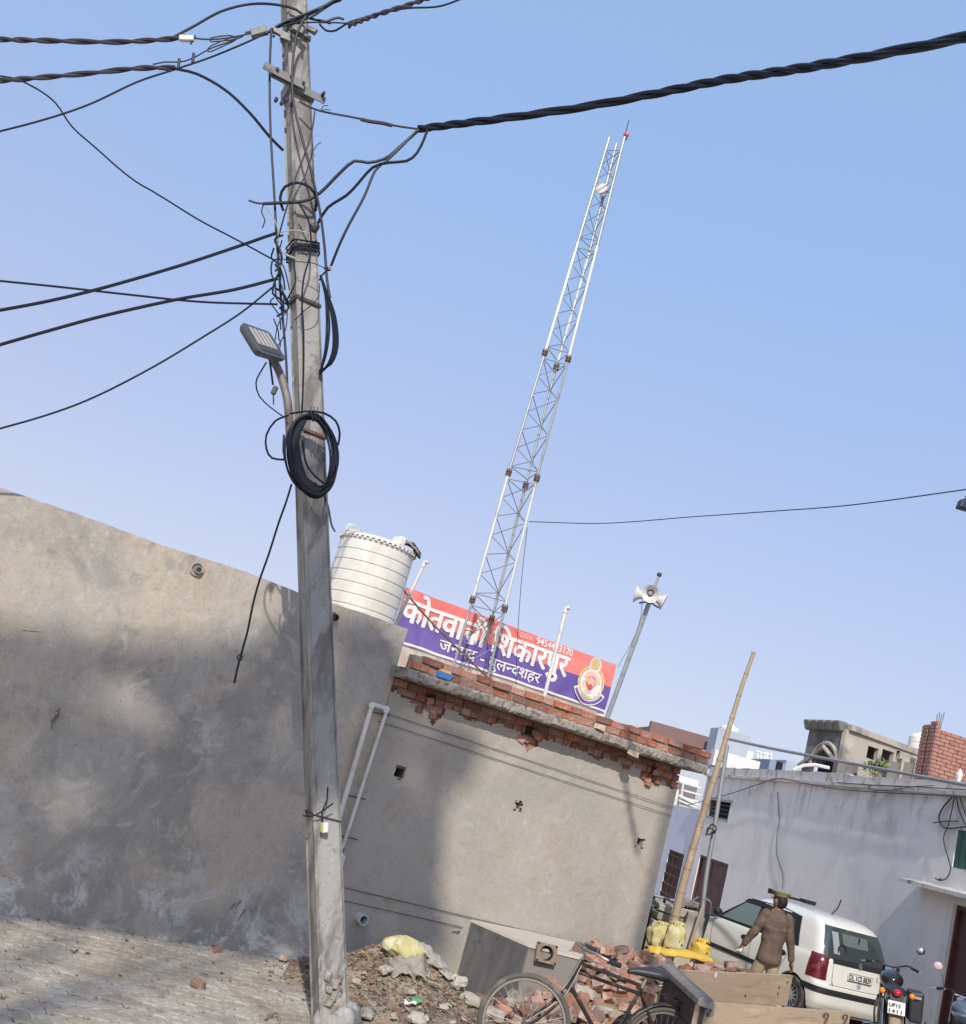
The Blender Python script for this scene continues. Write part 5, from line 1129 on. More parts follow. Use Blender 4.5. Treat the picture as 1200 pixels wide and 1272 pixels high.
# local frame: +y forward (the way he walks), +x his right
def limb(mb, pts, rs_): mb.tube(crom(pts, .03) if len(pts) > 2 else pts, None or [rs_[0]] * 0 or rs_, 14) if False else None
def taper(mb, pts, rs_, n=14):
    for (a, ra_), (b, rb_) in zip(zip(pts, rs_), list(zip(pts, rs_))[1:]):
        mb.cyl(a, b, ra_, rb_, n)
    for p, r in zip(pts, rs_): mb.ball(p, r * .995, 14, 10)
Hh = 1.72
SHL, SHR = Vector((-.195, 0, 1.425)), Vector((.195, 0, 1.425))
ELL, ELR = Vector((-.275, .03, 1.165)), Vector((.255, -.03, 1.15))
WRL, WRR = Vector((-.33, .14, .955)), Vector((.325, -.04, .90))
def hand(mb, w_, d, side_, curl):
    d = d.normalized(); out = Vector((side_, 0, 0)); nrm = d.cross(out).normalized(); lat = nrm.cross(d).normalized()
    pc = w_ + d * .05; mb.ball(w_, .027, 12, 8)
    mb.ball(pc, (.022, .037, .05), 12, 8, xf(d, up=Vector((0, 1, .1))))
    for k, (L_, o_) in enumerate(((.070, -.028), (.078, -.010), (.072, .009), (.058, .026))):
        a = w_ + d * .085 + nrm * o_; b = a + (d + out * -.15 * curl).normalized() * L_ * .5; c = b + (d + out * -.8 * curl).normalized() * L_ * .5; taper(mb, [a, b, c], [.0095, .009, .0075], 8)
    a = w_ + d * .03 - nrm * .028; b = a + (d - nrm * .8).normalized() * .035; c = b + d * .035; taper(mb, [a, b, c], [.012, .011, .009], 8)
bd = MB()
taper(bd, [Vector((0, 0, 1.42)), Vector((0, .015, 1.52))], [.062, .056]); bd.ball((0, .02, 1.615), (.077, .095, .115), 22, 16); bd.ball((0, .065, 1.565), (.05, .055, .055), 14, 10)
bd.ball((0, .118, 1.60), (.014, .022, .024), 10, 8); 
for s_ in (-1, 1): bd.ball((s_ * .079, .0, 1.61), (.012, .022, .033), 10, 8)
for z, a, b in ((1.36, .16, .10), (1.2, .15, .105), (1.02, .14, .10)): bd.ball((0, 0, z), (a, b, .16), 16, 12)
taper(bd, [SHL, ELL, WRL], [.048, .038, .026]); taper(bd, [SHR, ELR, WRR], [.048, .038, .026])
hand(bd, WRL, WRL - ELL, -1, .6); hand(bd, WRR, WRR - ELR, 1, .7)
HPL, HPR = Vector((-.09, 0, .93)), Vector((.09, 0, .93)); KNL, KNR = Vector((-.10, .16, .50)), Vector((.11, .02, .49)); ANL, ANR = Vector((-.11, .17, .10)), Vector((.11, -.22, .16))
taper(bd, [HPL, KNL, ANL], [.08, .052, .036]); taper(bd, [HPR, KNR, ANR], [.08, .052, .036])
remesh(bd, 'body', SKIN, per, .0065, 2)
hr_ = MB().ball((.016, -.015, 1.618), (.080, .086, .092), 22, 16); hr_.ball((0, -.05, 1.575), (.06, .035, .04), 12, 8); remesh(hr_, 'hair', HAIR, per, .008, 1)
jk = MB(); prof = [(.80, .170, .140), (.86, .176, .142), (.95, .165, .130), (1.06, .160, .124), (1.18, .174, .130), (1.30, .194, .136), (1.38, .194, .126), (1.44, .165, .105), (1.485, .085, .078)]
n = 32; V = []
for z, a, b in prof:
    for k in range(n): t = 2 * PI * k / n; V.append(Vector((a * math.cos(t), b * math.sin(t) - .005, z)))
jk.add(V, [(i * n + k, i * n + (k + 1) % n, (i + 1) * n + (k + 1) % n, (i + 1) * n + k) for i in range(len(prof) - 1) for k in range(n)] + [tuple(range(n - 1, -1, -1)), tuple((len(prof) - 1) * n + k for k in range(n))])
taper(jk, [SHL + Vector((.02, 0, -.01)), ELL, WRL - (WRL - ELL) * .05], [.078, .060, .045]); taper(jk, [SHR - Vector((.02, 0, .01)), ELR, WRR - (WRR - ELR) * .05], [.078, .060, .045])
jk.torus((0, .005, 1.49), .072, .020, Matrix.Identity(4), 24, 8)
for z in (.95, 1.05, 1.15, 1.25, 1.35):      # quilting rolls
    a, b = [(p[1] + (q[1] - p[1]) * (z - p[0]) / (q[0] - p[0]), p[2] + (q[2] - p[2]) * (z - p[0]) / (q[0] - p[0])) for p, q in zip(prof, prof[1:]) if p[0] <= z <= q[0]][0]
    jk.ball((0, -.005, z), (a + .005, b + .005, .05), 32, 8)
jo = remesh(jk, 'jacket', JKT, per, .009, 4, .010, 7)
tr = MB(); taper(tr, [HPL + Vector((.015, 0, -.06)), KNL, ANL], [.088, .080, .068]); taper(tr, [HPR + Vector((-.015, 0, -.06)), KNR, ANR], [.088, .080, .068]); tr.ball((0, -.01, .86), (.148, .112, .11), 20, 12); remesh(tr, 'trousers', KHK, per, .011, 2, .006, 9)
for a, s_ in ((ANL, 0), (ANR, .05)):
    sh_ = MB().ball(a + Vector((0, .06, -.055)), (.045, .13, .045), 16, 10); remesh(sh_, 'shoe', M_DARKST, per, .012, 2)
cp = MB().lathe([(.086, 0), (.090, .035), (.098, .05), (.125, .075), (.128, .085), (.10, .105), (.001, .11)], 32, Matrix.Translation((0, .0, 1.655)) @ Matrix.Rotation(R(-5), 4, 'X'), cap=False); cpo = cp.build('cap', CAPM, per, local=True, smooth=40)
MB().lathe([(.0905, .004), (.0925, .03)], 32, Matrix.Translation((0, .0, 1.655)) @ Matrix.Rotation(R(-5), 4, 'X'), cap=False).build('cap_band', mat('dark_cap_band', (.035, .022, .018), .6), cpo, local=True)
mb = MB(); n = 14
for i in range(n + 1):
    a = PI * (.18 + .64 * i / n)
    for r, z in ((.085, 1.668), (.135, 1.652)): mb.v.append(Vector((r * math.cos(a), r * math.sin(a) + .005, z - .01)))
mb.f = [(2 * i, 2 * i + 1, 2 * i + 3, 2 * i + 2) for i in range(n)]; mb.mi = [0] * n; pk = mb.build('cap_peak', HAIR, cpo, local=True); pk.modifiers.new('s', 'SOLIDIFY').thickness = .005
for s_ in (-1, 1): MB().box((s_ * .165, -.01, 1.455), (.10, .05, .012), Matrix.Rotation(s_ * .35, 4, 'Y')).build('shoulder_strap', JKT, jo, local=True)
mrot = Matrix.Rotation(R(14), 4, 'Z'); nb_c = per.location + mrot @ (WRL + (WRL - ELL).normalized() * .09 + Vector((.035, .0, .03)))
nb = MB().box(nb_c, (.018, .10, .23), Matrix.Rotation(R(40), 4, 'Y') @ Matrix.Rotation(R(-20), 4, 'X')).build('paper_pad', M_WHITEW); tag(nb, 'white folded papers held in the left hand of the officer', 'papers')

# ================================================================ motorcycles
CHR = mat('chrome', (.62, .62, .62), .15, 1.0); BLKP = mat('black_tank_paint', (.02, .022, .026), .2, coat=.6); ORG = mat('orange_indicator', (.80, .25, .02), .25); REDL = mat('red_tail_lamp', (.55, .015, .02), .2, coat=.4)
def motorcycle(rear, az, tail_z, label, body_m, variant):
    d = Vector((math.sin(az), math.cos(az), 0)); t = thing('motorcycle', rear, label, 'motorcycle', 'motorcycles parked by the white house', math.atan2(d.y, d.x))
    # local: x forward, y left, rear axle above origin
    for x, nm in ((0, 'rear'), (1.30, 'front')):
        m = xf(Vector((0, 1, 0)), Vector((x, 0, .31))); ww = .055 if x == 0 else .045
        wh_ = MB().lathe([(.235, -ww * .8), (.28, -ww), (.305, -ww * .5), (.31, 0), (.305, ww * .5), (.28, ww), (.235, ww * .8)], 36, m, cap=False).build('wheel', RUB, t, local=True, smooth=40)
        MB().torus((x, 0, .31), .232, .014, xf(Vector((0, 1, 0))), 32, 6).build('rim', CHR, wh_, local=True, smooth=True); MB().cyl((x, -.07, .31), (x, .07, .31), .05, n=14).build('hub', ALLOY, wh_, local=True)
        for k in range(12): a = 2 * PI * k / 12; MB().tube([(x, .03 * (-1) ** k, .31), (x + .23 * math.cos(a), 0, .31 + .23 * math.sin(a))], .004, 4).build('spoke', CHR, wh_, local=True)
    # rear mudguard: pale tan strip over the tyre
    mb = MB(); n = 18
    for i in range(n + 1):
        a = PI * (.25 + .90 * i / n)
        for y, r in ((-.075, .335), (-.04, .352), (0, .357), (.04, .352), (.075, .335)): mb.v.append(Vector((r * math.cos(a), y, .31 + r * math.sin(a))))
    mb.f = [(i * 5 + j, (i + 1) * 5 + j, (i + 1) * 5 + j + 1, i * 5 + j + 1) for i in range(n) for j in range(4)]; mb.mi = [0] * len(mb.f); mg = mb.build('rear_mudguard', mat('dusty_tan_guard', (.32, .23, .15), .7) if variant == 0 else CHR, t, local=True, smooth=True); mg.modifiers.new('s', 'SOLIDIFY').thickness = .005
    MB().tube([(0, .11, .31), (.30, .12, .34), (.62, .10, .36)], .022, 8).build('swing_arm', M_DARKST, t, local=True); MB().tube([(0, -.11, .31), (.30, -.12, .34), (.62, -.10, .36)], .022, 8).build('swing_arm', M_DARKST, t, local=True)
    for y in (.12, -.12):
        MB().tube([(.02, y, .33), (.16, y, .66)], .030, 10).build('shock_absorber', CHR, t, local=True, smooth=True)
    s_ = MB(); prof = [(-.28, .80, .085, .04), (-.15, .80, .13, .055), (.1, .79, .14, .06), (.35, .775, .13, .06), (.52, .79, .09, .06), (.60, .82, .05, .05)]
    V = []; n = 16
    for x, z, a, b in prof:
        for k in range(n): q = 2 * PI * k / n; V.append(Vector((x, a * math.cos(q), z + b * math.sin(q))))
    s_.add(V, [(i * n + k, i * n + (k + 1) % n, (i + 1) * n + (k + 1) % n, (i + 1) * n + k) for i in range(len(prof) - 1) for k in range(n)] + [tuple(range(n)), tuple((len(prof) - 1) * n + k for k in range(n))]); s_.build('seat', BLK, t, local=True, smooth=50)
    MB().ball((.80, 0, .86), (.26, .15, .12), 20, 14).build('fuel_tank', body_m, t, local=True, smooth=True)
    MB().ball((.10, 0, .68), (.26, .11, .10), 16, 10).build('tail_cowl', body_m, t, local=True, smooth=True)
    en = MB().box((.68, 0, .36), (.34, .26, .28)); 
    for k in range(6): en.box((.74, 0, .50 + k * .025), (.2, .24, .012))
    en.build('engine', M_DARKST, t, local=True, bevel=.01)
    MB().tube(crom([Vector((.8, -.12, .42)), Vector((.6, -.16, .22)), Vector((.2, -.17, .24)), Vector((-.25, -.18, .30))], .06), [.03] * 0 or .035, 10).build('exhaust', CHR, t, local=True, smooth=True)
    for y in (.09, -.09): MB().tube([(1.30, y, .31), (1.12, y, .86), (1.06, y, 1.0)], .024, 8).build('fork', CHR, t, local=True, smooth=True)
    MB().ball((1.22, 0, .88), (.09, .10, .10), 16, 12).build('headlamp', CHR, t, local=True, smooth=True)
    hb2_ = MB().tube(crom([Vector((.86, .31, 1.02)), Vector((1.0, .20, 1.05)), Vector((1.06, .06, 1.0)), Vector((1.06, -.06, 1.0)), Vector((1.0, -.20, 1.05)), Vector((.86, -.31, 1.02))], .05), .013, 8).build('handlebar', CHR if variant else M_DARKST, t, local=True, smooth=True)
    for y in (.31, -.31):
        q = math.copysign(1, y); MB().tube([(.84, y * 1.03, 1.018), (.92, y * .84, 1.035)], .019, 10).build('grip', BLK, hb2_, local=True, smooth=True)
        MB().tube([(.95, q * .22, 1.03), (.98, q * .38, 1.0)], .007, 6).build('lever', M_GALV, hb2_, local=True)
    for q in ((-1,) if variant == 0 else (1, -1)):
        MB().tube(crom([Vector((.96, q * .24, 1.05)), Vector((.98, q * .27, 1.15)), Vector((.98, q * .33, 1.24))], .04), .006, 6).build('mirror_stem', CHR, hb2_, local=True)
        MB().ball((.97, q * .345, 1.27), (.022, .055, .05), 16, 10).build('mirror', CHR if variant == 0 else mat('pink_white_plastic', (.55, .42, .42), .35), hb2_, local=True, smooth=True)
    MB().ball((-.31, 0, tail_z), (.05, .055 if variant == 0 else .09, .042 if variant == 0 else .05), 16, 10).build('tail_lamp', REDL, t, local=True, smooth=True)
    for y in (.15, -.15):
        MB().tube([(-.24, y * .3, tail_z - .01), (-.25, y, tail_z - .01)], .010, 6).build('indicator_stalk', BLK, t, local=True); MB().ball((-.26, y * 1.15, tail_z - .01), (.035, .036, .036), 14, 10).build('indicator', ORG, t, local=True, smooth=True)
    p_ = MB().box((-.33, 0, tail_z - .17), (.012, .20, .15 if variant == 0 else .12), Matrix.Rotation(R(12), 4, 'Y')).build('number_plate', mat('plate_white', (.74, .72, .66), .4), t, local=True, bevel=.003)
    MB().box((-.26, 0, tail_z - .12), (.10, .16, .18), Matrix.Rotation(R(12), 4, 'Y')).build('plate_bracket', BLK, t, local=True)
    if variant == 0:
        ux = Vector((0, -1, 0)); uy = Vector((.2, 0, 1)).normalized()
        lettering('UP13', Vector((-.346, .085, .640)), ux, uy, .13, M_DARKST, p_, 'plate_lettering', .02, True, .06, lift=.004); lettering('1411', Vector((-.352, .085, .572)), ux, uy, .15, M_DARKST, p_, 'plate_lettering', .02, True, .06, lift=.004)
        bx_ = MB().box((.08, -.24, .66), (.42, .17, .36), None, .008).build('side_box', mat('black_box_plastic', (.03, .032, .035), .4), t, local=True, bevel=.03, segs=2)
        MB().box((-.13, -.24, .78), (.06, .10, .03), None).build('box_latch', ALLOY, bx_, local=True)
        MB().tube(crom([Vector((-.1, .2, .72)), Vector((-.22, .24, .56)), Vector((-.15, .22, .38)), Vector((.1, .2, .34))], .05), .014, 6).build('leg_guard', M_DARKST, t, local=True)
        MB().tube(crom([Vector((-.1, -.36, .52)), Vector((-.2, -.35, .40)), Vector((.1, -.34, .32)), Vector((.3, -.3, .4))], .05), .012, 6).build('leg_guard', CHR, t, local=True)
        MB().tube([(.45, -.12, .33), (.40, -.32, .30)], .012, 6).build('foot_peg', CHR, t, local=True); MB().tube([(.45, .12, .33), (.40, .32, .30)], .012, 6).build('foot_peg', CHR, t, local=True)
    else:
        MB().tube(crom([Vector((.2, .17, .86)), Vector((-.2, .19, .88)), Vector((-.34, .1, .90)), Vector((-.34, -.1, .90)), Vector((-.2, -.19, .88)), Vector((.2, -.17, .86))], .05), .016, 8).build('grab_rail', CHR, t, local=True, smooth=True)
    if variant == 0: t.rotation_euler[0] = -R(5)
    return t
r1 = aty(1103, 1262, 14.3); r1.z = .18
d1 = R(20); r1 = Vector((6.66, 14.2, .22))
motorcycle(r1, d1, .80, 'black motorcycle with a side box parked behind the car tail', BLKP, 0)
motorcycle(Vector((6.93, 13.0, .18)), R(22), .72, 'motorcycle with large red tail lamp cut off at the right edge', mat('grey_blue_tank', (.10, .12, .16), .3, coat=.5), 1)
# ================================================================ wooden cart
CZ = .95
cB0, cB1, cA0, cA1 = onz(872, 1245, CZ), onz(1057, 1258, CZ), onz(828, 1205, CZ), onz(985, 1212, CZ)
bd_ = (cB1 - cB0).normalized(); nB = Vector((bd_.y, -bd_.x, 0))      # towards the street
ad_ = (cA1 - cA0).normalized(); nA = Vector((ad_.y, -ad_.x, 0))
ct = thing('wooden_cart', Vector(((cB0.x + cA1.x) / 2, (cB0.y + cA1.y) / 2, 0)), 'empty wooden cart with raw plank sides in front of the brick heap', 'cart')
def plank(a, b, zt_, h, th, n_, m, nm, parent, sag=0.0):
    d = (b - a).normalized(); L_ = (b - a).length; mb = MB(); k = 14
    V = []
    for i in range(k + 1):
        p = a + d * L_ * i / k; e = .006 * noise.noise(Vector((i * .7, zt_ * 9, 1)))
        for o_, z in ((0, zt_ - h), (0, zt_ + e), (-th, zt_ + e), (-th, zt_ - h)): V.append(Vector((p.x, p.y, z)) + n_ * (o_ + .004 * noise.noise(Vector((i * .5, z * 3, 2)))))
    mb.add(V, [(i * 4 + j, (i + 1) * 4 + j, (i + 1) * 4 + (j + 1) % 4, i * 4 + (j + 1) % 4) for i in range(k) for j in range(4)] + [(3, 2, 1, 0), tuple(k * 4 + j for j in range(4))])
    return mb.build(nm, m, parent)
plank(cB0 - bd_ * .03, cB1, CZ, .27, .035, nB, M_WOOD, 'plank', ct); plank(cB0 - bd_ * .03, cB1, CZ - .278, .20, .035, nB, M_WOOD, 'plank', ct)
a_ext = cA0 - ad_ * .02
plank(a_ext, cA1, CZ, .33, .035, nA, M_WOOD, 'plank', ct)
# side rail: thick cap on the left end, boards below painted dark for their shaded face
sdv = (cA0 - cB0).normalized(); nS_ = Vector((-sdv.y, sdv.x, 0)); rl0 = cB0 - sdv * .10; rl1 = cA0 + sdv * .02
mb = MB(); V = []
for p in (rl0, rl1):
    for o_, z in ((.055, CZ - .02), (.06, CZ + .03), (.03, CZ + .055), (-.06, CZ + .055), (-.075, CZ + .02), (-.075, CZ - .02)): V.append(Vector((p.x, p.y, z)) + nS_ * o_)
mb.add(V, [(j, 6 + j, 6 + (j + 1) % 6, (j + 1) % 6) for j in range(6)] + [tuple(range(5, -1, -1)), tuple(range(6, 12))]); mb.build('side_rail', M_WOODG, ct, bevel=.006)
for k in range(3): plank(rl1 + nS_ * .0, rl0 + sdv * .08 + nS_ * .0, CZ - .03 - k * .205, .20, .03, nS_, M_WOODD, 'side_board', ct)
MB().hexa([cB0 - Vector((0, 0, .50)), cB1 - Vector((0, 0, .50)), cA1 - Vector((0, 0, .50)), cA0 - Vector((0, 0, .50))], [p - Vector((0, 0, .45)) for p in (cB0, cB1, cA1, cA0)]).build('cart_floor', M_WOODD, ct)
for p in (cB0 * .75 + cB1 * .25, cB0 * .25 + cB1 * .75):
    for q in (-nB * .20, -nB * 1.05):
        c = p + q; c.z = .26; m = xf(nB, c); MB().lathe([(.10, -.05), (.24, -.06), (.26, 0), (.24, .06), (.10, .05), (.001, .05)], 28, m, cap=False).build('wheel', RUB, ct, smooth=40)
for f_, h_ in ((.02, .10), (.78, .12), (.93, .13)):
    p = lerp(cB0, cB1, f_) + nB * .012; P = [p + Vector((0, 0, -.04)), p + nB * .02 + Vector((0, 0, -.015)) , p + nB * .03 + bd_ * .03 + Vector((0, 0, -.02)), p + nB * .02 + bd_ * .045 + Vector((0, 0, -.06)), p + nB * .012 + bd_ * .03 + Vector((0, 0, -h_))]
    MB().tube(crom(P, .02), .009, 6).build('iron_hook', M_RUST, ct)
p = lerp(cB0, cB1, .035) + nB * .008; mm = Matrix.Rotation(math.atan2(bd_.y, bd_.x), 4, 'Z')
MB().box((p.x, p.y, CZ - .07), (.20, .012, .045), mm).build('hinge_plate', M_GALV, ct)
rs = random.Random(4)
for k in range(5): q = lerp(cA0, cA1, (.06, .22, .60, .885, .955)[k]) + nA * .003; z = CZ - (.10, .28, .22, .13, .07)[k]; MB().cyl((q.x, q.y, z), (q.x + nA.x * .008, q.y + nA.y * .008, z), .014, n=8).build('bolt_head', M_RUST, ct)
q = lerp(cA0, cA1, .885) + nA * .003; MB().cyl((q.x, q.y, CZ - .20), (q.x + nA.x * .008, q.y + nA.y * .008, CZ - .20), .014, n=8).build('bolt_head', M_RUST, ct)
q = lerp(cA0, cA1, .34) + nA * .003; MB().box((q.x, q.y, CZ - .03), (.05, .004, .05), Matrix.Rotation(math.atan2(ad_.y, ad_.x), 4, 'Z') @ Matrix.Rotation(.5, 4, 'Y')).build('paint_spot', M_WHITEW, ct)

# ================================================================ soil heap, rubble, bricks
def hsurf(x, y): return hmound(x, y)
mb = MB(); NX, NY = 150, 120; x0_, x1_, y0_, y1_ = -.6, 6.4, 9.0, 16.8
def behind_wall(p): return (p - P0).dot(WN) < -.02
for i in range(NX + 1):
    for j in range(NY + 1):
        x = x0_ + (x1_ - x0_) * i / NX; y = y0_ + (y1_ - y0_) * j / NY; h = hsurf(x, y)
        h2 = h + min(1, h * 4) * (.05 * noise.noise(Vector((x * 5, y * 5, 0))) + .03 * noise.noise(Vector((x * 13, y * 13, 3))) + .018 * noise.noise(Vector((x * 30, y * 30, 5)))) - .015
        p = Vector((x, y, h2))
        mb.v.append(p)
for i in range(NX):
    for j in range(NY):
        c = mb.v[i * (NY + 1) + j]
        if behind_wall(c) and ws(c) < SR + .1: continue
        if max(mb.v[i * (NY + 1) + j].z, mb.v[(i + 1) * (NY + 1) + j + 1].z) < -.011: continue
        mb.f.append((i * (NY + 1) + j, (i + 1) * (NY + 1) + j, (i + 1) * (NY + 1) + j + 1, i * (NY + 1) + j + 1)); mb.mi.append(0)
o = mb.build('soil_heap', M_SOIL, smooth=50); tag(o, 'heap of tipped soil, dust and builders rubble along the foot of the wall', 'soil', kind='stuff')
def seen(p):
    d = p - CP; z = d.dot(F_); return 600 + CAM_F * d.dot(X_) / z, 636 - CAM_F * d.dot(Y_) / z
# small stones and crumbs: one mass
rs = random.Random(17); mbs = {0: MB(), 1: MB(), 2: MB()}
for k in range(6500):
    if k % 3: x, y = rs.gauss(.6, .75), rs.gauss(10.7, .75)
    else: x, y = rs.uniform(-.2, 5.6), rs.uniform(9.2, 15.8)
    p = Vector((x, y, 0)); h = hsurf(x, y)
    if (p - P0).dot(WN) < .03 and ws(p) < SR + .1: continue
    if h < .03 and rs.random() > .35: continue
    s_ = rs.choice((.004, .005, .006, .008, .010, .016)) * rs.uniform(.7, 1.3); c = Vector((x, y, h + s_ * .1))
    mt = Matrix.Rotation(rs.uniform(0, 6), 4, 'Z') @ Matrix.Rotation(rs.uniform(-.6, .6), 4, 'X')
    mbs[rs.choice((0, 0, 0, 1, 2, 2, 2))].box(c, (s_ * 2, s_ * 1.4, s_ * .9), mt, s_ * .35)
for k, (m, nm, lb) in enumerate(((mat('stone_crumb', (.30, .24, .175), .95), 'gravel', 'pale stone crumbs and mortar bits scattered over the soil heap'), (mat('brick_crumb', (.24, .12, .08), .95), 'brick_crumbs', 'red brick crumbs scattered over the soil heap'), (mat('dark_crumb', (.15, .115, .085), .95), 'dark_litter', 'dark crumbs and leaf litter scattered over the soil heap'))):
    tag(mbs[k].build(nm, m), lb, 'rubble', kind='stuff')
# leaf litter on the paving
rs = random.Random(8); mb = MB()
for k in range(75):
    p = W(rs.uniform(-4.2, .1), abs(rs.gauss(.1, 1.1)) + .02, .028); s_ = rs.uniform(.006, .016); mb.box(p, (s_ * 2, s_, s_ * .5), Matrix.Rotation(rs.uniform(0, 6), 4, 'Z'), s_ * .3)
tag(mb.build('street_litter', M_RUST), 'dry leaf bits and brown crumbs scattered on the worn paving', 'litter', kind='stuff')
# brick bits along the foot of the wall
for k, (px, py) in enumerate(((352, 1190), (372, 1195), (384, 1193), (268, 1180), (246, 1222), (430, 1192))):
    p = onz(px, py, .04); o = inst('brick_piece', BRD[(k * 3) % 8], p, (rs.uniform(-.3, .3), rs.uniform(-.3, .3), rs.uniform(0, 3)), None, (.6, .7, .7))
    tag(o, 'small red brick piece lying at the foot of the grey wall', 'brick', 'brick pieces on the paving')
# loose bricks over the heaps
def lbrick(o):
    u, v = seen(o.location); d_ = o.data.get('len', .2)
    kind_ = 'broken half brick' if d_ < .17 else 'dusty red brick'
    where = 'in the heap left of the bicycle handlebar' if u < 705 else 'in the heap seen through the bicycle frame' if u < 800 and v > 1215 else 'on top of the heap above the bicycle frame' if u < 800 else 'in the heap just below the yellow sheet' if u < 872 else 'in the heap behind the right half of the far cart plank'
    tag(o, kind_ + ' ' + where, 'brick', 'loose bricks in the heap')
rs = random.Random(29); placed = []; cnt = 0; tries = 0
while cnt < 205 and tries < 9000:
    tries += 1
    hx, hy, sx, sy, rz, A_ = HEAPS[rs.choice((2, 2, 3, 3, 3, 4, 4, 5, 5))]
    a = rs.gauss(0, .75) * sx; b = rs.gauss(-.2, .7) * sy; c, s = math.cos(rz), math.sin(rz); x, y = hx + a * c - b * s, hy + a * s + b * c
    p = Vector((x, y, hsurf(x, y)))
    if (p - P0).dot(WN) < .16 and ws(p) < SR + .15: continue
    if x < 1.62 and y > 11.2: continue
    u, v = seen(p)
    if not (620 < u < 960 and v < 1330) or (u < 712 and v < 1238): continue
    if (Vector((x, y, 0)) - Vector((cA0.x, cA0.y, 0))).dot(nA) > -.18 and x > cA0.x - .1: continue
    if any((p - q).length < .145 for q in placed): continue
    placed.append(p); e = .15; gx = (hsurf(x + e, y) - hsurf(x - e, y)) / (2 * e); gy = (hsurf(x, y + e) - hsurf(x, y - e)) / (2 * e)
    n_ = Vector((-gx, -gy, 1)).normalized(); q = n_.to_track_quat('Z', 'Y').to_matrix().to_4x4() @ Matrix.Rotation(rs.uniform(0, PI), 4, 'Z') @ Matrix.Rotation(rs.gauss(0, .35), 4, 'X') @ Matrix.Rotation(rs.gauss(0, .35), 4, 'Y')
    o = inst('loose_brick', BRD[rs.randrange(8)], p + Vector((0, 0, rs.uniform(.015, .075))), q.to_euler())
    lbrick(o); cnt += 1
    if rs.random() < .35: # a second on top
        o = inst('loose_brick', BRD[rs.randrange(8)], p + Vector((rs.uniform(-.05, .05), rs.uniform(-.05, .05), .11)), (rs.gauss(0, .3), rs.gauss(0, .3), rs.uniform(0, 3)))
        lbrick(o); cnt += 1
k = 0
while k < 95:      # the face of the heap seen through the bicycle
    px, py = rs.uniform(640, 838), rs.uniform(1205, 1300); d = ray(px, py); t_ = 9.5
    if px < 712 and py < 1238: continue
    k += 1
    while t_ < 14:
        p = CP + d * (t_ / d.y)
        if p.z <= hsurf(p.x, p.y) + .03: break
        t_ += .03
    if any((p - q).length < .10 for q in placed) or ((Vector((p.x, p.y, 0)) - Vector((cA0.x, cA0.y, 0))).dot(nA) > -.15 and p.x > cA0.x - .15): continue
    placed.append(p); o = inst('loose_brick', BRD[rs.randrange(8)], p + Vector((0, 0, .02)), (rs.gauss(0, .5), rs.gauss(0, .5), rs.uniform(0, 3))); lbrick(o)
# pale chunks and slabs in the heaps
rs = random.Random(31)
CH = []
for k in range(5):
    mb = MB().ball((0, 0, 0), (.5, .38, .26), 12, 8); mb.v = [v * (1 + .55 * noise.noise(v * 3 + Vector((k * 9, 0, 0))) + .25 * noise.noise(v * 8 + Vector((k * 9, 0, 0)))) for v in mb.v]; mb.v = [Vector((round(v.x * 7) / 7 * .6 + v.x * .4, v.y, max(v.z, -.18))) for v in mb.v]
    o = mb.build('chunk', M_OLD, local=True); CH.append(o.data); bpy.data.objects.remove(o)
big = [(480, 1207, .16, .5, 'long pale mortar chunk lying on the left of the soil heap'), (567, 1222, .20, .55, 'grey broken stone block at the right foot of the soil heap'), (541, 1200, .16, .35, 'whitish rubble lump near the right slope of the soil heap'), (585, 1245, .20, .5, 'squarish pale stone by the bicycle front wheel'), (455, 1262, .18, .4, 'pale grey stone at the bottom of the soil heap'), (519, 1268, .17, .4, 'flat pale stone at the bottom edge beneath the soil heap'),
       (640, 1245, .26, .5, 'rough grey stone seen through the bicycle front wheel'), (725, 1235, .24, .5, 'yellowish plaster-coated chunk under the bicycle top tube'), (790, 1262, .22, .5, 'brownish lump of masonry under the bicycle saddle'), (745, 1258, .22, .5, 'grey cement lump in the bricks behind the bicycle frame'), (610, 1262, .24, .5, 'mossy grey rubble lump left of the front wheel hub'), (430, 1250, .15, .4, 'dusty stone beside the foot of the concrete pole')]
for k, (px, py, s_, f_, lb) in enumerate(big):
    d = ray(px, py); t_ = 8.6
    while t_ < 14:
        p = CP + d * (t_ / d.y)
        if p.z <= hsurf(p.x, p.y) + .02: break
        t_ += .02
    o = inst('rubble_chunk', CH[k % 5], p + Vector((0, 0, s_ * .1)), (rs.uniform(-.3, .3), rs.uniform(-.3, .3), rs.uniform(0, 3)), None, (s_, s_, s_)); tag(o, lb, 'rubble')
rs = random.Random(37)
for k in range(60):
    px, py = rs.uniform(428, 800), rs.uniform(1195, 1280); d = ray(px, py); t_ = 8.6
    while t_ < 14:
        p = CP + d * (t_ / d.y)
        if p.z <= hsurf(p.x, p.y) + .02: break
        t_ += .03
    if hsurf(p.x, p.y) < .04 or behind_wall(p - WN * .1): continue
    s_ = rs.uniform(.04, .10); o = inst('stone', CH[k % 5], p, (rs.uniform(-.6, .6), rs.uniform(-.6, .6), rs.uniform(0, 3)), None, (s_, s_ * .9, s_ * rs.uniform(.5, 1))); tag(o, 'small pale broken stone lying in the soil and brick heap', 'stone', 'broken stones in the heap')
def surfp(px, py, lift=.02):
    d = ray(px, py); t_ = 8.6
    while t_ < 14:
        p = CP + d * (t_ / d.y)
        if p.z <= hsurf(p.x, p.y) + lift: break
        t_ += .02
    return p
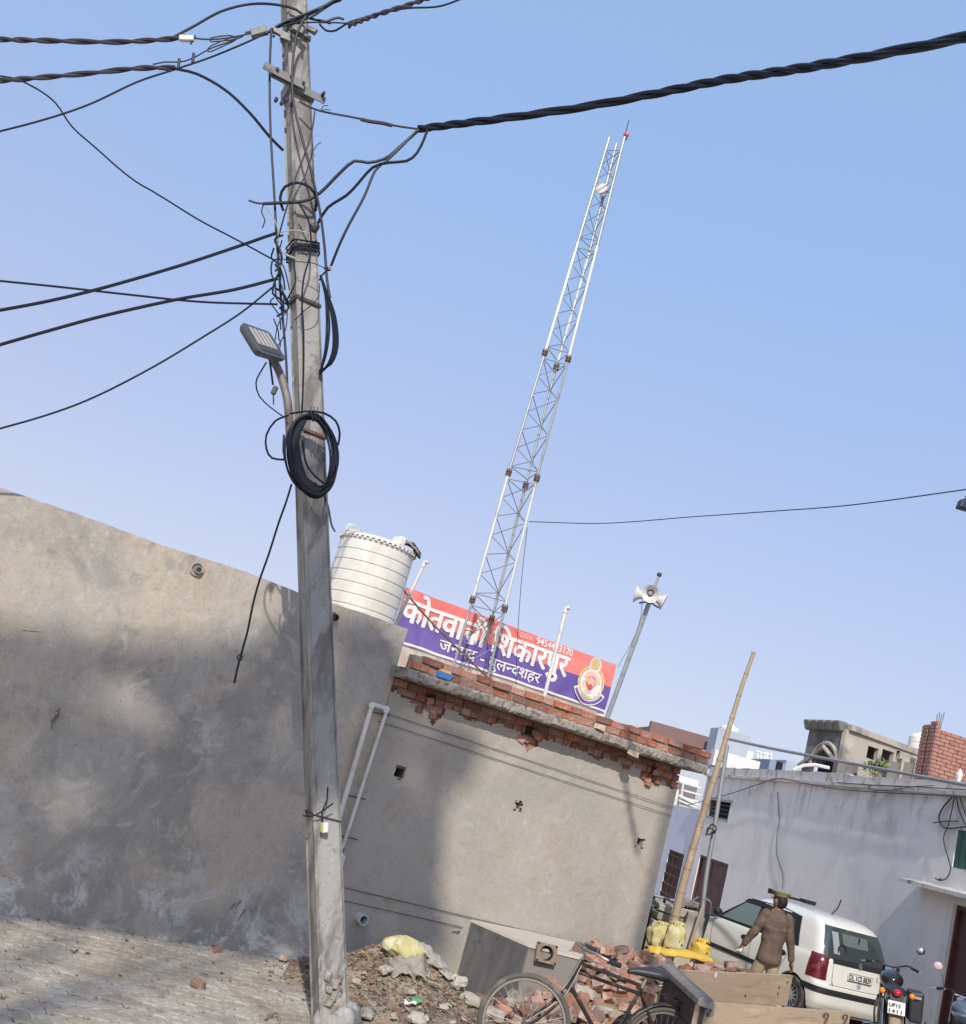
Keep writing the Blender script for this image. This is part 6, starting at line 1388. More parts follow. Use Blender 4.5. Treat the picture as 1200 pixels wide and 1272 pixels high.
# the torn yellow sack on top
p = surfp(503, 1182); mb = MB().ball((0, 0, 0), (.21, .14, .11), 44, 30)
for i, v in enumerate(mb.v): f = 1 + .30 * noise.noise(v * 6) + .14 * (1 - abs(noise.noise(v * 13)) * 4) * .5 + .04 * noise.noise(v * 40); mb.v[i] = p + Vector((0, .02, .02)) + Matrix.Rotation(.4, 3, 'Z') @ (v * f)
tag(mb.build('torn_sack', M_YEL, smooth=70), 'crumpled torn yellow sack half buried on top of the soil heap', 'sack')
# rags and scraps on the soil heap
def scrap(px, py, sx, sy, rz, m, label, nm='cloth_scrap', cat='rag', amp=.05):
    p = surfp(px, py); mb = MB()
    for i in range(13):
        for j in range(9):
            u, v = (i / 12 - .5) * sx, (j / 8 - .5) * sy; q = Matrix.Rotation(rz, 3, 'Z') @ Vector((u, v, 0)) + p
            mb.v.append(Vector((q.x, q.y, hsurf(q.x, q.y) + .035 + amp * noise.noise(Vector((u * 14, v * 14, px))) + .5 * amp * noise.noise(Vector((u * 35, v * 35, px))))))
    mb.f = [(i * 9 + j, (i + 1) * 9 + j, (i + 1) * 9 + j + 1, i * 9 + j + 1) for i in range(12) for j in range(8)]; mb.mi = [0] * len(mb.f)
    o = mb.build(nm, m, smooth=60); o.modifiers.new('s', 'SOLIDIFY').thickness = .008; tag(o, label, cat)
scrap(508, 1200, .34, .26, .3, mat('grey_sacking', (.33, .29, .24), .9, layers=[((.18, .15, .12), 9, .5, .65, .7)], bump=.5, bscale=50), 'crumpled grey sacking below the yellow sack on the soil heap', amp=.07)
scrap(545, 1195, .42, .26, -.6, mat('pale_sacking', (.45, .41, .34), .9, layers=[((.22, .18, .14), 7, .5, .65, .7)], bump=.5, bscale=50), 'pale torn sacking spread over the right slope of the soil heap', amp=.05)
scrap(567, 1212, .5, .14, -.9, mat('grey_tube_cloth', (.28, .26, .22), .9, bump=.3, bscale=50), 'grey rolled sheet lying down the right slope of the soil heap', amp=.03)
scrap(517, 1246, .09, .07, .3, mat('green_wrapper', (.10, .32, .13), .5), 'small green wrapper on the soil heap', 'wrapper', 'wrapper', .04)
scrap(509, 1248, .10, .05, .1, M_WHITEW, 'small white paper scrap beside the green wrapper on the soil heap', 'paper_scrap', 'paper', .03)
p = surfp(499, 1180); o = inst('roof_tile_piece', BRD[1], p + Vector((0, 0, .06)), (.2, .1, .3), None, (.9, .9, .6)); tag(o, 'brown brick slab lying in front of the yellow sack on the soil heap', 'brick')
for k, (a, b_) in enumerate((((515, 1215), (528, 1222)), ((530, 1225), (548, 1232)), ((442, 1190), (452, 1189)))):
    p, q = surfp(*a) + Vector((0, 0, .04)), surfp(*b_) + Vector((0, 0, .04)); o = MB().tube([p, lerp(p, q, .5) + Vector((0, 0, .01)), q], .009, 6).build('twig', M_BAMBOO); tag(o, ('short stick on the middle of the soil heap', 'longer brown stick on the right of the soil heap', 'pale stick below the left edge of the yellow sack')[k], 'stick')
o = MB().tube([onz(x, y, .05) for x, y in ((330, 1262), (345, 1258), (347, 1268), (344, 1275))], .012, 6).build('twig', M_BAMBOO); tag(o, 'bent pale stick lying on the paving at the bottom edge left of the pole', 'stick')

# ================================================================ concrete box against the wall, shade painted on its sides
bz = .70
A1, A2, A3 = onz(577, 1138, bz), onz(657, 1173, bz), onz(722, 1189, bz); A4 = onz(735, 1175, bz)
cb = thing('concrete_box', Vector(((A1.x + A2.x) / 2, (A1.y + A2.y) / 2, 0)), 'big concrete box, sides painted in shade, lying against the plaster wall beside the soil heap', 'concrete block')
M_SLAB = mat('slab_painted_shade', (.10, .096, .096), .85, layers=[((.15, .145, .145), 3, .45, .65, .7, dict(stretch=(1, 1, .3), dist=1)), ((.05, .048, .05), 5, .55, .7, .6)], bump=.25, bscale=30); M_SLABT = mat('slab_top_painted_sun', (.54, .48, .40), .9, layers=[((.60, .54, .45), 3, .5, .65, .6)], bump=.3, bscale=20)  # one concrete box: shaded sides painted dark, sunlit top painted pale
def dn(p, z): return Vector((p.x, p.y, z))
dr = (A1 - A2).normalized(); rt_d = (A3 - A2).normalized(); t1 = A1 - dr * -.0
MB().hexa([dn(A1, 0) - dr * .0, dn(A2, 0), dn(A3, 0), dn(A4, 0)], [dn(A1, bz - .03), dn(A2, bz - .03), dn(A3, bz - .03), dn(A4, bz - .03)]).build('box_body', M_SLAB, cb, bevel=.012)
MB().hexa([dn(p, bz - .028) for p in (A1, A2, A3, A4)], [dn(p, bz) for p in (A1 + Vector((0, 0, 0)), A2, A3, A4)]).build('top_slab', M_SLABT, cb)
MB().hexa([dn(A2, 0) + dr * -.02, dn(A3, 0) + dr * -.02, dn(A3, 0) , dn(A2, 0)], [dn(A2, bz - .04) + dr * -.02, dn(A3, bz - .04) + dr * -.02, dn(A3, bz - .04), dn(A2, bz - .04)]).build('end_panel', mat('grey_slab_end', (.24, .215, .19), .9, layers=[((.15, .13, .12), 4, .5, .65, .7)], bump=.3, bscale=20), cb)
sl0, sl1 = onz(567, 1157, .55), onz(548, 1150, .62)
o = MB().hexa([onz(549, 1192, .15), onz(562, 1200, .15), onz(580, 1190, .15), onz(566, 1182, .15)], [onz(553, 1158, .52), onz(570, 1158, .55), onz(580, 1150, .62), onz(568, 1150, .60)]).build('leaning_slab', M_SLAB, bevel=.01); tag(o, 'smaller dark slab leaning against the left side of the big concrete box', 'slab')
# square-flanged pipe end
fc = onz(675, 1180, .66) - Vector((0, .20, 0)); fn_ = (Vector((.28, -.95, .28))).normalized(); fm = xf(fn_, fc)
fp_ = thing('flanged_pipe', fc, 'square brown pipe flange with a round hole at the concrete box corner', 'pipe'); M_FLG = mat('brown_flange', (.25, .165, .115), .85, layers=[((.36, .28, .21), 10, .5, .65, .7)], bump=.4, bscale=50)
mb = MB(); n = 32; sq_ = []; hs_ = .112
for k in range(n):
    a = 2 * PI * k / n + PI / 4; r = hs_ / max(abs(math.cos(a)), abs(math.sin(a))); sq_.append((r * math.cos(a), r * math.sin(a) * .82))
for z in (0, .028):
    for (x, y) in sq_: mb.v.append(fm @ Vector((x, y, z)))
    for k in range(n): a = 2 * PI * k / n + PI / 4; mb.v.append(fm @ Vector((.078 * math.cos(a), .072 * math.sin(a), z)))
for k in range(n):
    q = (k + 1) % n; mb.f += [(2 * n + k, 2 * n + q, 3 * n + q, 3 * n + k), (k, n + k, n + q, q), (k, q, 2 * n + q, 2 * n + k), (n + k, 3 * n + k, 3 * n + q, n + q)]
mb.mi = [0] * len(mb.f); mb.build('flange', M_FLG, fp_); MB().lathe([(.079, .0), (.079, -.10)], 28, fm, cap=False).build('pipe_barrel', M_DARK, fp_, smooth=True); MB().lathe([(.0785, -.015), (.05, -.05), (.001, -.06)], 20, fm, cap=False).build('pipe_bore', M_DARK, fp_)  # barrel and bore painted black so no light shows in the hole
for x, y in ((.1, .08), (-.1, .08), (.1, -.08), (-.1, -.08)): c = fm @ Vector((x, y, .03)); MB().cyl(c, c + fn_ * .008, .010, n=8).build('bolt_hole', M_DARK, fp_)

# ================================================================ bicycle
bh = onz(651, 1270, .38); bz_ = R(78); bdv = Vector((math.sin(bz_), math.cos(bz_), 0)); KB = 1.07
bi = thing('bicycle', Vector((bh.x, bh.y, 0)), 'old black bicycle with rusty frame standing in front of the brick heap', 'bicycle', None, math.atan2(bdv.y, bdv.x) + PI)
M_FR = mat('worn_black_frame', (.035, .028, .028), .4, .2, layers=[((.16, .085, .05), 9, .52, .66, .8), ((.25, .22, .19), 14, .6, .7, .6)]); M_TYR = mat('dusty_tyre', (.10, .09, .075), .85, layers=[((.20, .18, .14), 6, .5, .65, .7)]); M_SPK = mat('spoke_steel', (.34, .32, .29), .5, .6)
# local: x points to the front, z up, built from the front hub at x=0
def bwheel(x, steer):
    ax = Vector((math.sin(steer), math.cos(steer), 0)); m = xf(ax, Vector((x, 0, .352)))
    wh_ = MB().torus((x, 0, .352), .338, .021, m, 56, 8).build('wheel', M_TYR, bi, local=True, smooth=True)
    MB().torus((x, 0, .352), .312, .013, m, 56, 6).build('rim', M_SPK, wh_, local=True, smooth=True); MB().cyl(Vector((x, 0, .352)) - ax * .05, Vector((x, 0, .352)) + ax * .05, .020, n=12).build('hub', M_RUST, wh_, local=True)
    m3 = m.to_3x3()
    for k in range(32):
        a = 2 * PI * k / 32; b = a + (.55 if k % 4 < 2 else -.55); MB().tube([Vector((x, 0, .352)) + m3 @ Vector((.02 * math.cos(b), .02 * math.sin(b), .035 * (-1) ** k)), Vector((x, 0, .352)) + m3 @ Vector((.306 * math.cos(a), .306 * math.sin(a), 0))], .0015, 4).build('spoke', M_SPK, wh_, local=True)
    return m
ST = R(14)
bwheel(0, ST); bwheel(-1.16, 0)
def bt(name, pts, r, m=None, parent=None, n=8): return MB().tube(crom([Vector(p) for p in pts], .04) if len(pts) > 2 else [Vector(p) for p in pts], r, n).build(name, m or M_FR, parent or bi, local=True, smooth=True)
hd_b, hd_t = (-.27, 0, .66), (-.345, 0, .90); bb = (-.70, 0, .30); stp = (-.885, 0, .80)
bt('head_tube', (hd_b, hd_t), .020); bt('top_tube', ((-.335, 0, .865), (-.87, 0, .815)), .0145); bt('top_tube', ((-.315, 0, .80), (-.86, 0, .755)), .0145); bt('down_tube', ((-.285, 0, .70), bb), .0165); bt('seat_tube', (bb, stp), .0155); bt('seat_post', (stp, (-.91, 0, .90)), .012, M_SPK)
for y in (.05, -.05):
    bt('chain_stay', (bb, (-1.16, y, .352)), .010); bt('seat_stay', ((-.87, y * .4, .79), (-1.16, y, .352)), .0085)
    c_ = math.cos(ST); bt('fork_blade', ((-.262, y * .7, .63), (-.17, y, .50), (-.06, y, .39), (.0, y, .352)), .012); bt('fork_brace_rod', ((-.34, y * .5, .86), (-.255, y * .9, .62), (-.10, y * 1.1, .40)), .005, M_SPK)
    bt('stand_rod', ((-1.16, y * 2, .352), (-1.30, y * 2.2, .03)), .010)
bt('handlebar_stem', ((-.345, 0, .90), (-.365, 0, .965), (-.33, 0, .985)), .013, M_SPK)
hbar = bt('handlebar', ((-.54, .25, .955), (-.44, .26, .97), (-.36, .20, .985), (-.32, 0, .98), (-.36, -.20, .985), (-.44, -.26, .97), (-.54, -.25, .955)), .012, M_SPK)
for y in (.27, -.27): bt('grip', ((-.55, y * .94, .954), (-.44, y * .96, .968)), .020, BLK, hbar, 12); bt('brake_rod', ((-.52, y * .96, .925), (-.42, y * .92, .93), (-.36, y * .5, .92)), .006, M_SPK, hbar)
bt('brake_rod', ((-.33, .03, .93), (-.25, .035, .70), (-.22, .035, .66)), .005, M_SPK); pass
sd_ = MB(); prof = [(-.74, .86, .022, .018), (-.80, .875, .030, .028), (-.88, .885, .055, .036), (-.95, .895, .095, .042), (-1.01, .895, .105, .045), (-1.06, .885, .075, .038)]; V = []; n = 18
for x, z, a, b in prof:
    for k in range(n): q = 2 * PI * k / n; V.append(Vector((x, a * math.cos(q), z + .035 + b * math.sin(q))))
sd_.add(V, [(i * n + k, i * n + (k + 1) % n, (i + 1) * n + (k + 1) % n, (i + 1) * n + k) for i in range(5) for k in range(n)] + [tuple(range(n)), tuple(5 * n + k for k in range(n))]); so_ = sd_.build('saddle', mat('black_saddle', (.035, .037, .042), .45), bi, local=True, smooth=60)
for y in (.06, -.06): P = [Vector((-1.0 + .022 * math.cos(k * .9), y + .022 * math.sin(k * .9), .83 + k * .0035)) for k in range(18)]; MB().tube(P, .004, 5).build('saddle_spring', M_SPK, so_, local=True)
for x, a0, a1 in ((0, .15, 1.35), (-1.16, .05, 1.15)):      # mudguards
    mb = MB(); nn_ = 22
    for i in range(nn_ + 1):
        a = PI * (a0 + (a1 - a0) * i / nn_) if x else PI * (.42 + .60 * i / nn_)
        for y, r in ((-.034, .372), (-.018, .383), (.018, .383), (.034, .372)): mb.v.append(Vector((x + (r * math.cos(a)) * (1 if x else -1), y, .352 + r * math.sin(a))))
    if x == 0: continue
    mb.f = [(i * 4 + j, (i + 1) * 4 + j, (i + 1) * 4 + j + 1, i * 4 + j + 1) for i in range(nn_) for j in range(3)]; mb.mi = [0] * len(mb.f); g_ = mb.build('mudguard', M_FR, bi, local=True, smooth=True); g_.modifiers.new('s', 'SOLIDIFY').thickness = .003
MB().torus((-.70, .055, .30), .095, .006, xf(Vector((0, 1, 0))), 36, 6).build('chainwheel', M_SPK, bi, local=True); bt('crank', ((-.70, .07, .30), (-.62, .07, .16)), .008, M_SPK); bt('crank', ((-.70, -.07, .30), (-.78, -.07, .44)), .008, M_SPK)
for p_ in ((-.62, .12, .16), (-.78, -.12, .44)): MB().box(p_, (.09, .08, .02)).build('pedal', BLK, bi, local=True)
bt('carrier_rail', ((-1.05, .07, .78), (-1.45, .07, .76)), .007); bt('carrier_rail', ((-1.05, -.07, .78), (-1.45, -.07, .76)), .007); bt('chain_case', ((-.70, .06, .37), (-.95, .06, .39), (-1.16, .06, .40)), .012)
bi.scale = (KB, KB, KB); bi.location.x = bh.x; bi.location.y = bh.y
# ================================================================ the leaning concrete pole and its hardware
PY = 9.2
pb_, pt_ = aty(410, 1266, PY), aty(365, 0, PY); pk_ = (pt_ - pb_).normalized(); ptop = pt_ + pk_ * .55; pbot = pb_ - pk_ * .12; PL = (ptop - pbot).length
th_ = R(22); pu = Vector((math.cos(th_), math.sin(th_), 0)); pu = (pu - pk_ * pu.dot(pk_)).normalized(); pv_ = pk_.cross(pu).normalized()      # pv_ points away from the street
if pv_.y < 0: pv_ = -pv_
up_ = thing('utility_pole', Vector((pbot.x, pbot.y, 0)), 'tall leaning square concrete utility pole hung with black cables and coils', 'utility pole')
def pax(t): return pbot + pk_ * t
def pdim(t): k = 1 - .13 * t / PL; return .235 * k, .255 * k
mb = MB(); n = 90
for i in range(n + 1):
    t = PL * i / n; c = pax(t); a, b = pdim(t); ch = .018
    for sx, sy in ((-1, -1), (1, -1), (1, 1), (-1, 1)):
        for q in ((ch, 0), (0, ch)) if sx * sy > 0 else ((0, ch), (ch, 0)):
            x = sx * (a / 2 - q[0]); y = sy * (b / 2 - q[1]); e = .003 * noise.noise(Vector((x * 20, y * 20, t * 5))); mb.v.append(c + pu * (x + e) + pv_ * (y + e))
mb.f = [(i * 8 + j, i * 8 + (j + 1) % 8, (i + 1) * 8 + (j + 1) % 8, (i + 1) * 8 + j) for i in range(n) for j in range(8)] + [tuple(range(7, -1, -1)), tuple(n * 8 + j for j in range(8))]; mb.mi = [0] * len(mb.f)
mb.build('shaft', M_POLE, up_)
# broken lump at the foot
mb = MB().ball((0, 0, 0), (.20, .19, .26), 30, 22); o3 = pbot + Vector((.03, 0, .02)); mb.v = [o3 + v * (1 + .22 * noise.noise(v * 7) + .10 * noise.noise(v * 19)) for v in mb.v]; mb.build('footing', M_POLE, up_)
for k in range(9):
    t = .22 + .03 * k; c = pax(t) + pu * (.05 * math.sin(k * 2.1)) - pv_ * .13; MB().box(c, (.05, .02, .06), None, .015).build('spalled_flake', M_CONC, up_)
def onpole(px, py, off=0.0):      # point on the street-side faces' depth
    return aty(px, py, PY - .14 - off)
def tof(py):       # distance along the shaft for an image height
    lo, hi = 0, PL
    for _ in range(40):
        m_ = (lo + hi) / 2
        if seen(pax(m_))[1] > py: lo = m_
        else: hi = m_
    return lo
def band(py, h, m, nm, grow=.012, parent=None):
    t = tof(py); mb = MB(); V = []
    for tt in (t - h / 2, t + h / 2):
        a, b = pdim(tt); c = pax(tt)
        for sx, sy in ((-1, -1), (1, -1), (1, 1), (-1, 1)): q = c + pu * sx * (a / 2 + grow) + pv_ * sy * (b / 2 + grow); V.append(q + pk_ * ((c.z - q.z) / pk_.z))
    mb.add(V, [(0, 1, 5, 4), (1, 2, 6, 5), (2, 3, 7, 6), (3, 0, 4, 7), (3, 2, 1, 0), (4, 5, 6, 7)]); return mb.build(nm, m, parent or up_, bevel=.003)
band(47, .05, M_CLAMP, 'clamp_band'); band(120, .09, M_CLAMP, 'clamp_band', .016); band(540, .03, M_RUST, 'clamp_band', .008); band(1013, .006, M_DARKST, 'wire_binding', .004)
bt_ = band(378, .035, M_DARKST, 'clamp_band', .006)
t = tof(118)
for off, py in ((-.16, 118),):
    c = pax(tof(py))
    for s_, l0, l1 in ((-1, -.38, .02), (1, -.30, .24)):
        q = c + pu * (l0 + l1) / 2 - pv_ * (.15 if s_ > 0 else .19); hu_ = Vector((math.cos(th_), math.sin(th_), 0)); m = Matrix((hu_, Vector((-hu_.y, hu_.x, 0)), Vector((0, 0, 1)))).transposed().to_4x4(); q = c + hu_ * (l0 + l1) / 2 - Vector((-hu_.y, hu_.x, 0)) * (.15 if s_ > 0 else .19)
        MB().box(q - pk_ * (.01 * s_), (l1 - l0, .012, .075), m).build('clamp_arm', M_CLAMP, up_, bevel=.003)
    for l_ in (-.26, -.12, .0, .20): MB().cyl(c + hu_ * l_ - pv_ * .13, c + hu_ * l_ - pv_ * .215, .016, n=8).build('clamp_bolt', M_DARKST, up_)
for px, py in ((343, 124), (350, 128), (356, 124), (362, 130)): p = onpole(px, py, .04); MB().ball(p, (.02, .02, .03), 8, 6).build('insulator_nut', M_DARKST, up_)
for px, py, sx, sz in ((345, 40, .14, .05), (372, 37, .12, .06), (356, 47, .10, .07), (388, 38, .08, .04)): MB().box(onpole(px, py, .05), (sx, .05, sz), Matrix.Rotation(.2, 4, 'Y'), .006).build('clamp_plate', M_CLAMP, up_, bevel=.004)
for px, py in ((340, 45), (350, 52), (362, 44), (376, 46), (338, 36)): MB().cyl(onpole(px, py, .02), onpole(px, py, .10), .014, n=8).build('clamp_bolt', M_DARKST, up_)
def xbox(px, py, Y, d, rot, nm, m, label, cat):
    p = aty(px, py, Y); t = thing(nm, p, label, cat); MB().box((0, 0, 0), d, rot, .003).build('housing', m, t, local=True, bevel=.008, segs=2); return t
w1 = xbox(322, 40, 9.05, (.16, .06, .07), Matrix.Rotation(R(-34), 4, 'Y'), 'cable_anchor', M_CLAMP, 'grey wedge-shaped cable anchor just left of the pole top clamp', 'cable clamp'); MB().tube([Vector((-.08, 0, -.02)), Vector((-.12, 0, -.05))], .012, 6).build('eye_bolt', M_DARKST, w1, local=True); MB().tube([Vector((.06, 0, .03)), Vector((.15, 0, .035))], .010, 6).build('eye_bolt', M_DARKST, w1, local=True)
w2 = xbox(232, 48, 8.6, (.13, .05, .05), Matrix.Rotation(R(-16), 4, 'Y'), 'cable_anchor', M_PVC, 'small white dead-end clamp where the upper left twisted cable ends', 'cable clamp'); MB().tube([Vector((.05, 0, -.04)), Vector((.06, 0, .05))], .010, 6).build('eye_bolt', M_DARKST, w2, local=True)
w3 = xbox(404, 1028, PY - .17, (.05, .035, .08), Matrix.Rotation(R(-14), 4, 'Y'), 'junction_box', M_PVC, 'little white and yellow connector box tied low on the pole face', 'connector box'); MB().box((-.025, -.004, 0), (.022, .035, .07), Matrix.Rotation(R(-14), 4, 'Y')).build('yellow_side', mat('olive_plastic', (.35, .34, .12), .5), w3, local=True)

# street lamp on its own bracket
la = thing('street_lamp', aty(357, 512, 9.0), 'flat grey LED street lamp on a short curved arm, left side of the pole', 'street lamp')
MB().tube(crom(cpts([(361, 556, 9.05), (359, 520, 9.0), (356, 492, 8.98), (347, 462, 8.9), (337, 444, 8.8)]), .04), .036, 12).build('arm', mat('weathered_tube', (.22, .19, .17), .6, .3, layers=[((.13, .10, .085), 8, .5, .65, .7)]), la, smooth=True)
lc = aty(326, 428, 8.72); q0, q1, q2, q3 = aty(301, 411, 8.50), aty(328, 407, 8.95), aty(350, 447, 8.95), aty(322, 442, 8.50)
# the head: a rounded slab whose underside faces the street
e1 = ((q2 - q1) + (q3 - q0)).normalized(); e2 = ((q1 - q0) + (q2 - q3)); e2 = (e2 - e1 * e2.dot(e1)).normalized(); e3 = e1.cross(e2).normalized()
if e3.y > 0: e3 = -e3
hm = Matrix((e1, e2, e3)).transposed().to_4x4(); L1 = ((q2 - q1).length + (q3 - q0).length) / 2; L2_ = ((q1 - q0).length + (q2 - q3).length) / 2; lc = (q0 + q1 + q2 + q3) / 4; hm.translation = lc
def rrect(a, b, r, z, n=5):
    out = []
    for cx, cy, a0 in ((a - r, b - r, 0), (-(a - r), b - r, 90), (-(a - r), -(b - r), 180), (a - r, -(b - r), 270)):
        for k in range(n + 1): t = R(a0 + 90 * k / n); out.append(Vector((cx + r * math.cos(t), cy + r * math.sin(t), z)))
    return out
mb = MB(); L0 = [(.50, .50, .045, .030), (.50, .50, .045, -.004), (.46, .44, .04, -.035), (.30, .28, .03, -.06)]; N4 = 24
for ka, kb, r, z in L0: mb.v += [hm @ v for v in rrect(L1 * ka, L2_ * kb, r, z)]
mb.f = [(i * N4 + k, i * N4 + (k + 1) % N4, (i + 1) * N4 + (k + 1) % N4, (i + 1) * N4 + k) for i in range(3) for k in range(N4)] + [tuple(range(N4)), tuple(3 * N4 + k for k in range(N4))]; mb.mi = [0] * len(mb.f)
mb.build('lamp_head', mat('lamp_grey', (.11, .115, .13), .5, .2), la, smooth=50)
mb = MB(); mb.v = [hm @ (v + Vector((-L1 * .10, 0, 0))) for v in rrect(L1 * .31, L2_ * .37, .02, .033)]; mb.f = [tuple(range(N4))]; mb.mi = [0]; mb.build('diffuser', mat('led_lens', (.30, .29, .26), .3, layers=[((.22, .21, .19), 25, .5, .6, .6)]), la)
for k in range(5): y = L2_ * (-.3 + .15 * k); MB().tube([hm @ Vector((-L1 * .38, y, .035)), hm @ Vector((L1 * .18, y, .035))], .004, 5).build('lens_bar', mat('lamp_lens_bar', (.40, .39, .36), .4), la)
MB().box(hm @ Vector((L1 * .30, 0, .03)), (L1 * .2, L2_ * .7, .012), hm.to_3x3().to_4x4()).build('driver_cover', mat('lamp_grey_dark', (.07, .072, .08), .5), la)

# ================================================================ cables
T1 = 'cables meeting at the concrete pole'
twist('twisted_cable', [(-30, 48, 7.0), (80, 51, 7.6), (150, 52, 8.0), (215, 48, 8.45), (232, 46, 8.55)], .012, 2, .015, .42, M_CABLEG, 'topmost thick grey twisted cable coming in from the left edge', T1)
cable('link_wire', [(236, 47, 8.6), (262, 49, 8.75), (290, 46, 8.9), (318, 40, 9.05)], .008, M_CABLEG, 'thin link wire from the white clamp to the wedge anchor left of the pole', group=T1)
cable('link_wire', [(262, 52, 8.75), (262, 47, 8.76), (285, 44, 8.85), (292, 47, 8.9), (285, 50, 8.86), (262, 52, 8.75)], .006, M_CABLEG, 'long flattened shackle loop on the upper left cable', 'shackle', T1)
cable('cable', [(212, 48, 8.4), (240, 33, 8.6), (275, 14, 8.75), (312, 5, 8.9), (345, 6, 9.0), (368, 12, 9.05), (382, 22, 9.05), (400, 26, 9.05), (411, 29, 9.05)], .013, M_CABLE, 'black cable arching over from the topmost left cable to the pole head', group=T1)
twist('twisted_cable', [(-30, 102, 7.0), (30, 98, 7.3), (110, 91, 7.8), (170, 85, 8.2), (218, 84, 8.45)], .012, 2, .015, .42, M_CABLEG, 'second thick grey twisted cable coming in from the left edge', T1)
cable('link_wire', [(190, 80, 8.3), (205, 77, 8.4), (224, 77, 8.5), (240, 72, 8.6), (262, 60, 8.75), (285, 52, 8.86), (302, 45, 8.95)], .007, M_CABLEG, 'thin tie wire above the end of the second left cable', group=T1)
cable('link_wire', [(258, 63, 8.7), (262, 57, 8.72), (290, 46, 8.9), (292, 50, 8.9), (262, 64, 8.72), (258, 63, 8.7)], .006, M_CABLEG, 'shackle loop on the second left cable', 'shackle', T1)
for k, (px, py) in enumerate(((240, 72), (222, 79))):
    c = aty(px, py, 8.62); o = MB().cyl(c - Vector((-.01, 0, .045)), c + Vector((-.01, 0, .045)), .014, n=8).build('clamp_bolt', M_DARKST); tag(o, ('upper', 'lower')[k] + ' upright bolt on the tie wire of the second left cable', 'bolt')
cable('cable', [(-20, 168, 7.4), (50, 150, 7.7), (110, 130, 8.0), (170, 102, 8.3), (215, 87, 8.5), (262, 71, 8.8), (310, 51, 9.0), (345, 34, 9.03), (390, 16, 9.0), (425, -4, 8.9)], .0095, M_CABLE, 'black cable rising from the left edge past the second twisted cable', group=T1)
cable('cable', [(215, 85, 8.45), (245, 92, 8.6), (280, 112, 8.8), (310, 140, 8.95), (335, 170, 9.05), (352, 187, 9.1)], .013, M_CABLE, 'black cable drooping from the second left cable to the pole', group=T1)
cable('cable', [(-20, 91, 7.6), (8, 95, 7.7), (28, 101, 7.8), (68, 128, 8.0), (98, 165, 8.2), (160, 218, 8.5), (190, 237, 8.6), (230, 262, 8.75), (270, 285, 8.9), (310, 306, 9.0), (342, 325, 9.05)], .0075, M_CABLE, 'long thin black cable running diagonally down to the pole', wob=.02, group=T1)
cable('cable', [(-20, 389, 6.8), (60, 374, 7.3), (130, 357, 7.8), (220, 331, 8.4), (290, 308, 8.8), (330, 294, 9.0), (345, 289, 9.05)], .0145, M_CABLE, 'upper of two thick black cables rising from the left edge to the pole', group=T1)
cable('cable', [(-20, 434, 6.8), (60, 411, 7.3), (130, 392, 7.8), (220, 372, 8.4), (290, 360, 8.8), (345, 346, 9.05)], .0145, M_CABLE, 'lower of two thick black cables rising from the left edge to the pole', group=T1)
cable('cable', [(-20, 347, 6.9), (70, 356, 7.4), (160, 366, 8.0), (250, 375, 8.6), (345, 378, 9.05)], .0095, M_CABLE, 'nearly level black cable crossing the two thick left cables', group=T1)
cable('cable', [(-20, 538, 6.9), (60, 515, 7.3), (120, 492, 7.7), (190, 456, 8.2), (250, 420, 8.6), (300, 388, 8.9), (342, 354, 9.05)], .0085, M_CABLE, 'lowest black cable from the left edge, climbing to the pole', group=T1)
# right side
twist('twisted_cable', [(521, 160, 8.95), (560, 155, 8.8), (640, 145, 8.5), (730, 132, 8.2), (820, 115, 7.8), (900, 99, 7.5), (1000, 84, 7.0), (1100, 66, 6.4), (1230, 40, 5.7)], .018, 3, .021, .85, M_CABLE, 'very thick black twisted cable sweeping to the upper right edge', T1)
cable('stay_wire', [(372, 126, 8.98), (395, 137, 8.98), (440, 146, 8.97), (490, 156, 8.96), (525, 161, 8.95)], .0095, M_CABLEG, 'grey stay wire holding the thick twisted cable to the pole clamp', group=T1)
cable('wire_splice', [(448, 148, 8.96), (460, 151, 8.96), (475, 153, 8.96), (487, 156, 8.96)], .017, M_CABLEG, 'thick wrapped splice midway on the grey stay wire', 'splice', T1)
for k, P in enumerate((((398, 138), (402, 132), (408, 131)), ((398, 138), (405, 136), (411, 137)))): cable('wire_end', [(x, y, 8.95) for x, y in P], .004, M_CABLEG, ('upper', 'lower')[k] + ' frayed wire tip at the stay wire clamp', 'wire', step=.01)
cable('cable', [(523, 159, 8.94), (497, 182, 8.94), (478, 197, 8.94), (457, 202, 8.94), (440, 200, 8.94), (423, 214, 8.95), (397, 240, 8.98), (377, 250, 8.98), (350, 252, 8.98), (327, 253, 8.98)], .0155, M_CABLE, 'black cable tail crossing the pole and ending in bare wires', group=T1)
cable('cable', [(532, 158, 8.90), (527, 172, 8.88), (518, 190, 8.87), (505, 200, 8.87), (483, 202, 8.88), (463, 208, 8.9), (443, 230, 8.9), (430, 243, 8.92), (407, 258, 8.96), (394, 279, 9.0)], .0135, M_CABLE, 'black cable tail bending down to the grey joint on the right edge of the pole', group=T1)
cable('cable', [(518, 162, 8.92), (498, 183, 8.9), (480, 200, 8.9), (466, 212, 8.9), (452, 245, 8.9), (432, 282, 8.92), (420, 308, 8.95), (411, 331, 9.0)], .012, M_CABLE, 'black cable tail dropping straight down to the knot right of the pole', group=T1)
c = aty(391, 283, 8.98); jg = MB().ball(c, (.045, .045, .05), 12, 8, None); jg.v = [c + (v - c) * (1 + .3 * noise.noise((v - c) * 40)) for v in jg.v]; tag(jg.build('cable_joint', M_DARKST), 'lumpy dark taped joint on the right edge of the pole', 'cable joint')
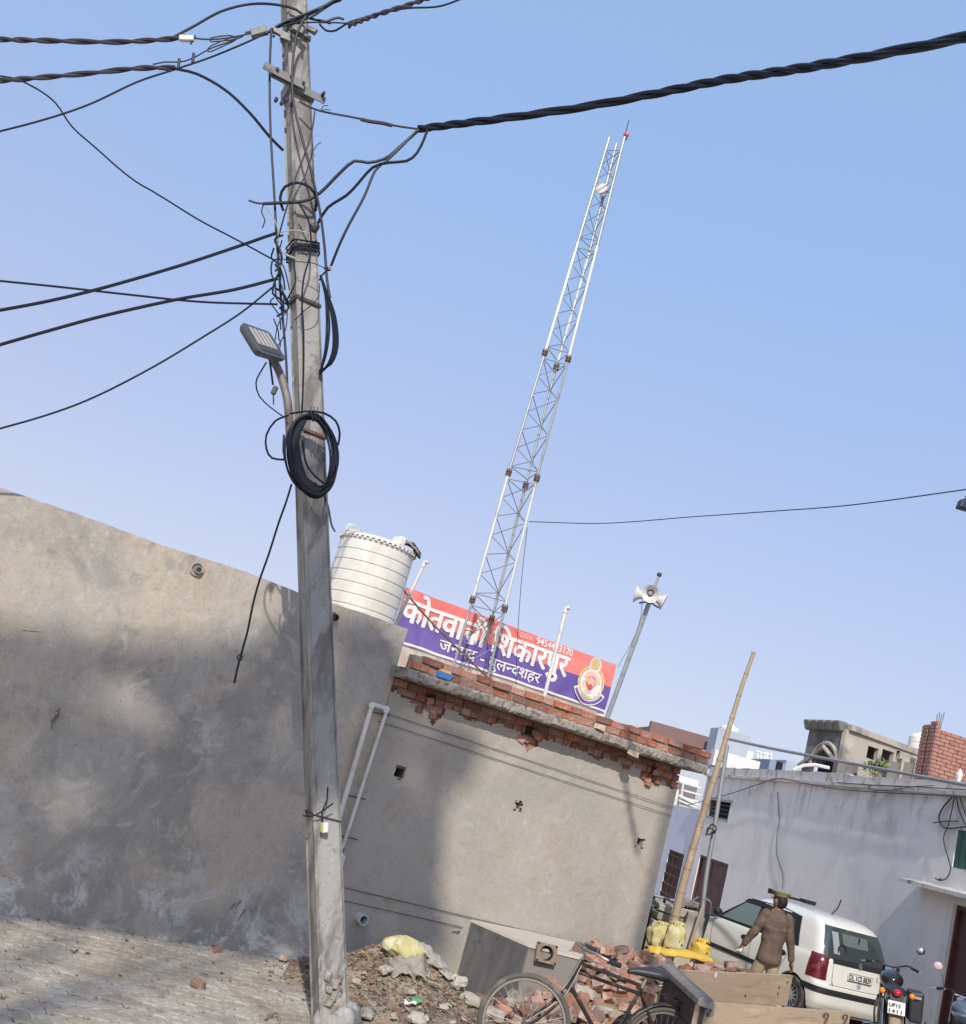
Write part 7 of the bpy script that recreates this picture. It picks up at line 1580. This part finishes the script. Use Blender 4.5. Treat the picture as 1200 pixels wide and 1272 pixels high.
cable('cable_loop', [(352, 262, 9.02), (348, 246, 8.98), (354, 232, 8.95), (370, 227, 8.93), (385, 233, 8.95), (393, 246, 9.0), (392, 262, 9.1)], .0125, M_CABLE, 'black loop of cable wrapped once around the pole above the joint', group=T1)
cable('bare_wires', [(327, 253, 8.98), (318, 252, 8.98), (309, 249, 8.98)], .009, M_CABLEG, 'stripped bare end of the cable left of the pole', 'wire', step=.02)
cable('bare_wires', [(327, 254, 8.98), (325, 264, 8.98), (329, 273, 8.98), (326, 283, 8.98)], .006, M_CABLEG, 'bare wire curling down from the stripped cable end', 'wire', step=.02)
cable('bare_wires', [(328, 256, 8.98), (336, 265, 8.98), (344, 280, 8.98), (346, 296, 9.0)], .005, M_CABLEL, 'pale wire running from the stripped cable end back to the pole', 'wire', step=.02)
# top right bundle
twist('twisted_cable', [(433, 32, 9.05), (470, 18, 9.3), (520, 2, 9.6), (570, -16, 9.9)], .014, 2, .014, .26, M_CABLEG, 'grey twisted cable leaving the pole head towards the top edge on the right', T1)
cable('cable', [(397, 30, 9.05), (405, 38, 9.05), (417, 38, 9.1), (428, 31, 9.1), (445, 24, 9.2), (500, 11, 9.3), (545, 8, 9.4), (580, -4, 9.5)], .0095, M_CABLE, 'black cable dipping under the right twisted cable', group=T1)
cable('link_wire', [(352, 32, 9.0), (380, 28, 9.0), (398, 28, 9.05), (412, 28, 9.05), (433, 29, 9.05)], .008, M_CABLEG, 'tie wire from the pole head clamp to the right twisted cable', group=T1)
cable('cable', [(330, 42, 9.0), (352, 28, 9.0), (380, 17, 9.0), (405, 6, 9.0), (428, -8, 9.0)], .014, M_CABLE, 'thick black cable crossing the pole head up to the right', group=T1)
cable('cable', [(350, 33, 8.98), (385, 22, 8.98), (398, 14, 8.98), (415, 3, 8.98), (436, -8, 9.0)], .010, M_CABLE, 'second black cable crossing the pole head just below the thick one', group=T1)
for k, P in enumerate((((396, 12), (405, 8), (412, 4), (424, 0)), ((405, 27), (412, 24), (420, 22), (427, 24)))): cable('shackle', [(x, y, 9.0) for x, y in P], .013, M_DARKST, ('dark shackle on the cables above the pole head', 'dark shackle where the right twisted cable starts')[k], 'shackle')
# verticals
cable('cable', [(337, 36, 8.95), (335, 90, 8.98), (336, 160, 9.0), (340, 230, 9.02), (344, 300, 9.04), (349, 370, 9.05), (355, 440, 9.06), (358, 505, 9.06), (361, 550, 9.06)], .0105, M_CABLE, 'long black cable running down beside the left edge of the pole', group=T1)
cable('cable', [(380, 20, 8.9), (369, 42, 8.9), (364, 75, 8.9), (363, 108, 8.9), (366, 135, 8.9), (376, 175, 8.9), (387, 215, 8.92), (397, 260, 8.95), (403, 305, 8.98), (406, 345, 9.0), (410, 370, 9.0)], .0115, M_CABLE, 'long black cable crossing the pole front from head to right side', group=T1)
cable('cable', [(391, 138, 8.93), (388, 160, 8.93), (380, 188, 8.93), (369, 215, 8.93), (360, 245, 8.93), (352, 272, 8.95), (346, 295, 9.0)], .007, M_CABLE, 'thin black wire slanting across the pole from the clamp to the left', group=T1)
cable('wire_end', [(391, 193, 8.93), (388, 190, 8.93), (394, 180, 8.93), (399, 177, 8.93)], .004, M_CABLEG, 'tiny stray wire tip on the right edge of the pole', 'wire', step=.02)
cable('cable', [(372, 254, 8.93), (382, 271, 8.93), (386, 290, 8.93), (385, 318, 8.93), (378, 342, 8.93), (375, 372, 8.93), (377, 410, 8.94), (377, 460, 8.95), (375, 512, 8.95)], .0085, M_CABLE, 'black cable running down the middle of the pole face to the big coil', group=T1)
cable('cable', [(365, 322, 8.93), (366, 336, 8.93), (367, 350, 8.93), (360, 366, 8.95), (354, 378, 9.0)], .008, M_CABLE, 'short black cable curving on the dark side of the pole', group=T1)
rs = random.Random(2)
for k in range(4):      # wraps round the pole
    t = tof(306 + k * 4.5); P = []
    for i in range(25):
        a = 2 * PI * i / 24; aa, bb_ = pdim(t); P.append(pax(t + .012 * math.sin(a + k)) + pu * math.copysign(min(abs(math.cos(a)) * 1.3, 1), math.cos(a)) * (aa / 2 + .018) + pv_ * math.copysign(min(abs(math.sin(a)) * 1.3, 1), math.sin(a)) * (bb_ / 2 + .018))
    MB().tube(P, .0085, 6).build('wire_binding', M_CABLE if k != 1 else M_CABLEG, up_, smooth=True)
for k in range(9):     # tangle on the left edge
    y0 = 285 + k * 13; P = [(346 + rs.uniform(-6, 6), y0 + rs.uniform(-8, 8), 9.0)]
    for j in range(4): P.append((P[-1][0] + rs.uniform(-9, 9) + (347 - P[-1][0]) * .5, P[-1][1] + rs.uniform(4, 20), 9.0 + rs.uniform(-.05, .05)))
    cable('tangled_wire', P, rs.choice((.006, .008, .010)), M_CABLE, 'short black wire in the tangle on the left edge of the pole', 'wire', 'tangle on the left edge of the pole', step=.03)
cable('cable_loop', [(345, 322, 9.0), (338, 325, 9.0), (337, 340, 9.0), (342, 352, 9.0), (343, 370, 9.0), (350, 378, 9.0)], .008, M_CABLE, 'narrow black wire loop hanging at the left edge of the pole', 'cable')
for k, P in enumerate((((343, 292), (352, 288), (368, 286), (384, 290)), ((344, 296), (347, 308), (355, 316), (367, 321)))): cable('pale_wire', [(x, y, 8.93) for x, y in P], (.005, .009)[k], M_CABLEL, ('thin pale wire crossing the pole face below the loop', 'thicker pale wire curving onto the dark side of the pole')[k], 'wire', step=.03)
cable('thin_wire', [(352, 322, 8.93), (370, 325, 8.93), (390, 327, 8.93), (403, 333, 8.95), (410, 333, 9.0)], .004, M_CABLE, 'very thin wire stretched across the pole to the knot on its right', 'wire')
cable('thin_wire', [(397, 352, 8.95), (396, 368, 8.93), (388, 378, 8.92), (378, 386, 8.93), (366, 398, 9.0)], .004, M_CABLE, 'thin wire slanting down over the pole face above the lamp', 'wire')
c = aty(407, 334, 9.0); tag(MB().ball(c, (.035, .02, .02), 10, 7).build('wire_knot', M_CABLEG), 'small grey knot of wire right of the pole where a cable tail ends', 'wire knot'); tag(MB().torus(aty(411, 333, 8.98), .018, .003, xf(Vector((0, 1, 0))), 16, 5).build('wire_ring', M_CABLEL), 'tiny pale wire ring beside the knot right of the pole', 'wire')
cable('cable', [(406, 336, 9.0), (400, 342, 9.0), (397, 348, 9.05)], .009, M_CABLEG, 'short stub tying the knot to the pole', 'wire', step=.02)
# hanging side coil, right
sc = thing('cable_coil', aty(408, 345, 9.0), 'narrow hanging bundle of black cable loops on the right side of the pole', 'cable coil')
for k in range(6):
    w_ = (0, 2.5, 8, 10.5, 12, 13.5)[k]; P = [(398, 342, 9.0), (403 + w_ * .2, 362, 8.98), (406 + w_ * .8, 395, 8.98), (406 + w_ * 1.0, 430, 8.98), (402 + w_ * .7, 452, 9.0), (397, 468 - k * 1.6, 9.1)]
    if k < 2: P = [(398, 342, 9.0), (404, 365, 9.0), (409 - k * 3, 400, 9.0), (406 - k * 2, 435, 9.0), (398, 462, 9.1)]
    MB().tube(crom(cpts(P), .05), .0105, 6).build('loop', M_CABLE, sc, smooth=True)
# big coil across the pole
bc_ = thing('cable_coil', aty(388, 565, 8.85), 'large oval coil of black cable hung on the front of the pole', 'cable coil')
cc = aty(388, 565, 8.86); rs = random.Random(6)
def ex(px, py): return aty(388 + px, 565 + py, 8.86) - cc
for k in range(12):
    ax_, ay_ = 33 - rs.uniform(0, 9), 53 - rs.uniform(0, 8); dx_, dy_ = rs.uniform(-3, 3), rs.uniform(-2, 3); tl = rs.uniform(-.10, .04) - .06; P = []
    for i in range(41):
        a = 2 * PI * i / 40; x, y = ax_ * math.cos(a), ay_ * math.sin(a); x, y = x * math.cos(tl) - y * math.sin(tl) + dx_, x * math.sin(tl) + y * math.cos(tl) + dy_
        q = ex(x, y); P.append(cc + q + Vector((0, (-.05 + .10 * (k % 5) / 5) + .02 * math.sin(a * 2 + k), 0)))
    MB().tube(P, .0095, 6, cap=False).build('loop', M_CABLE, bc_, smooth=True)
for k in range(9):      # crowded strands on the left and foot of the coil
    P = [(372 + k * 1.1, 520, 8.84), (359 + k * 1.5, 545, 8.84), (360 + k * 1.7, 572, 8.82), (368 + k * 1.6, 594, 8.80), (380 + k * 1.5, 609 - k, 8.80), (398, 615 - k * 1.3, 8.82), (414, 598, 8.86)]
    MB().tube(crom(cpts(P), .04), .0095, 6).build('loop', M_CABLE, bc_, smooth=True)
MB().tube(crom(cpts([(376, 548, 8.80), (380, 575, 8.78), (392, 592, 8.78), (405, 602, 8.80)]), .04), .009, 6).build('loop', M_CABLE, bc_, smooth=True)
for k in range(3): MB().tube(crom(cpts([(386 + k * 4, 505, 8.80), (387 + k * 4, 514, 8.77), (389 + k * 4, 524, 8.80), (385 + k * 4, 515, 8.9)]), .02), .004, 5).build('tie_wire', M_CABLEG, bc_)
cable('cable_loop', [(358, 516, 8.9), (342, 523, 8.9), (331, 540, 8.9), (331, 558, 8.9), (338, 569, 8.9), (352, 571, 8.92)], .0095, M_CABLE, 'loose black loop sticking out left of the big coil', 'cable')
cable('cable_loop', [(360, 514, 8.86), (380, 511, 8.84), (402, 513, 8.84), (417, 523, 8.85), (422, 538, 8.86), (420, 553, 8.86)], .0095, M_CABLE, 'loose black loop bulging over the upper right of the big coil', 'cable')
cable('cable', [(353, 540, 8.92), (352, 560, 8.92), (357, 582, 8.9), (364, 598, 8.88)], .009, M_CABLE, 'short black strand down the left side of the big coil', 'cable')
# tail that hangs down before the wall
cable('hanging_cable', [(362, 602, 8.9), (356, 622, 8.85), (346, 650, 8.8), (334, 688, 8.75), (322, 722, 8.7), (314, 752, 8.66), (308, 782, 8.63), (301, 808, 8.6), (295, 830, 8.58), (291, 849, 8.57)], .0095, M_CABLE, 'loose black cable end hanging in front of the grey wall, left of the pole', 'cable')
c = aty(298, 817, 8.6); tag(MB().torus(c, .022, .006, xf(Vector((.3, 1, 0))), 16, 6).build('tape_knot', M_CABLEG), 'small tape knot near the free end of the hanging cable', 'knot')
cable('cable', [(402, 612, 8.9), (408, 632, 9.6), (412, 652, 11.0), (416, 660, 12.4)], .011, M_CABLE, 'black cable dropping from the big coil behind the pole to the white tank', 'cable')
cable('lamp_wire', [(331, 450, 8.7), (322, 465, 8.7), (318, 476, 8.7), (322, 492, 8.75), (336, 506, 8.85), (351, 517, 8.95)], .0065, M_CABLE, 'thin wire looping from the street lamp to its arm', 'wire')
cable('lamp_wire', [(335, 448, 8.72), (337, 462, 8.72), (339, 478, 8.72)], .009, M_CABLE, 'short black lead under the street lamp', 'wire')
lt = thing('lamp_driver', aty(341, 485, 8.72), 'tiny black driver box dangling under the street lamp', 'driver box'); MB().box((0, 0, 0), (.04, .03, .075), Matrix.Rotation(R(6), 4, 'Y')).build('housing', M_DARKST, lt, local=True, bevel=.006); MB().tube([Vector((0, 0, -.035)), Vector((.015, 0, -.07)), Vector((.03, 0, -.12))], .006, 5).build('lead', M_CABLE, lt, local=True)
cable('lamp_wire', [(342, 422, 8.95), (344, 408, 9.0), (349, 396, 9.0), (356, 388, 9.0)], .005, M_CABLE, 'thin wire from the lamp head up to the pole, upper one', 'wire')
cable('lamp_wire', [(345, 430, 8.95), (352, 418, 9.0), (356, 402, 9.0), (357, 385, 9.0)], .005, M_CABLE, 'thin wire from the lamp head up to the pole, nearer the pole', 'wire')
cable('thin_wire', [(407, 978, 9.02), (406, 995, 9.02), (400, 1008, 9.02), (401, 1022, 9.02)], .006, M_CABLE, 'thin black wire curling down the pole face to the small connector box', 'wire')
cable('thin_wire', [(376, 1013, 9.0), (388, 1014, 8.99), (398, 1009, 8.99), (414, 998, 9.0)], .006, M_CABLE, 'thin wire tied round the pole above the connector box', 'wire')
# wires beyond the roof
cable('span_wire', [(657, 648, 16.0), (750, 650, 15.0), (860, 642, 13.5), (960, 635, 12.0), (1060, 627, 10.8), (1215, 606, 9.2)], .006, M_CABLE, 'thin dark wire stretched from the mast to the right edge', 'wire')
bx = thing('hanging_lamp', aty(1203, 629, 9.3), 'dark box-shaped lamp hanging from the thin wire at the right edge', 'lamp'); MB().prism([Vector((-.085, -.05, .045)), Vector((.16, -.05, .045)), Vector((.18, -.05, -.045)), Vector((-.10, -.05, -.045))], (0, .1, 0)).build('lamp_body', mat('navy_lamp_case', (.025, .028, .05), .4), bx, local=True, bevel=.015, segs=2); MB().tube(crom([Vector((-.04, 0, .045)), Vector((-.035, 0, .10)), Vector((.01, 0, .15))], .02), .006, 6).build('lamp_lead', M_CABLE, bx, local=True)
cable('mast_cable', [(655, 655, 16.0), (651, 690, 16.0), (647, 730, 16.0), (643, 790, 16.1), (641, 850, 16.2)], .0045, M_CABLE, 'thin dark wire hanging straight down beside the right mast leg', 'wire')
cable('guy_rod', [(500, 732, 14.0), (535, 772, 14.1), (575, 812, 14.2), (606, 842, 14.2)], .012, M_RUST, 'dark rod slanting across the left part of the banner', 'rod')
# on the white house wall
def wcable(nm, pts, r, label, X=HX - .03): o = MB().tube(crom([onx(x, y, X) for x, y in pts], .1), r, 5).build(nm, M_DARKST, smooth=True); tag(o, label, 'wire')
wcable('wall_cable', [(855, 1000), (880, 993), (910, 985), (940, 975), (968, 967), (1000, 973), (1040, 980), (1090, 984), (1150, 987), (1200, 990)], .011, 'thin dark cable rising to a peak and following the white house cornice', HX - .13)
wcable('wall_cable', [(1040, 972), (1085, 975), (1130, 977), (1200, 981)], .010, 'dark cable along the parapet near the brick block', HX - .13)
wcable('wall_cable', [(1088, 982), (1110, 981), (1135, 977), (1160, 976)], .008, 'short thin wire crossing the parapet cables of the white house', HX - .14)
wcable('crack_wire', [(966, 984), (967, 1005), (968, 1018), (965, 1040), (965, 1062), (971, 1082), (973, 1092), (972, 1105)], .010, 'wavy dark wire running down the white wall to behind the car roof')
for k, P in enumerate((((1183, 990), (1172, 1002), (1166, 1015), (1170, 1026), (1180, 1029), (1200, 1027)), ((1188, 985), (1190, 1002), (1196, 1018), (1200, 1026)), ((1186, 990), (1178, 1025), (1172, 1040), (1176, 1060), (1181, 1078), (1176, 1091), (1167, 1094)), ((1159, 1022), (1175, 1020), (1190, 1020)), ((1192, 990), (1196, 1002), (1203, 1020)))):
    wcable('wall_cable', P, .010 if k else .013, ('looping dark cable left of the green shutter', 'dark cable dropping to the top of the green shutter', 'long dark wire hanging beside the green shutter with frayed ends', 'short level wire left of the green shutter', 'slanting dark cable at the top right corner of the white wall')[k], HX - .05)
a = onx(1165, 1093, HX - .05); o = MB().tube([a + Vector((0, -.1, .03)), a, a + Vector((0, .1, .02))], .012, 5).build('frayed_end', M_DARKST); tag(o, 'frayed wire ends on the white wall below the green shutter', 'wire')

# ================================================================ out of frame: the tree that shades the wall, and a post added to cast a strip
tr_ = thing('shade_tree', Vector((-4.0, -14.0, 0)), 'large leafy tree across the street behind the viewer', 'tree')
M_BARK = mat('bark', (.13, .09, .06), .9, bump=.5, bscale=20); M_LEAF = mat('tree_leaf', (.06, .10, .03), .7)
poly = [(-150, 760), (-40, 772), (30, 786), (95, 800), (150, 812), (215, 804), (300, 800), (345, 792), (392, 770), (430, 762), (485, 782), (505, 850), (548, 885), (598, 915), (592, 945), (560, 985), (545, 1020), (548, 1070), (540, 1110), (556, 1150), (545, 1185), (430, 1200), (300, 1190), (120, 1160), (-150, 1130)]
holes = [(165, 868, 44), (118, 858, 34), (195, 895, 28), (75, 1000, 36), (115, 992, 32), (165, 1015, 22), (262, 906, 24), (352, 905, 28), (395, 830, 40), (375, 880, 22), (300, 860, 20), (20, 840, 28), (520, 900, 30), (500, 950, 22), (455, 905, 22), (525, 985, 20), (60, 905, 26), (235, 800, 24), (30, 930, 24), (20, 1060, 20), (240, 1000, 16), (350, 990, 14), (50, 800, 16)]
def inside(x, y):
    r_ = False; j = len(poly) - 1
    for i in range(len(poly)):
        if (poly[i][1] > y) != (poly[j][1] > y) and x < (poly[j][0] - poly[i][0]) * (y - poly[i][1]) / (poly[j][1] - poly[i][1]) + poly[i][0]: r_ = not r_
        j = i
    return r_
rs = random.Random(77); lm = MB(); nl = 0; cl = []
while nl < 6600:
    x, y = rs.uniform(-200, 610), rs.uniform(755, 1200)
    if not inside(x, y): continue
    if any(math.hypot(x - a, y - b) < r * rs.uniform(.5, .95) for a, b, r in holes): continue
    wp = onw(x, y, .0); L_ = rs.uniform(22, 30); c = wp + SD * L_; s_ = rs.uniform(.08, .17)
    d = Vector((rs.uniform(-1, 1), rs.uniform(-1, 1), rs.uniform(-1, 1))).normalized(); e = d.orthogonal().normalized()
    lm.add([c - d * s_, c + e * s_ * .55, c + d * s_, c - e * s_ * .55], [(0, 1, 2, 3)]); nl += 1
    if nl % 660 == 0: cl.append(c)
tag(lm.build('leaves', M_LEAF, tr_), kind='stuff')
fork = Vector((-4.0, -13.6, 14.0)); MB().tube(crom([Vector((-4.0, -14.0, 0)), Vector((-3.9, -13.8, 7)), fork], .8), [.42, .40, .38] + [.36] * 40 if False else .34, 12).build('trunk', M_BARK, tr_, smooth=True)
for c in cl: MB().tube(crom([fork, lerp(fork, c, .5) + Vector((0, 0, .6)), c], 1.0), .035, 6).build('branch', M_BARK, tr_)
wpt = onw(815, 1080, 0); q = wpt + Vector((SD.x, SD.y, 0)).normalized() * 14.5  # unseen post set along the sun direction to cast a shadow strip
sp = thing('shadow_caster_post', Vector((q.x, q.y, 0)), 'slim post added behind the viewer to cast a shadow strip', 'post'); MB().tube([Vector((q.x, q.y, 0)), Vector((q.x, q.y, 13.6))], .07, 10).build('post_shaft', M_GALV, sp, smooth=True); MB().box((q.x, q.y, 13.4), (.5, .08, .08)).build('crossarm', M_GALV, sp)
for k_ in list(bpy.data.meshes):
    if k_.users == 0: bpy.data.meshes.remove(k_)
